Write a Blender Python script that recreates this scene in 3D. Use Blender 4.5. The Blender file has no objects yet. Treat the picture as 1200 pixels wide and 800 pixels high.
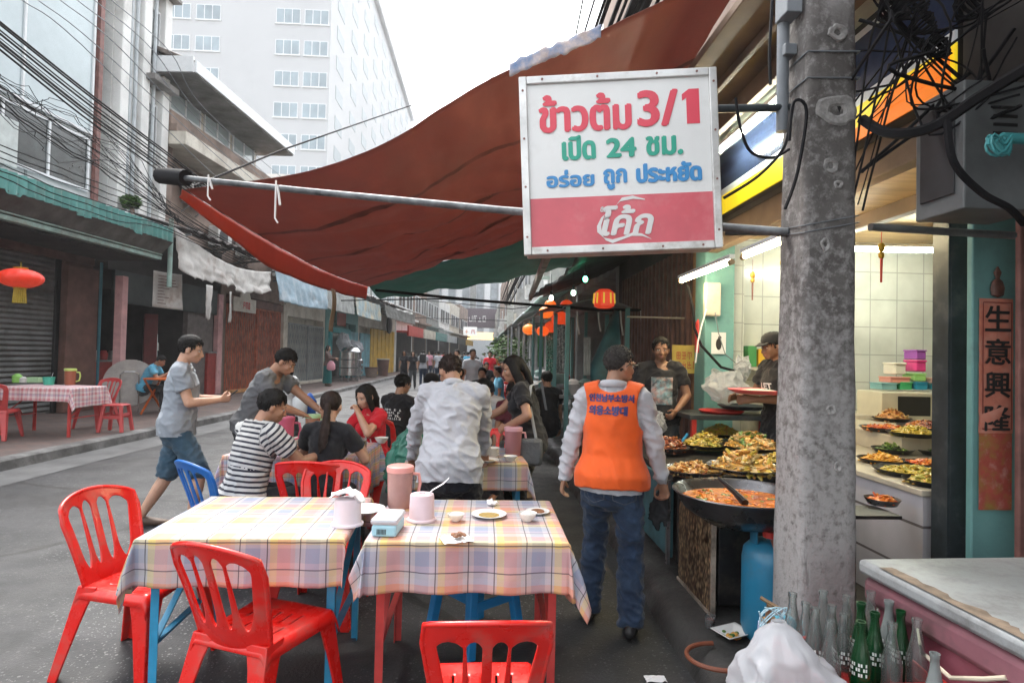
import bpy, bmesh, math, random
import numpy as np
from mathutils import Vector, Matrix, noise
from mathutils.bvhtree import BVHTree
R_ = math.radians
PI = math.pi
random.seed(7)
S = bpy.context.scene
COL = S.collection

# ------------------------------------------------------------ camera
H = 1.55
ROT = Matrix.Rotation(R_(-2.752), 3, 'Z') @ Matrix.Rotation(R_(90 + 1.289), 3, 'X') @ Matrix.Rotation(R_(1.3), 3, 'Z')
cam_d = bpy.data.cameras.new('camera')
cam_d.sensor_width = 36.0
cam_d.lens = 21.0
cam_d.clip_start = 0.05
cam_d.clip_end = 2000
cam = bpy.data.objects.new('camera', cam_d)
COL.objects.link(cam)
cam.matrix_world = Matrix.Translation((0, 0, H)) @ ROT.to_4x4()
S.camera = cam

# ------------------------------------------------------------ sky, sun, exposure
SUN_EL, SUN_AZ = R_(58), R_(-28)        # bright hazy overcast, light from over the street
world = bpy.data.worlds.new('World')
S.world = world
world.use_nodes = True
wn, wl = world.node_tree.nodes, world.node_tree.links
bg = wn['Background']
sky = wn.new('ShaderNodeTexSky')
sky.sky_type = 'NISHITA'
sky.sun_disc = False
sky.sun_elevation = SUN_EL
sky.sun_rotation = SUN_AZ
sky.air_density = 1.6
sky.dust_density = 4.0
hs = wn.new('ShaderNodeHueSaturation')
hs.inputs['Saturation'].default_value = 0.22
wl.new(sky.outputs[0], hs.inputs['Color'])
wl.new(hs.outputs[0], bg.inputs['Color'])
bg.inputs['Strength'].default_value = 0.15
sun_d = bpy.data.lights.new('sun', 'SUN')
sun_d.energy = .9
sun_d.angle = R_(18)
sun_d.color = (1.0, 0.96, 0.9)
sun = bpy.data.objects.new('sun', sun_d)
COL.objects.link(sun)
sd = Vector((math.sin(SUN_AZ) * math.cos(SUN_EL), math.cos(SUN_AZ) * math.cos(SUN_EL), math.sin(SUN_EL)))
sun.rotation_euler = sd.to_track_quat('Z', 'Y').to_euler()
sun.location = (0, 0, 60)
S.view_settings.view_transform = 'Standard'
S.view_settings.look = 'None'
S.view_settings.gamma = 1
S.view_settings.use_curve_mapping = False
S.view_settings.exposure = 2.13
S.cycles.max_bounces = 8
S.cycles.diffuse_bounces = 4
S.cycles.glossy_bounces = 3
S.cycles.transmission_bounces = 6
S.cycles.transparent_max_bounces = 8
S.cycles.caustics_reflective = False
S.cycles.caustics_refractive = False
S.cycles.sample_clamp_indirect = 4.0
S.cycles.use_denoising = True

# ------------------------------------------------------------ survey of the photograph: pixel -> place
def ray(x, y):
    return ROT @ Vector(((x - 600) / 700.0, -(y - 400) / 700.0, -1.0))
def on(x, y, z=0.0):
    d = ray(x, y); t = (z - H) / d.z
    return Vector((d.x * t, d.y * t, z))
def at(x, y, Y):
    d = ray(x, y); t = Y / d.y
    return Vector((d.x * t, Y, H + d.z * t))
def atx(x, y, X):
    d = ray(x, y); t = X / d.x
    return Vector((X, d.y * t, H + d.z * t))

# ------------------------------------------------------------ materials
MATS = {}
def col4(c): return (c[0], c[1], c[2], 1.0)
def mat(name, c, rough=0.6, metal=0.0, var=0.12, scale=6.0, bump=0.0, bscale=40.0, c2=None, thr=0.55, soft=0.12, coords='Object',
        spec=0.5, emit=None, estr=0.0, alpha=1.0, trans=0.0, stretch=None, dirt=None, dscale=2.0, dthr=0.58, coat=0.0, rvar=0.0, sheen=0.0, sss=0.0):
    """plain procedural surface: colour with large and small scale variation, optional second colour in patches, dirt patches, bump"""
    if name in MATS: return MATS[name]
    m = bpy.data.materials.new(name); m.use_nodes = True
    n, l = m.node_tree.nodes, m.node_tree.links
    b = n['Principled BSDF']
    b.inputs['Roughness'].default_value = rough
    b.inputs['Metallic'].default_value = metal
    b.inputs['Specular IOR Level'].default_value = spec
    if coat: b.inputs['Coat Weight'].default_value = coat
    if sheen: b.inputs['Sheen Weight'].default_value = sheen
    if sss:
        b.inputs['Subsurface Weight'].default_value = sss
        b.inputs['Subsurface Radius'].default_value = (0.012, 0.005, 0.003)
        b.inputs['Subsurface Scale'].default_value = 1.0
    if trans:
        b.inputs['Transmission Weight'].default_value = trans
    if alpha < 1: b.inputs['Alpha'].default_value = alpha
    if emit:
        b.inputs['Emission Color'].default_value = col4(emit); b.inputs['Emission Strength'].default_value = estr
    tc = n.new('ShaderNodeTexCoord')
    src = tc.outputs[coords]
    if stretch:
        mp = n.new('ShaderNodeMapping'); mp.inputs['Scale'].default_value = stretch
        l.new(src, mp.inputs[0]); src = mp.outputs[0]
    def nz(sc, det=5, rgh=0.6):
        t = n.new('ShaderNodeTexNoise'); t.inputs['Scale'].default_value = sc; t.inputs['Detail'].default_value = det
        t.inputs['Roughness'].default_value = rgh; l.new(src, t.inputs['Vector']); return t.outputs['Fac']
    def mixc(fac, a, bb, kind='MIX'):
        mx = n.new('ShaderNodeMix'); mx.data_type = 'RGBA'; mx.blend_type = kind
        if isinstance(fac, float): mx.inputs[0].default_value = fac
        else: l.new(fac, mx.inputs[0])
        for i, q in ((6, a), (7, bb)):
            if isinstance(q, tuple): mx.inputs[i].default_value = col4(q)
            else: l.new(q, mx.inputs[i])
        return mx.outputs[2]
    def ramp(fac, lo, hi):
        r = n.new('ShaderNodeMapRange'); r.inputs['From Min'].default_value = lo; r.inputs['From Max'].default_value = hi
        l.new(fac, r.inputs['Value']); return r.outputs[0]
    cur = tuple(c)
    if var:
        lo = tuple(max(0, q * (1 - var * 1.6)) for q in c); hi = tuple(min(1, q * (1 + var)) for q in c)
        cur = mixc(ramp(nz(scale), 0.3, 0.7), lo, hi)
    if c2 is not None:
        cur = mixc(ramp(nz(scale * 0.7 + 1.3, 6, 0.65), thr - soft, thr + soft), cur, tuple(c2))
    if dirt is not None:
        cur = mixc(ramp(nz(dscale, 7, 0.7), dthr - 0.1, dthr + 0.14), cur, tuple(dirt))
    if isinstance(cur, tuple): b.inputs['Base Color'].default_value = col4(cur)
    else: l.new(cur, b.inputs['Base Color'])
    if rvar:
        r = n.new('ShaderNodeMapRange'); r.inputs['To Min'].default_value = max(0.03, rough - rvar); r.inputs['To Max'].default_value = min(1, rough + rvar)
        r.inputs['From Min'].default_value = 0.3; r.inputs['From Max'].default_value = 0.7
        l.new(nz(scale * 1.7 + 0.5), r.inputs['Value']); l.new(r.outputs[0], b.inputs['Roughness'])
    if bump:
        bp = n.new('ShaderNodeBump'); bp.inputs['Strength'].default_value = bump; bp.inputs['Distance'].default_value = 0.01
        l.new(nz(bscale, 6, 0.65), bp.inputs['Height']); l.new(bp.outputs[0], b.inputs['Normal'])
    MATS[name] = m
    return m

def ripples(m, axis, freq, strength=0.6, dist=0.01, coords='Object'):
    """adds regular ribs along an axis to a material (slats, corrugation)"""
    n, l = m.node_tree.nodes, m.node_tree.links
    tc = n.new('ShaderNodeTexCoord'); sp = n.new('ShaderNodeSeparateXYZ'); l.new(tc.outputs[coords], sp.inputs[0])
    mu = n.new('ShaderNodeMath'); mu.operation = 'MULTIPLY'; mu.inputs[1].default_value = freq; l.new(sp.outputs[axis], mu.inputs[0])
    si = n.new('ShaderNodeMath'); si.operation = 'SINE'; l.new(mu.outputs[0], si.inputs[0])
    bp = n.new('ShaderNodeBump'); bp.inputs['Strength'].default_value = strength; bp.inputs['Distance'].default_value = dist
    l.new(si.outputs[0], bp.inputs['Height']); l.new(bp.outputs[0], n['Principled BSDF'].inputs['Normal'])
    return m

def plaid_mat(name, bands_u, bands_v, lines, period, base=(0.72, 0.68, 0.66)):
    """woven check in the cloth's own UV (metres)"""
    m = bpy.data.materials.new(name); m.use_nodes = True
    n, l = m.node_tree.nodes, m.node_tree.links; b = n['Principled BSDF']
    b.inputs['Roughness'].default_value = 0.6; b.inputs['Specular IOR Level'].default_value = 0.28
    tc = n.new('ShaderNodeTexCoord'); sp = n.new('ShaderNodeSeparateXYZ'); l.new(tc.outputs['UV'], sp.inputs[0])
    def band(axis, bands):
        mu = n.new('ShaderNodeMath'); mu.operation = 'DIVIDE'; mu.inputs[1].default_value = period; l.new(sp.outputs[axis], mu.inputs[0])
        fr = n.new('ShaderNodeMath'); fr.operation = 'FRACT'; l.new(mu.outputs[0], fr.inputs[0])
        cr = n.new('ShaderNodeValToRGB'); cr.color_ramp.interpolation = 'CONSTANT'
        e = cr.color_ramp.elements
        while len(e) < len(bands): e.new(0.5)
        for q, (p, c) in zip(e, bands): q.position = p; q.color = col4(c)
        l.new(fr.outputs[0], cr.inputs[0]); return cr.outputs[0], fr.outputs[0]
    cu, fu = band(0, bands_u); cv, fv = band(1, bands_v)
    mx = n.new('ShaderNodeMix'); mx.data_type = 'RGBA'; mx.inputs[0].default_value = 0.5
    l.new(cu, mx.inputs[6]); l.new(cv, mx.inputs[7]); cur = mx.outputs[2]
    for fr, pos, w in [(fu, p, w) for p, w in lines] + [(fv, p, w) for p, w in lines]:
        s = n.new('ShaderNodeMath'); s.operation = 'SUBTRACT'; s.inputs[1].default_value = pos; l.new(fr, s.inputs[0])
        a = n.new('ShaderNodeMath'); a.operation = 'ABSOLUTE'; l.new(s.outputs[0], a.inputs[0])
        t = n.new('ShaderNodeMath'); t.operation = 'LESS_THAN'; t.inputs[1].default_value = w; l.new(a.outputs[0], t.inputs[0])
        k = n.new('ShaderNodeMath'); k.operation = 'MULTIPLY'; k.inputs[1].default_value = 0.82; l.new(t.outputs[0], k.inputs[0])
        m2 = n.new('ShaderNodeMix'); m2.data_type = 'RGBA'; l.new(k.outputs[0], m2.inputs[0]); l.new(cur, m2.inputs[6])
        m2.inputs[7].default_value = (0.03, 0.02, 0.035, 1); cur = m2.outputs[2]
    fd = n.new('ShaderNodeMix'); fd.data_type = 'RGBA'; fd.inputs[0].default_value = .06; l.new(cur, fd.inputs[6]); fd.inputs[7].default_value = (.56, .54, .52, 1); cur = fd.outputs[2]
    l.new(cur, b.inputs['Base Color'])
    nz = n.new('ShaderNodeTexNoise'); nz.inputs['Scale'].default_value = 9; nz.inputs['Detail'].default_value = 4; l.new(tc.outputs['UV'], nz.inputs['Vector'])
    bp = n.new('ShaderNodeBump'); bp.inputs['Strength'].default_value = 0.35; bp.inputs['Distance'].default_value = 0.012
    l.new(nz.outputs['Fac'], bp.inputs['Height']); l.new(bp.outputs[0], b.inputs['Normal'])
    return m

# ------------------------------------------------------------ mesh helper
class MB:
    def __init__(s): s.v = []; s.f = []; s.m = []; s.uv = {}
    def add(s, vs, fs, m=0, M=None):
        o = len(s.v)
        s.v += [tuple(M @ Vector(q)) for q in vs] if M is not None else [tuple(q) for q in vs]
        s.f += [tuple(i + o for i in f) for f in fs]; s.m += [m] * len(fs)
        return o
    def box(s, c, d, m=0, rz=0.0, M=None):
        x, y, z = d[0] / 2, d[1] / 2, d[2] / 2
        vs = [(-x, -y, -z), (x, -y, -z), (x, y, -z), (-x, y, -z), (-x, -y, z), (x, -y, z), (x, y, z), (-x, y, z)]
        fs = [(0, 3, 2, 1), (4, 5, 6, 7), (0, 1, 5, 4), (1, 2, 6, 5), (2, 3, 7, 6), (3, 0, 4, 7)]
        T = Matrix.Translation(c) @ Matrix.Rotation(rz, 4, 'Z')
        if M is not None: T = M @ T
        s.add(vs, fs, m, T); return s
    def bx(s, x0, x1, y0, y1, z0, z1, m=0, M=None):
        return s.box(((x0 + x1) / 2, (y0 + y1) / 2, (z0 + z1) / 2), (abs(x1 - x0), abs(y1 - y0), abs(z1 - z0)), m, 0.0, M)
    def bar(s, a, b, w, h=None, m=0, up=(0, 0, 1)):
        """rectangular bar from a to b"""
        a, b = Vector(a), Vector(b); h = h or w; d = (b - a).normalized(); u = Vector(up)
        if abs(d.dot(u)) > 0.98: u = Vector((0, 1, 0))
        x = d.cross(u).normalized() * w / 2; y = x.cross(d).normalized() * h / 2
        vs = [p + i * x + j * y for p in (a, b) for i, j in ((-1, -1), (1, -1), (1, 1), (-1, 1))]
        s.add(vs, [(0, 3, 2, 1), (4, 5, 6, 7), (0, 1, 5, 4), (1, 2, 6, 5), (2, 3, 7, 6), (3, 0, 4, 7)], m); return s
    def tube(s, pts, r, n=8, m=0, caps=True, ref=None, ry=None, round_=0):
        """tube through points; r, ry: float or list (half sizes along ref-side and across)"""
        P = [Vector(p) for p in pts]; k = len(P)
        rx = r if isinstance(r, (list, tuple)) else [r] * k
        ry = rx if ry is None else (ry if isinstance(ry, (list, tuple)) else [ry] * k)
        T = [((P[min(i + 1, k - 1)] - P[max(i - 1, 0)]).normalized() if (P[min(i + 1, k - 1)] - P[max(i - 1, 0)]).length > 1e-9 else Vector((0, 0, 1))) for i in range(k)]
        u = Vector(ref) if ref is not None else (Vector((1, 0, 0)) if abs(T[0].x) < 0.9 else Vector((0, 1, 0)))
        rows = []
        for i in range(k):
            u = u - T[i] * u.dot(T[i])
            if u.length < 1e-6: u = T[i].orthogonal()
            u.normalize(); w = T[i].cross(u)
            rows.append((P[i], u.copy(), w, rx[i], ry[i], T[i]))
        if round_:
            a = []
            p, uu, w, x, y, t = rows[0]; d = min(x, y)
            for q in range(round_, 0, -1):
                an = q / (round_ + 0.6) * PI / 2; a.append((p - t * d * math.sin(an), uu, w, x * math.cos(an), y * math.cos(an), t))
            z = []
            p, uu, w, x, y, t = rows[-1]; d = min(x, y)
            for q in range(1, round_ + 1):
                an = q / (round_ + 0.6) * PI / 2; z.append((p + t * d * math.sin(an), uu, w, x * math.cos(an), y * math.cos(an), t))
            rows = a + rows + z
        vs = []
        for p, uu, w, x, y, t in rows:
            for j in range(n):
                an = 2 * PI * j / n; vs.append(p + uu * x * math.cos(an) + w * y * math.sin(an))
        fs = []
        for i in range(len(rows) - 1):
            for j in range(n):
                j2 = (j + 1) % n; fs.append((i * n + j, i * n + j2, (i + 1) * n + j2, (i + 1) * n + j))
        if caps:
            fs.append(tuple(range(n - 1, -1, -1))); o = (len(rows) - 1) * n; fs.append(tuple(o + j for j in range(n)))
        s.add(vs, fs, m); return s
    def lathe(s, prof, n=24, m=0, M=None, c=(0, 0, 0), sx=1.0, sy=1.0, mf=None):
        """profile of (radius, height) turned about z"""
        vs, fs = [], []
        for r, z in prof:
            for j in range(n):
                a = 2 * PI * j / n; vs.append((c[0] + r * sx * math.cos(a), c[1] + r * sy * math.sin(a), c[2] + z))
        o = len(s.f)
        for i in range(len(prof) - 1):
            for j in range(n):
                j2 = (j + 1) % n; fs.append((i * n + j, i * n + j2, (i + 1) * n + j2, (i + 1) * n + j))
        k = len(prof)
        if prof[0][0] > 1e-6: fs.append(tuple(range(n - 1, -1, -1)))
        if prof[-1][0] > 1e-6: fs.append(tuple((k - 1) * n + j for j in range(n)))
        s.add(vs, fs, m, M)
        return s
    def ell(s, c, r, n=16, k=10, m=0, M=None):
        vs = [(c[0], c[1], c[2] - r[2])]; fs = []
        for i in range(1, k):
            a = -PI / 2 + PI * i / k
            for j in range(n):
                b = 2 * PI * j / n; vs.append((c[0] + r[0] * math.cos(a) * math.cos(b), c[1] + r[1] * math.cos(a) * math.sin(b), c[2] + r[2] * math.sin(a)))
        vs.append((c[0], c[1], c[2] + r[2])); t = len(vs) - 1
        for j in range(n):
            j2 = (j + 1) % n
            fs.append((0, 1 + j2, 1 + j)); fs.append((t, t - n + j, t - n + j2))
        for i in range(k - 2):
            for j in range(n):
                j2 = (j + 1) % n; fs.append((1 + i * n + j, 1 + i * n + j2, 1 + (i + 1) * n + j2, 1 + (i + 1) * n + j))
        s.add(vs, fs, m, M); return s
    def prism(s, outline, t, m=0, M=None):
        """outline in local xy, thickness t along z"""
        n = len(outline); vs = [(x, y, 0) for x, y in outline] + [(x, y, t) for x, y in outline]
        fs = [tuple(range(n - 1, -1, -1)), tuple(range(n, 2 * n))] + [(i, (i + 1) % n, n + (i + 1) % n, n + i) for i in range(n)]
        s.add(vs, fs, m, M); return s
    def grid(s, fn, nu, nv, m=0, uvf=None, skip=None):
        o = len(s.v)
        for i in range(nu + 1):
            for j in range(nv + 1):
                s.v.append(tuple(fn(i / nu, j / nv)))
                if uvf: s.uv[len(s.v) - 1] = uvf(i / nu, j / nv)
        for i in range(nu):
            for j in range(nv):
                if skip and skip((i + .5) / nu, (j + .5) / nv): continue
                a = o + i * (nv + 1) + j
                s.f.append((a, a + nv + 1, a + nv + 2, a + 1)); s.m.append(m)
        return s
    def mesh(s, name):
        me = bpy.data.meshes.new(name); me.from_pydata(s.v, [], s.f)
        me.polygons.foreach_set('material_index', s.m)
        if s.uv:
            uvl = me.uv_layers.new(name='UVMap')
            for lp in me.loops: uvl.data[lp.index].uv = s.uv.get(lp.vertex_index, (0, 0))
        me.update(); return me
    def build(s, name, mats, parent=None, smooth=False, bevel=0.0, solid=0.0, sub=0, loc=None, rot=None, merge=0.0, ang=40):
        me = s.mesh(name)
        for q in (mats if isinstance(mats, (list, tuple)) else [mats]): me.materials.append(q)
        if merge:
            bm = bmesh.new(); bm.from_mesh(me); bmesh.ops.remove_doubles(bm, verts=bm.verts, dist=merge); bmesh.ops.recalc_face_normals(bm, faces=bm.faces); bm.to_mesh(me); bm.free()
        o = bpy.data.objects.new(name, me); COL.objects.link(o)
        if parent is not None: o.parent = parent
        if loc is not None: o.location = loc
        if rot is not None: o.rotation_euler = rot
        if solid:
            q = o.modifiers.new('thick', 'SOLIDIFY'); q.thickness = solid; q.offset = 0
        if bevel:
            q = o.modifiers.new('edge', 'BEVEL'); q.width = bevel; q.segments = 2; q.limit_method = 'ANGLE'; q.angle_limit = R_(35)
        if sub:
            q = o.modifiers.new('sub', 'SUBSURF'); q.levels = sub; q.render_levels = sub
        if smooth: smooth_mesh(me, ang)
        return o
def smooth_mesh(me, ang=40):
    if ang >= 180:
        me.polygons.foreach_set('use_smooth', [True] * len(me.polygons)); return
    try: me.set_sharp_from_angle(angle=R_(ang)); me.polygons.foreach_set('use_smooth', [True] * len(me.polygons))
    except Exception: me.polygons.foreach_set('use_smooth', [True] * len(me.polygons))

def tag(o, label=None, cat=None, group=None, kind=None):
    if label: o['label'] = label
    if cat: o['category'] = cat
    if group: o['group'] = group
    if kind: o['kind'] = kind
    return o
def thing(name, label, cat, loc=(0, 0, 0), rz=0.0, group=None):
    o = bpy.data.objects.new(name, None); COL.objects.link(o); o.empty_display_size = 0.1
    o.location = loc; o.rotation_euler = (0, 0, rz)
    return tag(o, label, cat, group)
def kids(o): return [c for c in bpy.data.objects if c.parent == o]
def dup(root, loc=None, rz=None, label=None, group=None):
    """copy of a thing with copies of its parts and their sub-parts"""
    r = root.copy(); COL.objects.link(r)
    if loc is not None: r.location = loc
    if rz is not None: r.rotation_euler = (0, 0, rz)
    if label: r['label'] = label
    if group: r['group'] = group
    for ch in kids(root):
        c = ch.copy(); COL.objects.link(c); c.parent = r
        for g in kids(ch):
            d = g.copy(); COL.objects.link(d); d.parent = c
    return r

# ------------------------------------------------------------ lettering
def text_mb(s, w, h, bold=0.0, shear=0.0, m=0, keep=False, depth=0.002, space=1.0):
    """letters fitted to w x h around the origin in the xy plane, facing +z"""
    cu = bpy.data.curves.new('lettering', 'FONT'); cu.body = s; cu.size = 1.0; cu.offset = .014 if 'ห' in s else 0; cu.shear = shear; cu.resolution_u = 4
    cu.align_x = 'CENTER'; cu.space_line = space
    o = bpy.data.objects.new('lettering', cu); COL.objects.link(o)
    dg = bpy.context.evaluated_depsgraph_get(); dg.update()
    me = bpy.data.meshes.new_from_object(o.evaluated_get(dg))
    vs = [v.co.copy() for v in me.vertices]; fs = [tuple(p.vertices) for p in me.polygons]
    bpy.data.objects.remove(o); bpy.data.curves.remove(cu); bpy.data.meshes.remove(me)
    mb = MB()
    if not vs: return mb
    x0, x1 = min(v.x for v in vs), max(v.x for v in vs); y0, y1 = min(v.y for v in vs), max(v.y for v in vs)
    sx, sy = w / (x1 - x0), h / (y1 - y0)
    if keep: sx = sy = min(sx, sy)
    vs = [((v.x - (x0 + x1) / 2) * sx, (v.y - (y0 + y1) / 2) * sy, 0) for v in vs]
    offs = [(0, 0)] if not bold else [(0, 0), (bold, 0), (-bold, 0), (0, bold * .7), (0, -bold * .7), (bold * .7, bold * .5), (-bold * .7, -bold * .5)]
    for i, (dx, dy) in enumerate(offs):
        mb.add([(x + dx, y + dy, depth + i * 0.00025) for x, y, z in vs], fs, m)
    return mb
def write(name, s, w, h, mt, parent, M, bold=0.0, shear=0.0, keep=False, space=1.0, target=None, off=0.004):
    mb = text_mb(s, w, h, bold, shear, keep=keep, space=space)
    mb.v = [tuple(M @ Vector(v)) for v in mb.v]
    if target is not None:      # lay the print on a garment: target = (bvh, direction)
        bvh, d = target; d = Vector(d).normalized(); out = []
        for v in mb.v:
            hit = bvh.ray_cast(Vector(v) - d * 0.5, d)
            out.append(tuple(hit[0] - d * off) if hit[0] is not None else tuple(Vector(v)))
        mb.v = out
    return mb.build(name, mt, parent)
def illegible(name, w, h, mt, parent, M, n=10, seed=0, rows=1):
    """strokes too small to read in the photograph: a row of short bars of uneven height"""
    rnd = random.Random(seed); mb = MB()
    for r in range(rows):
        y0 = h / 2 - (r + 1) * h / rows
        for i in range(n):
            cw = w / n; x = -w / 2 + i * cw; hh = h / rows * .78
            if rnd.random() < .12: continue
            for k in range(3):
                if rnd.random() < .5: mb.bx(x + cw * .1, x + cw * .78, y0 + hh * (k * .42), y0 + hh * (k * .42 + .16), .001, .004)
                if rnd.random() < .75: mb.bx(x + cw * (.08 + .3 * k), x + cw * (.2 + .3 * k), y0 + hh * rnd.choice((0, 0, .3)), y0 + hh * rnd.choice((1, 1, .75)), .0015 + k * .0005, .0045 + k * .0005)
    mb.v = [tuple(M @ Vector(v)) for v in mb.v]
    return mb.build(name, mt, parent)
def face(origin, right, up):
    """matrix of a plane: x along right, y along up, z out of the plane"""
    r = Vector(right).normalized(); u = Vector(up); u = (u - r * u.dot(r)).normalized(); nrm = r.cross(u)
    M = Matrix.Identity(4)
    for i, q in enumerate((r, u, nrm)):
        for k in range(3): M[k][i] = q[k]
    for k in range(3): M[k][3] = origin[k]
    return M
def fbm(p, o=4): return noise.fractal(Vector(p), 1.0, 2.0, o)
# ============================================================ palette
M = {}
def asphalt():
    m = mat('asphalt', (0.025, 0.026, 0.028), rough=0.62, var=0.35, scale=0.9, bump=0.5, bscale=70, c2=(0.042, 0.042, 0.045), thr=0.56, rvar=0.16)
    n, l = m.node_tree.nodes, m.node_tree.links; b = n['Principled BSDF']
    src = b.inputs['Base Color'].links[0].from_socket
    tc = n.new('ShaderNodeTexCoord')
    def spk(scale, thr, prob):
        v = n.new('ShaderNodeTexVoronoi'); v.inputs['Scale'].default_value = scale; l.new(tc.outputs['Object'], v.inputs['Vector'])
        t = n.new('ShaderNodeMath'); t.operation = 'LESS_THAN'; t.inputs[1].default_value = thr; l.new(v.outputs['Distance'], t.inputs[0])
        sp = n.new('ShaderNodeSeparateColor'); l.new(v.outputs['Color'], sp.inputs[0])
        g = n.new('ShaderNodeMath'); g.operation = 'LESS_THAN'; g.inputs[1].default_value = prob; l.new(sp.outputs[0], g.inputs[0])
        k = n.new('ShaderNodeMath'); k.operation = 'MULTIPLY'; l.new(t.outputs[0], k.inputs[0]); l.new(g.outputs[0], k.inputs[1]); return k.outputs[0]
    nzb = n.new('ShaderNodeTexNoise'); nzb.inputs['Scale'].default_value = 0.7; nzb.inputs['Detail'].default_value = 4; l.new(tc.outputs['Object'], nzb.inputs['Vector'])
    mr = n.new('ShaderNodeMapRange'); mr.inputs['From Min'].default_value = 0.4; mr.inputs['From Max'].default_value = 0.62; l.new(nzb.outputs['Fac'], mr.inputs['Value'])
    a = n.new('ShaderNodeMath'); a.operation = 'MAXIMUM'; l.new(spk(40, 0.3, 0.17), a.inputs[0]); l.new(spk(90, 0.36, 0.15), a.inputs[1])
    k = n.new('ShaderNodeMath'); k.operation = 'MULTIPLY'; l.new(a.outputs[0], k.inputs[0]); l.new(mr.outputs[0], k.inputs[1])
    k2 = n.new('ShaderNodeMath'); k2.operation = 'MULTIPLY'; k2.inputs[1].default_value = 0.85; l.new(k.outputs[0], k2.inputs[0])
    mx = n.new('ShaderNodeMix'); mx.data_type = 'RGBA'; l.new(k2.outputs[0], mx.inputs[0]); l.new(src, mx.inputs[6]); mx.inputs[7].default_value = (0.24, 0.24, 0.24, 1)
    # wandering tar cracks
    wv = n.new('ShaderNodeTexVoronoi'); wv.feature = 'DISTANCE_TO_EDGE'; wv.inputs['Scale'].default_value = 0.33
    wn_ = n.new('ShaderNodeTexNoise'); wn_.inputs['Scale'].default_value = 1.6; wn_.inputs['Detail'].default_value = 6; l.new(tc.outputs['Object'], wn_.inputs['Vector'])
    wm = n.new('ShaderNodeMix'); wm.data_type = 'VECTOR'; wm.inputs[0].default_value = 0.25; l.new(tc.outputs['Object'], wm.inputs[4]); l.new(wn_.outputs['Color'], wm.inputs[5])
    l.new(wm.outputs[1], wv.inputs['Vector'])
    wt = n.new('ShaderNodeMath'); wt.operation = 'LESS_THAN'; wt.inputs[1].default_value = 0.009; l.new(wv.outputs['Distance'], wt.inputs[0])
    m3 = n.new('ShaderNodeMix'); m3.data_type = 'RGBA'; l.new(wt.outputs[0], m3.inputs[0]); l.new(mx.outputs[2], m3.inputs[6]); m3.inputs[7].default_value = (0.012, 0.012, 0.012, 1)
    l.new(m3.outputs[2], b.inputs['Base Color'])
    return m
def brickish(name, c1, c2, mortar, scale, bw=0.5, bh=0.25, coords='Object', rough=0.5, ms=0.02, off=0.5, bump=0.3, rot=None):
    m = mat(name, c1, rough=rough, var=0.2)
    n, l = m.node_tree.nodes, m.node_tree.links; b = n['Principled BSDF']
    tc = n.new('ShaderNodeTexCoord'); t = n.new('ShaderNodeTexBrick'); src = tc.outputs[coords]
    if rot:
        mp = n.new('ShaderNodeMapping'); mp.inputs['Rotation'].default_value = rot; l.new(src, mp.inputs[0]); src = mp.outputs[0]
    l.new(src, t.inputs['Vector']); t.offset = off
    t.inputs['Color1'].default_value = col4(c1); t.inputs['Color2'].default_value = col4(c2); t.inputs['Mortar'].default_value = col4(mortar)
    t.inputs['Scale'].default_value = scale; t.inputs['Mortar Size'].default_value = ms; t.inputs['Brick Width'].default_value = bw; t.inputs['Row Height'].default_value = bh
    nz = n.new('ShaderNodeTexNoise'); nz.inputs['Scale'].default_value = 2.2; nz.inputs['Detail'].default_value = 6; l.new(tc.outputs['Object'], nz.inputs['Vector'])
    mr = n.new('ShaderNodeMapRange'); mr.inputs['From Min'].default_value = 0.3; mr.inputs['From Max'].default_value = 0.75; mr.inputs['To Min'].default_value = 1.0; mr.inputs['To Max'].default_value = 0.62; l.new(nz.outputs['Fac'], mr.inputs['Value'])
    mx = n.new('ShaderNodeMix'); mx.data_type = 'RGBA'; mx.blend_type = 'MULTIPLY'; mx.inputs[0].default_value = 1.0
    l.new(t.outputs['Color'], mx.inputs[6]); l.new(mr.outputs[0], mx.inputs[7]); l.new(mx.outputs[2], b.inputs['Base Color'])
    bp = n.new('ShaderNodeBump'); bp.inputs['Strength'].default_value = bump; bp.inputs['Distance'].default_value = 0.006; bp.invert = True
    l.new(t.outputs['Fac'], bp.inputs['Height']); l.new(bp.outputs[0], b.inputs['Normal'])
    return m

M['asphalt'] = asphalt()
M['concrete'] = mat('concrete', (0.27, 0.26, 0.25), rough=0.85, var=0.3, scale=2.2, bump=0.4, bscale=45, dirt=(0.12, 0.11, 0.1), dscale=1.4)
M['kerb'] = mat('kerb_stone', (0.22, 0.215, 0.21), rough=0.8, var=0.3, scale=3, bump=0.5, bscale=40, dirt=(0.07, 0.068, 0.065), dscale=2.2, dthr=0.5)
M['gutter'] = mat('gutter_concrete', (0.13, 0.13, 0.13), rough=0.8, var=0.25, scale=2.0, bump=0.4, bscale=60, dirt=(0.11, 0.11, 0.11), dscale=1.5)
M['paver'] = brickish('red_pavers', (0.2, 0.13, 0.11), (0.15, 0.12, 0.11), (0.09, 0.085, 0.08), 3.0, 0.6, 0.3, rough=0.8)
M['darkwalk'] = mat('grimy_concrete', (0.06, 0.058, 0.055), rough=0.55, var=0.4, scale=3, bump=0.6, bscale=30, dirt=(0.03, 0.028, 0.026), dscale=3, rvar=0.2)
M['white'] = mat('white_plaster', (0.76, 0.76, 0.74), rough=0.8, var=0.1, scale=1.2, bump=0.15, bscale=30, dirt=(0.42, 0.41, 0.39), dscale=0.9, dthr=0.62)
M['tower'] = mat('tower_white', (0.51, 0.52, 0.53), rough=0.8, var=0.04, scale=0.1)
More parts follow.
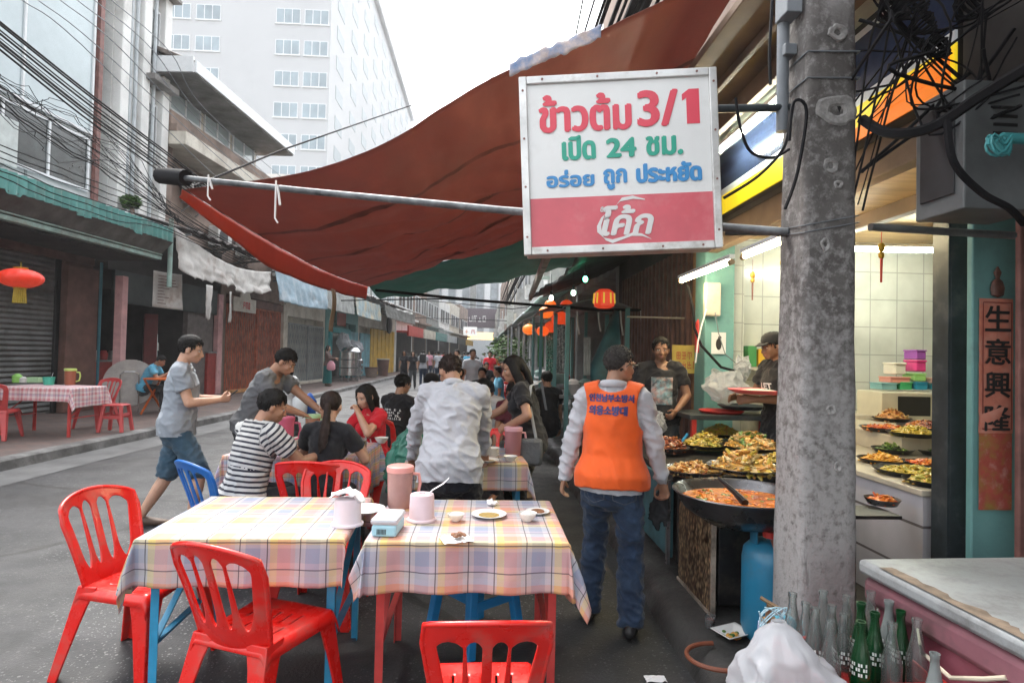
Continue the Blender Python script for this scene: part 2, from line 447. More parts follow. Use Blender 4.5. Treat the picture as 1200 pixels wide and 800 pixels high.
M['panel'] = mat('pale_cladding', (0.62, 0.66, 0.66), rough=0.45, var=0.12, scale=0.8, dirt=(0.36, 0.38, 0.37), dscale=0.6, dthr=0.6)
M['glass_pale'] = mat('pale_window_glass', (0.42, 0.5, 0.52), rough=0.12, var=0.15, scale=0.6, spec=0.9)
M['glass_dark'] = mat('dark_window_glass', (0.045, 0.055, 0.058), rough=0.15, var=0.4, scale=1.4, spec=0.8)
M['tower_glass'] = mat('tower_window_glass', (0.27, 0.34, 0.38), rough=0.2, var=0.2, scale=0.35, spec=0.8)
M['frame_white'] = mat('white_window_frame', (0.72, 0.74, 0.75), rough=0.5, var=0.05)
M['rust_frame'] = mat('rust_brown_frame', (0.22, 0.1, 0.085), rough=0.6, var=0.25, scale=8)
M['brownwall'] = mat('weathered_brown_wall', (0.27, 0.2, 0.165), rough=0.85, var=0.3, scale=1.1, bump=0.3, bscale=20, dirt=(0.11, 0.085, 0.07), dscale=0.8)
M['cream'] = mat('cream_paint', (0.62, 0.58, 0.5), rough=0.7, var=0.12, scale=2, dirt=(0.36, 0.3, 0.24), dscale=1.4)
M['rooftile'] = ripples(mat('grey_roof_tiles', (0.2, 0.17, 0.15), rough=0.8, var=0.3, scale=3), 1, 24, 0.9, 0.04)
M['teal'] = mat('teal_corrugated', (0.15, 0.42, 0.39), rough=0.5, var=0.2, scale=3, dirt=(0.3, 0.32, 0.28), dscale=2.4, dthr=0.62)
M['teal_pale'] = mat('pale_teal_edge', (0.34, 0.5, 0.45), rough=0.6, var=0.25, scale=3, dirt=(0.24, 0.22, 0.18), dscale=2)
M['soffit'] = mat('grey_soffit_board', (0.17, 0.17, 0.16), rough=0.8, var=0.3, scale=2, dirt=(0.08, 0.07, 0.06), dscale=1.7)
M['leanroof'] = mat('pale_sheet_roof', (0.56, 0.62, 0.64), rough=0.55, var=0.15, scale=1.5, dirt=(0.4, 0.42, 0.42), dscale=1.2)
M['shutter'] = ripples(mat('grey_roller_shutter', (0.21, 0.22, 0.215), rough=0.5, metal=0.15, var=0.2, scale=2, dirt=(0.1, 0.1, 0.095), dscale=1.6), 2, 62, 1.0, 0.03)
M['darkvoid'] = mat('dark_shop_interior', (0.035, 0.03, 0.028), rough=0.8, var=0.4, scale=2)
M['brownpier'] = mat('brown_red_pier', (0.14, 0.07, 0.055), rough=0.7, var=0.3, scale=3, bump=0.2)
M['pink'] = mat('pink_paint', (0.62, 0.36, 0.36), rough=0.7, var=0.16, scale=4, bump=0.25, bscale=25, dirt=(0.4, 0.2, 0.19), dscale=2.4, dthr=0.62)
M['redgate'] = mat('rusty_red_gate', (0.5, 0.14, 0.075), rough=0.55, var=0.3, scale=5, dirt=(0.15, 0.06, 0.04), dscale=3)
M['greygate'] = mat('grey_steel_gate', (0.31, 0.34, 0.35), rough=0.5, metal=0.2, var=0.2, scale=4, dirt=(0.16, 0.16, 0.15), dscale=2)
M['yellow'] = mat('yellow_door_paint', (0.66, 0.4, 0.045), rough=0.55, var=0.15, scale=2, dirt=(0.4, 0.25, 0.06), dscale=1.5)
M['bluedoor'] = mat('pale_blue_door', (0.17, 0.38, 0.45), rough=0.6, var=0.2, scale=2, dirt=(0.1, 0.2, 0.22), dscale=1.5)
M['tealwall'] = mat('teal_wall_paint', (0.16, 0.36, 0.35), rough=0.6, var=0.16, scale=1.6, bump=0.2, bscale=18, dirt=(0.09, 0.17, 0.16), dscale=1.6, dthr=0.6)
M['darkgreen'] = mat('dark_green_board', (0.035, 0.045, 0.043), rough=0.6, var=0.3, scale=3)
M['black'] = mat('black_rubber', (0.012, 0.012, 0.013), rough=0.55, var=0.2)
M['cable'] = mat('black_cable_jacket', (0.012, 0.012, 0.014), rough=0.75, spec=.15, var=0.25, scale=1)
M['steel'] = mat('galvanised_steel', (0.33, 0.35, 0.36), rough=0.42, metal=0.75, var=0.2, scale=6, dirt=(0.16, 0.15, 0.14), dscale=4)
M['chrome'] = mat('polished_steel', (0.62, 0.62, 0.62), rough=0.22, metal=0.95, var=0.1)
M['pipegrey'] = mat('grey_plastic_pipe', (0.17, 0.19, 0.21), rough=0.5, var=0.15, scale=5)
M['acwhite'] = mat('air_conditioner_casing', (0.62, 0.62, 0.6), rough=0.5, var=0.08, dirt=(0.36, 0.33, 0.29), dscale=2.5)
M['acgrille'] = mat('air_conditioner_grille', (0.12, 0.12, 0.12), rough=0.6, var=0.2)
M['bluetarp'] = mat('faded_blue_tarpaulin', (0.27, 0.38, 0.46), rough=0.6, var=0.2, scale=2.5, bump=0.3, bscale=8, dirt=(0.4, 0.45, 0.48), dscale=2)
M['whitecloth'] = mat('dirty_white_banner', (0.58, 0.56, 0.53), rough=0.8, var=0.15, scale=3, bump=0.3, bscale=9, dirt=(0.27, 0.17, 0.13), dscale=1.7, dthr=0.62)
M['greycloth'] = mat('grey_canvas', (0.3, 0.31, 0.3), rough=0.85, var=0.2, scale=2, bump=0.3, bscale=10)
M['red'] = mat('red_paint', (0.5, 0.035, 0.03), rough=0.45, var=0.15)
M['redtext'] = mat('red_lettering', (0.62, 0.045, 0.06), rough=0.5, var=0.08)
M['whitetext'] = mat('white_lettering', (0.72, 0.71, 0.7), rough=0.55, var=0.05)
M['blacktext'] = mat('black_lettering', (0.02, 0.018, 0.018), rough=0.6, var=0.05)

# ============================================================ ground and streets
g = MB(); g.grid(lambda u, v: (-300 + 600 * u, -60 + 700 * v, 0.0), 4, 4)
tag(g.build('ground', M['concrete']), kind='structure')
KL = [(-5.95, -8), (-5.8, 7), (-5.42, 14), (-5.27, 22), (-5.1, 40), (-4.6, 90), (-4.3, 150)]
def kerbx(Y):
    for (a, ya), (b, yb) in zip(KL, KL[1:]):
        if ya <= Y <= yb: return a + (b - a) * (Y - ya) / (yb - ya)
    return KL[-1][0]
road = MB(); ys = [-8 + i * 2 for i in range(80)]
for y0, y1 in zip(ys, ys[1:]):
    road.add([(kerbx(y0), y0, .004), (1.12, y0, .004), (1.12, y1, .004), (kerbx(y1), y1, .004)], [(0, 1, 2, 3)])
tag(road.build('road', M['asphalt'], merge=1e-4), kind='structure')
gut = MB()
for y0, y1 in zip(ys, ys[1:]):
    gut.add([(kerbx(y0), y0, .008), (kerbx(y0) + .62, y0, .008), (kerbx(y1) + .62, y1, .008), (kerbx(y1), y1, .008)], [(0, 1, 2, 3)])
tag(gut.build('gutter', M['gutter'], merge=1e-4), kind='structure')
def facx(Y): return -8.5 + .08 * (Y - 15)
pv = MB(); kb = MB()
for y0, y1 in zip(ys, ys[1:]):
    k0, k1 = kerbx(y0), kerbx(y1)
    pv.add([(-16, y0, .15), (k0 - .2, y0, .142), (k1 - .2, y1, .142), (-16, y1, .15)], [(0, 1, 2, 3)])
    for a, b, z in ((0, -.03, 0), ):
        vs = [(k0, y0, -.02), (k0 - .02, y0, .12), (k0 - .05, y0, .14), (k0 - .2, y0, .145), (k0 - .2, y0, 0)]
        v2 = [(k1, y1, -.02), (k1 - .02, y1, .12), (k1 - .05, y1, .14), (k1 - .2, y1, .145), (k1 - .2, y1, 0)]
        kb.add(vs + v2, [(i, i + 1, i + 6, i + 5) for i in range(4)])
tag(pv.build('pavement', M['paver']), kind='structure')
tag(kb.build('kerb', M['kerb'], smooth=True), kind='structure')
# right pavement: grimy, with a worn rounded kerb
pv = MB(); kb = MB(); ys2 = [-6 + i * .5 for i in range(60)] + [24 + i * 4 for i in range(32)]
def kr(y): return 1.06 + .02 * math.sin(y * 1.7) + .012 * math.sin(y * 5.1)
for y0, y1 in zip(ys2, ys2[1:]):
    pv.add([(kr(y0) + .3, y0, .135), (9, y0, .145), (9, y1, .145), (kr(y1) + .3, y1, .135)], [(0, 1, 2, 3)])
    pr = [(0, -.02), (.02, .05), (.05, .1), (.1, .128), (.18, .137), (.3, .135)]
    kb.add([(kr(y0) + a, y0, z) for a, z in pr] + [(kr(y1) + a, y1, z) for a, z in pr], [(i + 1, i, i + 6, i + 7) for i in range(5)])
tag(pv.build('pavement', M['darkwalk']), kind='structure')
tag(kb.build('kerb', M['darkwalk'], smooth=True), kind='structure')

# ============================================================ the left row of shophouses (own frame: x out to the street, y along it)
LA = -math.atan(.08)
def lp(Y, x=0.0, z=0.0):
    return Vector((facx(Y), Y, 0)) + Vector((math.cos(LA), math.sin(LA), 0)) * x + Vector((0, 0, z))
def left(name, label, Y, cat='shophouse', x=0.0, z=0.0, group=None):
    return thing(name, label, cat, lp(Y, x, z), LA, group)

def folding_gate(name, parent, y0, y1, z0, z1, mt, x=0.02, pitch=.13):
    mb = MB(); n = max(3, int((y1 - y0) / pitch))
    for i in range(n + 1):
        y = y0 + (y1 - y0) * i / n; mb.bx(x - .012, x + .012, y - .018, y + .018, z0, z1)
    for k in range(4):
        zc = z0 + (z1 - z0) * (k + .5) / 4; hh = (z1 - z0) / 8.5
        for i in range(n):
            a, b = y0 + (y1 - y0) * i / n, y0 + (y1 - y0) * (i + 1) / n
            s = 1 if i % 2 else -1
            mb.bar((x + .016, a, zc - s * hh), (x + .016, b, zc + s * hh), .006, .02)
    for z in (z0, z1): mb.bx(x - .03, x + .03, y0, y1, z - .03, z + .03)
    m_ = (y0 + y1) / 2; mb.bx(x, x + .06, m_ - .03, m_ + .03, z0, z1)
    return mb.build(name, mt, parent)
def ac_unit(p, rz, label, w=.85, h=.6, d=.32, group='air conditioner units on the left facades'):
    t = thing('air_conditioner', label, 'air conditioner', p, rz, group)
    b = MB(); b.bx(0, d, -w / 2, w / 2, 0, h); b.build('casing', M['acwhite'], t, bevel=.015)
    f = MB(); f.lathe([(.0, d + .004), (h * .38, d + .004), (h * .4, d + .02), (h * .42, d + .004)], 20, M=Matrix.Translation((0, -w * .12, h / 2)) @ Matrix.Rotation(PI / 2, 4, 'Y') @ Matrix.Translation((0, 0, 0)))
    f.build('fan_grille', M['acgrille'], t, smooth=True)
    k = MB()
    for s in (-1, 1): k.bar((-.1, s * w * .35, -.02), (d, s * w * .35, -.02), .03); k.bar((-.1, s * w * .35, -.3), (d * .8, s * w * .35, -.03), .025)
    k.build('bracket', M['steel'], t)
    return t
def window(parent, y0, y1, z0, z1, n=2, x=.03, fm='frame_white', gm='glass_pale', sub=True):
    f = MB(); w = .05
    f.bx(x - .03, x + .03, y0, y1, z1 - w, z1); f.bx(x - .03, x + .03, y0, y1, z0, z0 + w)
    for i in range(n + 1):
        y = y0 + (y1 - y0 - w) * i / n; f.bx(x - .028, x + .028, y, y + w, z0 + w, z1 - w)
    o = f.build('window', M[fm], parent)
    p = MB(); p.bx(x - .012, x - .004, y0 + .02, y1 - .02, z0 + .02, z1 - .02); p.build('pane', M[gm], o)
    return o
def cloth_sheet(name, label, cat, P, mt, sag=.1, seed=0, torn=0.0, nu=40, nv=16, parent=None, fold=.05, group=None, thick=.004, freq=9):
    """hanging sheet over corners P = top-left, top-right, bottom-right, bottom-left with folds and a ragged lower edge"""
    a, b, c, d = [Vector(p) for p in P]; nrm = (b - a).cross(d - a).normalized()
    def fn(u, v):
        vv = v
        if torn and v > .0: vv = v * (1 - torn * (0.5 + .5 * fbm((u * 7 + seed, seed * 3.1, 0))) * (1 if v > .5 else v * 2))
        top = a.lerp(b, u); bot = d.lerp(c, u); p = top.lerp(bot, vv)
        p.z -= sag * math.sin(PI * u) * (1 - .4 * v)
        fo = fold * (math.sin(u * freq * 2 * PI + seed + 2 * fbm((u * 2, v * 2, seed))) * .5 + fbm((u * 6 + seed, v * 2.5, seed + 4)))
        return p + nrm * fo * (.25 + .75 * v)
    mb = MB(); mb.grid(fn, nu, nv, uvf=lambda u, v: (u, v))
    o = mb.build(name, mt, parent, smooth=True, solid=thick, ang=180)
    if parent is None: tag(o, label, cat, group)
    return o

# ---- first shophouse: roller shutter, teal corrugated awning, pale cladding above
t = left('shophouse', 'shophouse with grey roller shutter, teal corrugated awning and pale clad upper storeys', 13.6)
w = MB(); w.bx(-.3, 0, -9, -5.6, .15, 3.4); w.bx(-.35, -.02, -.82, -.02, .15, 3.4, 1); w.bx(-.3, 0, -9, 0, 3.3, 4.6); w.bx(-6, -.3, -9, 0, 4.3, 4.6); w.bx(-6, -.36, -.1, 0, .15, 4.4)
w.build('wall', [M['brownpier'], M['brownpier']], t, bevel=.01)
s = MB(); s.bx(-.16, -.12, -5.6, -.95, .17, 3.3); s.build('roller_shutter', M['shutter'], t)
for y in (-.95, -5.65): s = MB(); s.bx(-.2, -.06, y, y + .09, .15, 3.3); s.build('shutter_rail', M['black'], t)
s = MB(); s.bx(-.02, .12, -.9, -.02, .15, 3.2); s.build('pier', M['brownpier'], t, bevel=.012)
s = MB(); s.tube([(.06, .12, .15), (.06, .12, 3.4)], .03, 8); s.build('drain_pipe', mat('blue_drain_pipe', (.05, .2, .26), .5), t, smooth=True)
ub = MB(); ub.bx(-6, -.02, -9, .0, 4.6, 13); ub.build('upper_wall', M['panel'], t)
jo = MB()
for z in (5.95, 7.0, 8.05, 9.1, 10.2): jo.bx(-.02, -.004, -9, 0, z, z + .025)
for y in (-1.9, -3.9): jo.bx(-.02, -.001, y, y + .05, 4.7, 13)
jo.build('panel_joints', mat('joint_grey', (.3, .33, .33), .7), t)
window(t, -4.6, -.35, 4.85, 6.0, 4, gm='glass_dark')
window(t, -3.85, -.3, 6.1, 9.3, 2, gm='glass_pale')
for y in (-.22, -5.2): s = MB(); s.bx(.0, .09, y, y + .12, 4.6, 13); s.build('frame_post', M['rust_frame'], t)
s = MB(); s.bx(.03, .2, -4.4, -2.3, 4.75, 5.6); s.build('cladding_box', mat('pale_box_panel', (.52, .56, .54), .6), t, bevel=.01)
# awning: sloped sheet, fascia, soffit, edge
aw = MB(); aw.grid(lambda u, v: (0.02 + 1.55 * u, -8.5 + 8.75 * v, 4.62 - .42 * u + .012 * math.sin(v * 220)), 3, 220)
o = aw.build('awning', M['leanroof'], t, solid=.02)
fs = MB(); fs.grid(lambda u, v: (1.6 + .025 * math.sin(v * 8.7 * 36) * 1.0, -8.5 + 8.75 * v, 4.2 - .3 * u - (.05 if int(v * 8.7 * 3.4) % 5 == 0 and u > .9 else 0)), 3, 420)
fs.build('fascia', M['teal'], o, solid=.008)
so = MB(); so.grid(lambda u, v: (1.58 - .3 * u, -8.5 + 8.75 * v, 3.9 - .3 * u), 2, 20); so.build('soffit', M['soffit'], o, solid=.02)
ed = MB(); ed.bx(1.2, 1.34, -8.5, .25, 3.5, 3.58); ed.bx(1.18, 1.36, -8.5, .25, 3.6, 3.63); ed.build('edge_beam', M['teal_pale'], o, bevel=.01)
un = MB(); un.bx(-.02, 1.2, -8.5, .25, 3.46, 3.5); un.build('ceiling_board', M['darkvoid'], o)
po = MB(); po.tube([(1.5, .3, 2.9), (1.5, .3, 4.45)], .05, 10); po.build('downpipe', M['teal_pale'], o, smooth=True)
rag = cloth_sheet('rag', '', '', [(1.66, -5.6, 4.24), (1.66, -4.75, 4.2), (1.68, -4.85, 3.8), (1.68, -5.4, 3.9)], M['whitecloth'], parent=o, nu=12, nv=8, torn=.3, seed=3)

# ---- second shophouse: open shop, dark lintel board, white tower of pipes above
t = left('shophouse', 'open fronted shophouse with dark board over its doorway and white upper wall with pipes', 14.0)
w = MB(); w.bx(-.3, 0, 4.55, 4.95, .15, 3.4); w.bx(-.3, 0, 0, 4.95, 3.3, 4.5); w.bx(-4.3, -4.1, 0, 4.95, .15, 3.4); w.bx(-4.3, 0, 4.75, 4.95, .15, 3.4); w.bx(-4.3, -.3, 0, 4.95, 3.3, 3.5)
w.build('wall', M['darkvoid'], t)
s = MB(); s.bx(.02, .1, .1, 4.6, 2.55, 3.3); s.build('lintel_board', M['darkgreen'], t, bevel=.01)
s = MB(); s.bx(-.12, .02, 3.2, 4.55, .15, 2.55); s.build('grey_panel', mat('grey_brown_panel', (.17, .15, .145), .7, var=.2), t, bevel=.01)
s = MB(); s.bx(-.02, .14, 4.62, 4.9, .15, 3.2); s.build('pier', M['pink'], t, bevel=.012)
s = MB(); s.bx(-4.05, -3.9, .2, 4.5, 1.0, 2.2); s.build('back_shelf', mat('maroon_shelving', (.12, .04, .04), .6, var=.4, scale=6, dirt=(.3, .3, .3), dscale=5), t)
ub = MB(); ub.bx(-5, -.1, 0.02, 2.0, 4.5, 13.5); ub.build('upper_wall', M['white'], t)
for y in (.2, .95, 1.75):
    s = MB(); s.bx(-.1, .12, y - .16, y + .12, 4.5, 13.5); s.build('pilaster', M['white'], t, bevel=.02)
for y in (.42, .62, 1.3):
    s = MB(); s.tube([(.05, y, 4.5), (.05, y, 13)], .045, 8); s.build('pipe', mat('pale_pipe', (.5, .54, .56), .5), t, smooth=True)
for z in (6.2, 8.6): window(t, 1.05, 1.6, z, z + 1.5, 1, x=-.05, gm='glass_dark')
s = MB(); s.bx(-.1, .35, .9, 1.9, 8.1, 8.25); s.bx(-.1, .35, .9, 1.9, 10.5, 10.6); s.build('canopy', M['concrete'], t, bevel=.01)

# ---- third: brown recess, cream balcony slab, dormer with tiled eave, red folding gate
def bay_wall(t, L, mt, z1=3.3, pier=.3):
    w = MB(); w.bx(-.4, 0, 0, pier, .15, z1); w.bx(-.4, 0, L - pier, L, .15, z1); w.bx(-.4, 0, 0, L, z1, z1 + 1.0); w.bx(-.5, -.4, 0, L, .15, z1)
    return w.build('wall', mt, t, bevel=.008)
t = left('shophouse', 'brown shophouse with red folding gate, cream balcony slab and tiled dormer eave', 19.0)
bay_wall(t, 4.7, M['brownwall'], pier=.28)
folding_gate('folding_gate', t, .32, 4.38, .2, 2.95, M['redgate'])
s = MB(); s.bx(-.05, .1, .3, 4.4, 2.98, 3.25); s.build('gate_lintel', M['brownpier'], t)
s = MB(); s.bx(0, .14, 4.42, 4.66, .15, 3.3); s.build('pier', M['cream'], t, bevel=.01)
s = MB(); s.bx(0, .4, .3, 4.4, .152, .22); s.build('doorstep', mat('ochre_step', (.45, .22, .07), .7, var=.2), t, bevel=.01)
ub = MB(); ub.bx(-1.2, -.5, -3.1, 4.7, 4.3, 6.85); ub.bx(-.5, 0, -3.05, -2.75, 4.3, 6.85); ub.build('upper_wall', M['brownwall'], t)
s = MB(); s.bx(-1.2, .55, -3.1, 3.0, 6.85, 7.2); s.build('balcony_slab', M['cream'], t, bevel=.015)
s = MB(); s.bx(-1.2, .3, -3.1, 3.2, 7.21, 7.4); s.bx(-1.2, .15, -3.1, 6.5, 7.4, 7.75); s.bx(-1.2, .6, 3.0, 7.5, 6.5, 6.62); s.build('eave_layer', M['brownwall'], t, bevel=.01)
s = MB(); s.bx(-3, -.2, -3.1, 2.4, 7.7, 9.0); s.build('attic_wall', M['cream'], t)
for k in range(3): window(t, -2.7 + k * 1.7, -1.2 + k * 1.7, 7.95, 8.85, 2, x=-.18)
rf = MB(); rf.grid(lambda u, v: (1.0 - 4 * u, -3.6 + 6.3 * v, 8.75 + 1.5 * u + .03 * math.sin(v * 122)), 4, 130); rf.build('roof', M['rooftile'], t, solid=.1)
s = MB(); s.bx(.98, 1.06, -3.6, 2.7, 8.52, 8.82); s.bx(-3, 1.0, -3.66, -3.58, 8.5, 8.9); s.build('fascia', M['frame_white'], t)
s = MB(); s.bx(-.4, 1.0, -3.6, 2.7, 8.48, 8.52); s.build('soffit', M['soffit'], t)
for k, (Y, z) in enumerate(((17.9, 5.75), (19.3, 4.75), (21.0, 4.7), (23.2, 4.6), (25.5, 4.8), (27.9, 4.7))):
    ac_unit(lp(Y, -.42 if Y < 23 else .02, z), LA, ['white air conditioner high under the cream balcony slab', 'white air conditioner low beside the pipe end of the red tarp', 'white air conditioner under the brown wall above the red gate',
            'white air conditioner at the far end above the red gate', 'white air conditioner above the grey gate shophouse', 'white air conditioner beyond the blue tarpaulin awning'][k], w=1.0 if k == 0 else .85, h=.75 if k == 0 else .6)
# ---- fourth: grey folding gate
t = left('shophouse', 'shophouse with pale grey folding gate under the blue tarpaulin', 23.9)
bay_wall(t, 4.5, M['cream'], z1=2.9, pier=.22)
folding_gate('folding_gate', t, .26, 4.22, .2, 2.6, M['greygate'])
s = MB(); s.bx(0, .3, .2, 4.3, .152, .25); s.build('doorstep', M['cream'], t, bevel=.01)
ub = MB(); ub.bx(-3, -.02, 0, 4.5, 3.95, 8.5); ub.build('upper_wall', M['white'], t)
for k in range(2): window(t, .5 + k * 2.1, 1.9 + k * 2.1, 5.0, 6.6, 2)
# ---- fifth: teal doorway
t = left('shophouse', 'shophouse with teal door frame and small red board, steel pots outside', 28.5)
bay_wall(t, 5.2, M['tealwall'], z1=3.0, pier=.4)
s = MB(); s.bx(0, .12, .35, .65, .15, 2.7); s.bx(0, .12, 3.2, 3.5, .15, 2.7); s.bx(0, .12, .35, 3.5, 2.45, 2.7); s.build('door_frame', mat('teal_door_frame', (.05, .34, .38), .5, var=.15), t, bevel=.01)
s = MB(); s.bx(-.2, -.1, .65, 3.2, .15, 2.45); s.build('doorway', M['glass_dark'], t)
s = MB(); s.bx(.12, .17, 1.2, 2.5, 2.8, 3.45); s.build('board', mat('dull_red_board', (.26, .06, .045), .6), t, bevel=.01)
s = MB(); s.bx(.0, .06, 3.6, 5.1, .15, 2.6); s.build('side_door', M['bluedoor'], t, bevel=.01)
ub = MB(); ub.bx(-3, -.02, 0, 5.2, 4.05, 8); ub.build('upper_wall', M['white'], t)
window(t, .8, 2.2, 5, 6.4, 2); window(t, 3, 4.4, 5, 6.4, 2)
# ---- sixth: pale blue panels then yellow folding door
t = left('shophouse', 'shophouse with bright yellow folding door and dark round fan above it', 33.7)
bay_wall(t, 9, M['cream'], z1=3.0, pier=.25)
mb = MB()
for k in range(12): mb.bx(0, .08 + .03 * (k % 2), 2.5 + k * .5, 2.98 + k * .5, .16, 2.95)
mb.build('folding_door', M['yellow'], t, bevel=.008)
mb = MB()
for k in range(4): mb.bx(0, .07, .3 + k * .52, .8 + k * .52, .16, 2.6)
mb.build('blue_shutter', M['bluedoor'], t, bevel=.008)
mb = MB(); mb.lathe([(0, 0), (.55, 0), (.6, .1), (.5, .16), (.12, .2), (0, .2)], 24, M=Matrix.Translation((.2, 6.2, 3.35)) @ Matrix.Rotation(PI / 2, 4, 'Y')); mb.build('round_vent', M['black'], t, smooth=True)
ub = MB(); ub.bx(-3, -.02, 0, 9, 4.05, 7.6); ub.build('upper_wall', M['greycloth'], t)
for k in range(4): window(t, .6 + k * 2.1, 2.0 + k * 2.1, 4.9, 6.3, 2)
# ---- farther bays
farL = [(43, 6, 'white', 'red awning board', M['red'], 'shophouse with red signboard just past the yellow door'), (49.3, 6, 'brownwall', 'sign', M['cream'], 'brown shophouse with cream slab balcony past the red signboard'),
        (55.6, 7, 'greycloth', 'sign', M['tealwall'], 'grey shophouse with dark teal shop sign far down the left row'), (63, 8, 'white', 'sign', M['leanroof'], 'white shophouse with pale sloping canopy far down the left row'),
        (71.5, 9, 'cream', 'sign', M['darkgreen'], 'cream shophouse with dark green board near the far end of the left row'), (81, 10, 'brownwall', 'sign', M['yellow'], 'last brown shophouse of the left row with yellow board')]
for i, (Y, L, wm, nm, bm_, lab) in enumerate(farL):
    t = left('shophouse', lab, Y)
    bay_wall(t, L, M[wm], z1=3.0, pier=.3)
    s = MB(); s.bx(-.1, -.02, .3, L - .3, .15, 3.0); s.build('opening_shade_panel', M['darkvoid'], t)  # near-black panel across the opening, its colour standing in for interior shade
    s = MB(); s.bx(.0, .9, .2, L - .2, 3.0, 3.12); s.bx(.8, .92, .1, L - .1, 2.75, 3.5); s.build('signboard', bm_, t, bevel=.01)
    s = MB(); s.bx(.1, .7, .6, L * .45, .15, 1.2); s.bx(.1, .6, L * .55, L - .8, .15, 1.5); s.build('stacked_goods', M['soffit'], t, bevel=.03)
    ub = MB(); ub.bx(-3, -.02, 0, L, 4.0, 7.2 + .5 * (i % 3)); ub.bx(-3, .5, 0, L, 4.0, 4.15); ub.build('upper_wall', M[wm], t)
    for k in range(2): window(t, .5 + k * L * .45, .4 + L * .4 + k * L * .45, 4.9, 6.3, 2, gm='glass_dark')
# awnings hanging over the left pavement (each a sheet of its own)
def lc(pts): return [lp(Y, x, z) for Y, x, z in pts]
cloth_sheet('banner_awning', 'torn dirty white cloth awning hanging between shophouses, its lower edge in rags', 'awning', lc([(14.0, 1.5, 4.3), (18.9, 1.6, 3.95), (18.7, 1.7, 3.1), (14.1, 1.7, 3.05)]), M['whitecloth'], sag=.32, torn=.45, seed=1, fold=.09)
for k, (Y, z0, z1, wd) in enumerate(((15.05, 3.1, 2.2, .3), (16.2, 3.05, 2.15, .1))):
    cloth_sheet('cloth_strip', ['wide ragged strip hanging from the torn white awning', 'thin ragged strip hanging from the torn white awning'][k], 'cloth strip', lc([(Y, 1.7, z0), (Y + wd, 1.7, z0), (Y + wd * .7, 1.7, z1), (Y + .02, 1.7, z1)]), M['whitecloth'], sag=0, torn=.2, seed=5 + k, fold=.04, nu=8, nv=14)
cloth_sheet('tarpaulin_awning', 'faded blue tarpaulin awning hanging in front of the grey folding gate', 'awning', lc([(18.9, 1.7, 4.15), (23.3, 1.8, 4.0), (23.2, 1.95, 3.12), (18.9, 1.9, 3.05)]), M['bluetarp'], sag=.1, seed=2, fold=.06)
cloth_sheet('canvas_awning', 'grey canvas awning next after the blue tarpaulin', 'awning', lc([(23.6, 1.6, 4.0), (27.4, 1.6, 4.0), (27.4, 1.7, 3.2), (23.6, 1.7, 3.2)]), M['greycloth'], sag=.05, seed=8, fold=.04)
cloth_sheet('canvas_awning', 'pale blue awning with cream centre hanging before the teal doorway', 'awning', lc([(27.7, 1.6, 4.1), (33.0, 1.4, 4.1), (33.0, 1.5, 3.2), (27.7, 1.7, 3.2)]), mat('blue_cream_canvas', (.33, .43, .46), .7, var=.2, c2=(.5, .42, .28), scale=.4), sag=.05, seed=9, fold=.04)
cloth_sheet('canvas_awning', 'weathered dark awning over the yellow door', 'awning', lc([(33.5, 1.5, 4.2), (42.5, 1.4, 4.2), (42.5, 1.5, 3.5), (33.5, 1.6, 3.5)]), M['soffit'], sag=.05, seed=11, fold=.05)
# ---- lean-to roof edge of rusty sheet running above the awnings
t = left('lean_to_roof', 'long rusty sheet roof above the cloth awnings of the left row', 14.4, 'roof')
rf = MB(); rf.grid(lambda u, v: (.02 + 1.55 * u, .2 + 28 * v, 4.75 - .42 * u + .03 * math.sin(v * 400) + .06 * fbm((v * 30, u * 2, 1))), 4, 260); rf.build('sheet', mat('rusty_sheet', (.17, .15, .14), .8, var=.4, scale=4, dirt=(.34, .33, .31), dscale=2.5), t, solid=.02)
s = MB()
for k in range(15): s.bar((0, .3 + 2 * k, 4.1), (1.5, .3 + 2 * k, 4.25), .05)
s.build('strut', M['steel'], t)

# ============================================================ white hotel tower
t = thing('hotel_tower', 'white high rise tower with rows of grey windows rising behind the left roofs', 'tower block', (-26, 60, 0))
w = MB(); w.bx(-14, 10, 0, 64, 12.2, 49.5); w.bx(-14, 9.4, .6, 63, 0, 12.2); w.bx(-14, 10.6, -.6, 64, 49.5, 50.3)
w.build('wall', M['tower'], t)
fw = MB()
for z in range(7): pass
for k, fl in enumerate(range(11)):
    z = 15.2 + fl * 3.15
    for x0 in (-12.4, -9.6, -6.1, -3.2, 4.6, 7.4) if fl != 0 else (4.8, 7.2, -6, -3):
        if x0 == 7.4 and fl % 2 == 2: continue
        f = MB(); f.bx(x0, x0 + 2.4, -.05, .02, z, z + 1.5); f.bx(x0 - .08, x0 + 2.48, -.12, 0, z - .1, z); o = f.build('window', M['frame_white'], t)
        p = MB()
        for q in range(3): p.bx(x0 + .08 + q * .78 + (.18 if q == 1 else 0) * 0, x0 + .08 + q * .78 + .68, -.07, -.05, z + .08, z + 1.42)
        p.build('pane', M['tower_glass'], o)
    if fl < 11:
        for q in range(9): f = MB(); f.bx(9.98, 10.04, 2.5 + q * 6.6, 5.5 + q * 6.6, z, z + 1.4); f.build('side_window', mat('pale_side_glass', (.3, .34, .36), .5, var=.03), t)
b = MB()
for z, x0, x1 in ((11.9, 1.5, 9.6), (9.0, 2.5, 9.5)):
    b.bx(x0, x1, -2.2, 0, z, z + .3); b.bx(x0, x1, -2.25, -2.15, z + .3, z + .9)
    for q in range(14): b.bx(x0 + q * (x1 - x0) / 14, x0 + q * (x1 - x0) / 14 + .06, -2.22, -2.16, z + .9, z + 1.35)
    b.bx(x0, x1, -2.24, -2.14, z + 1.35, z + 1.45)
b.build('balcony', M['tower'], t)
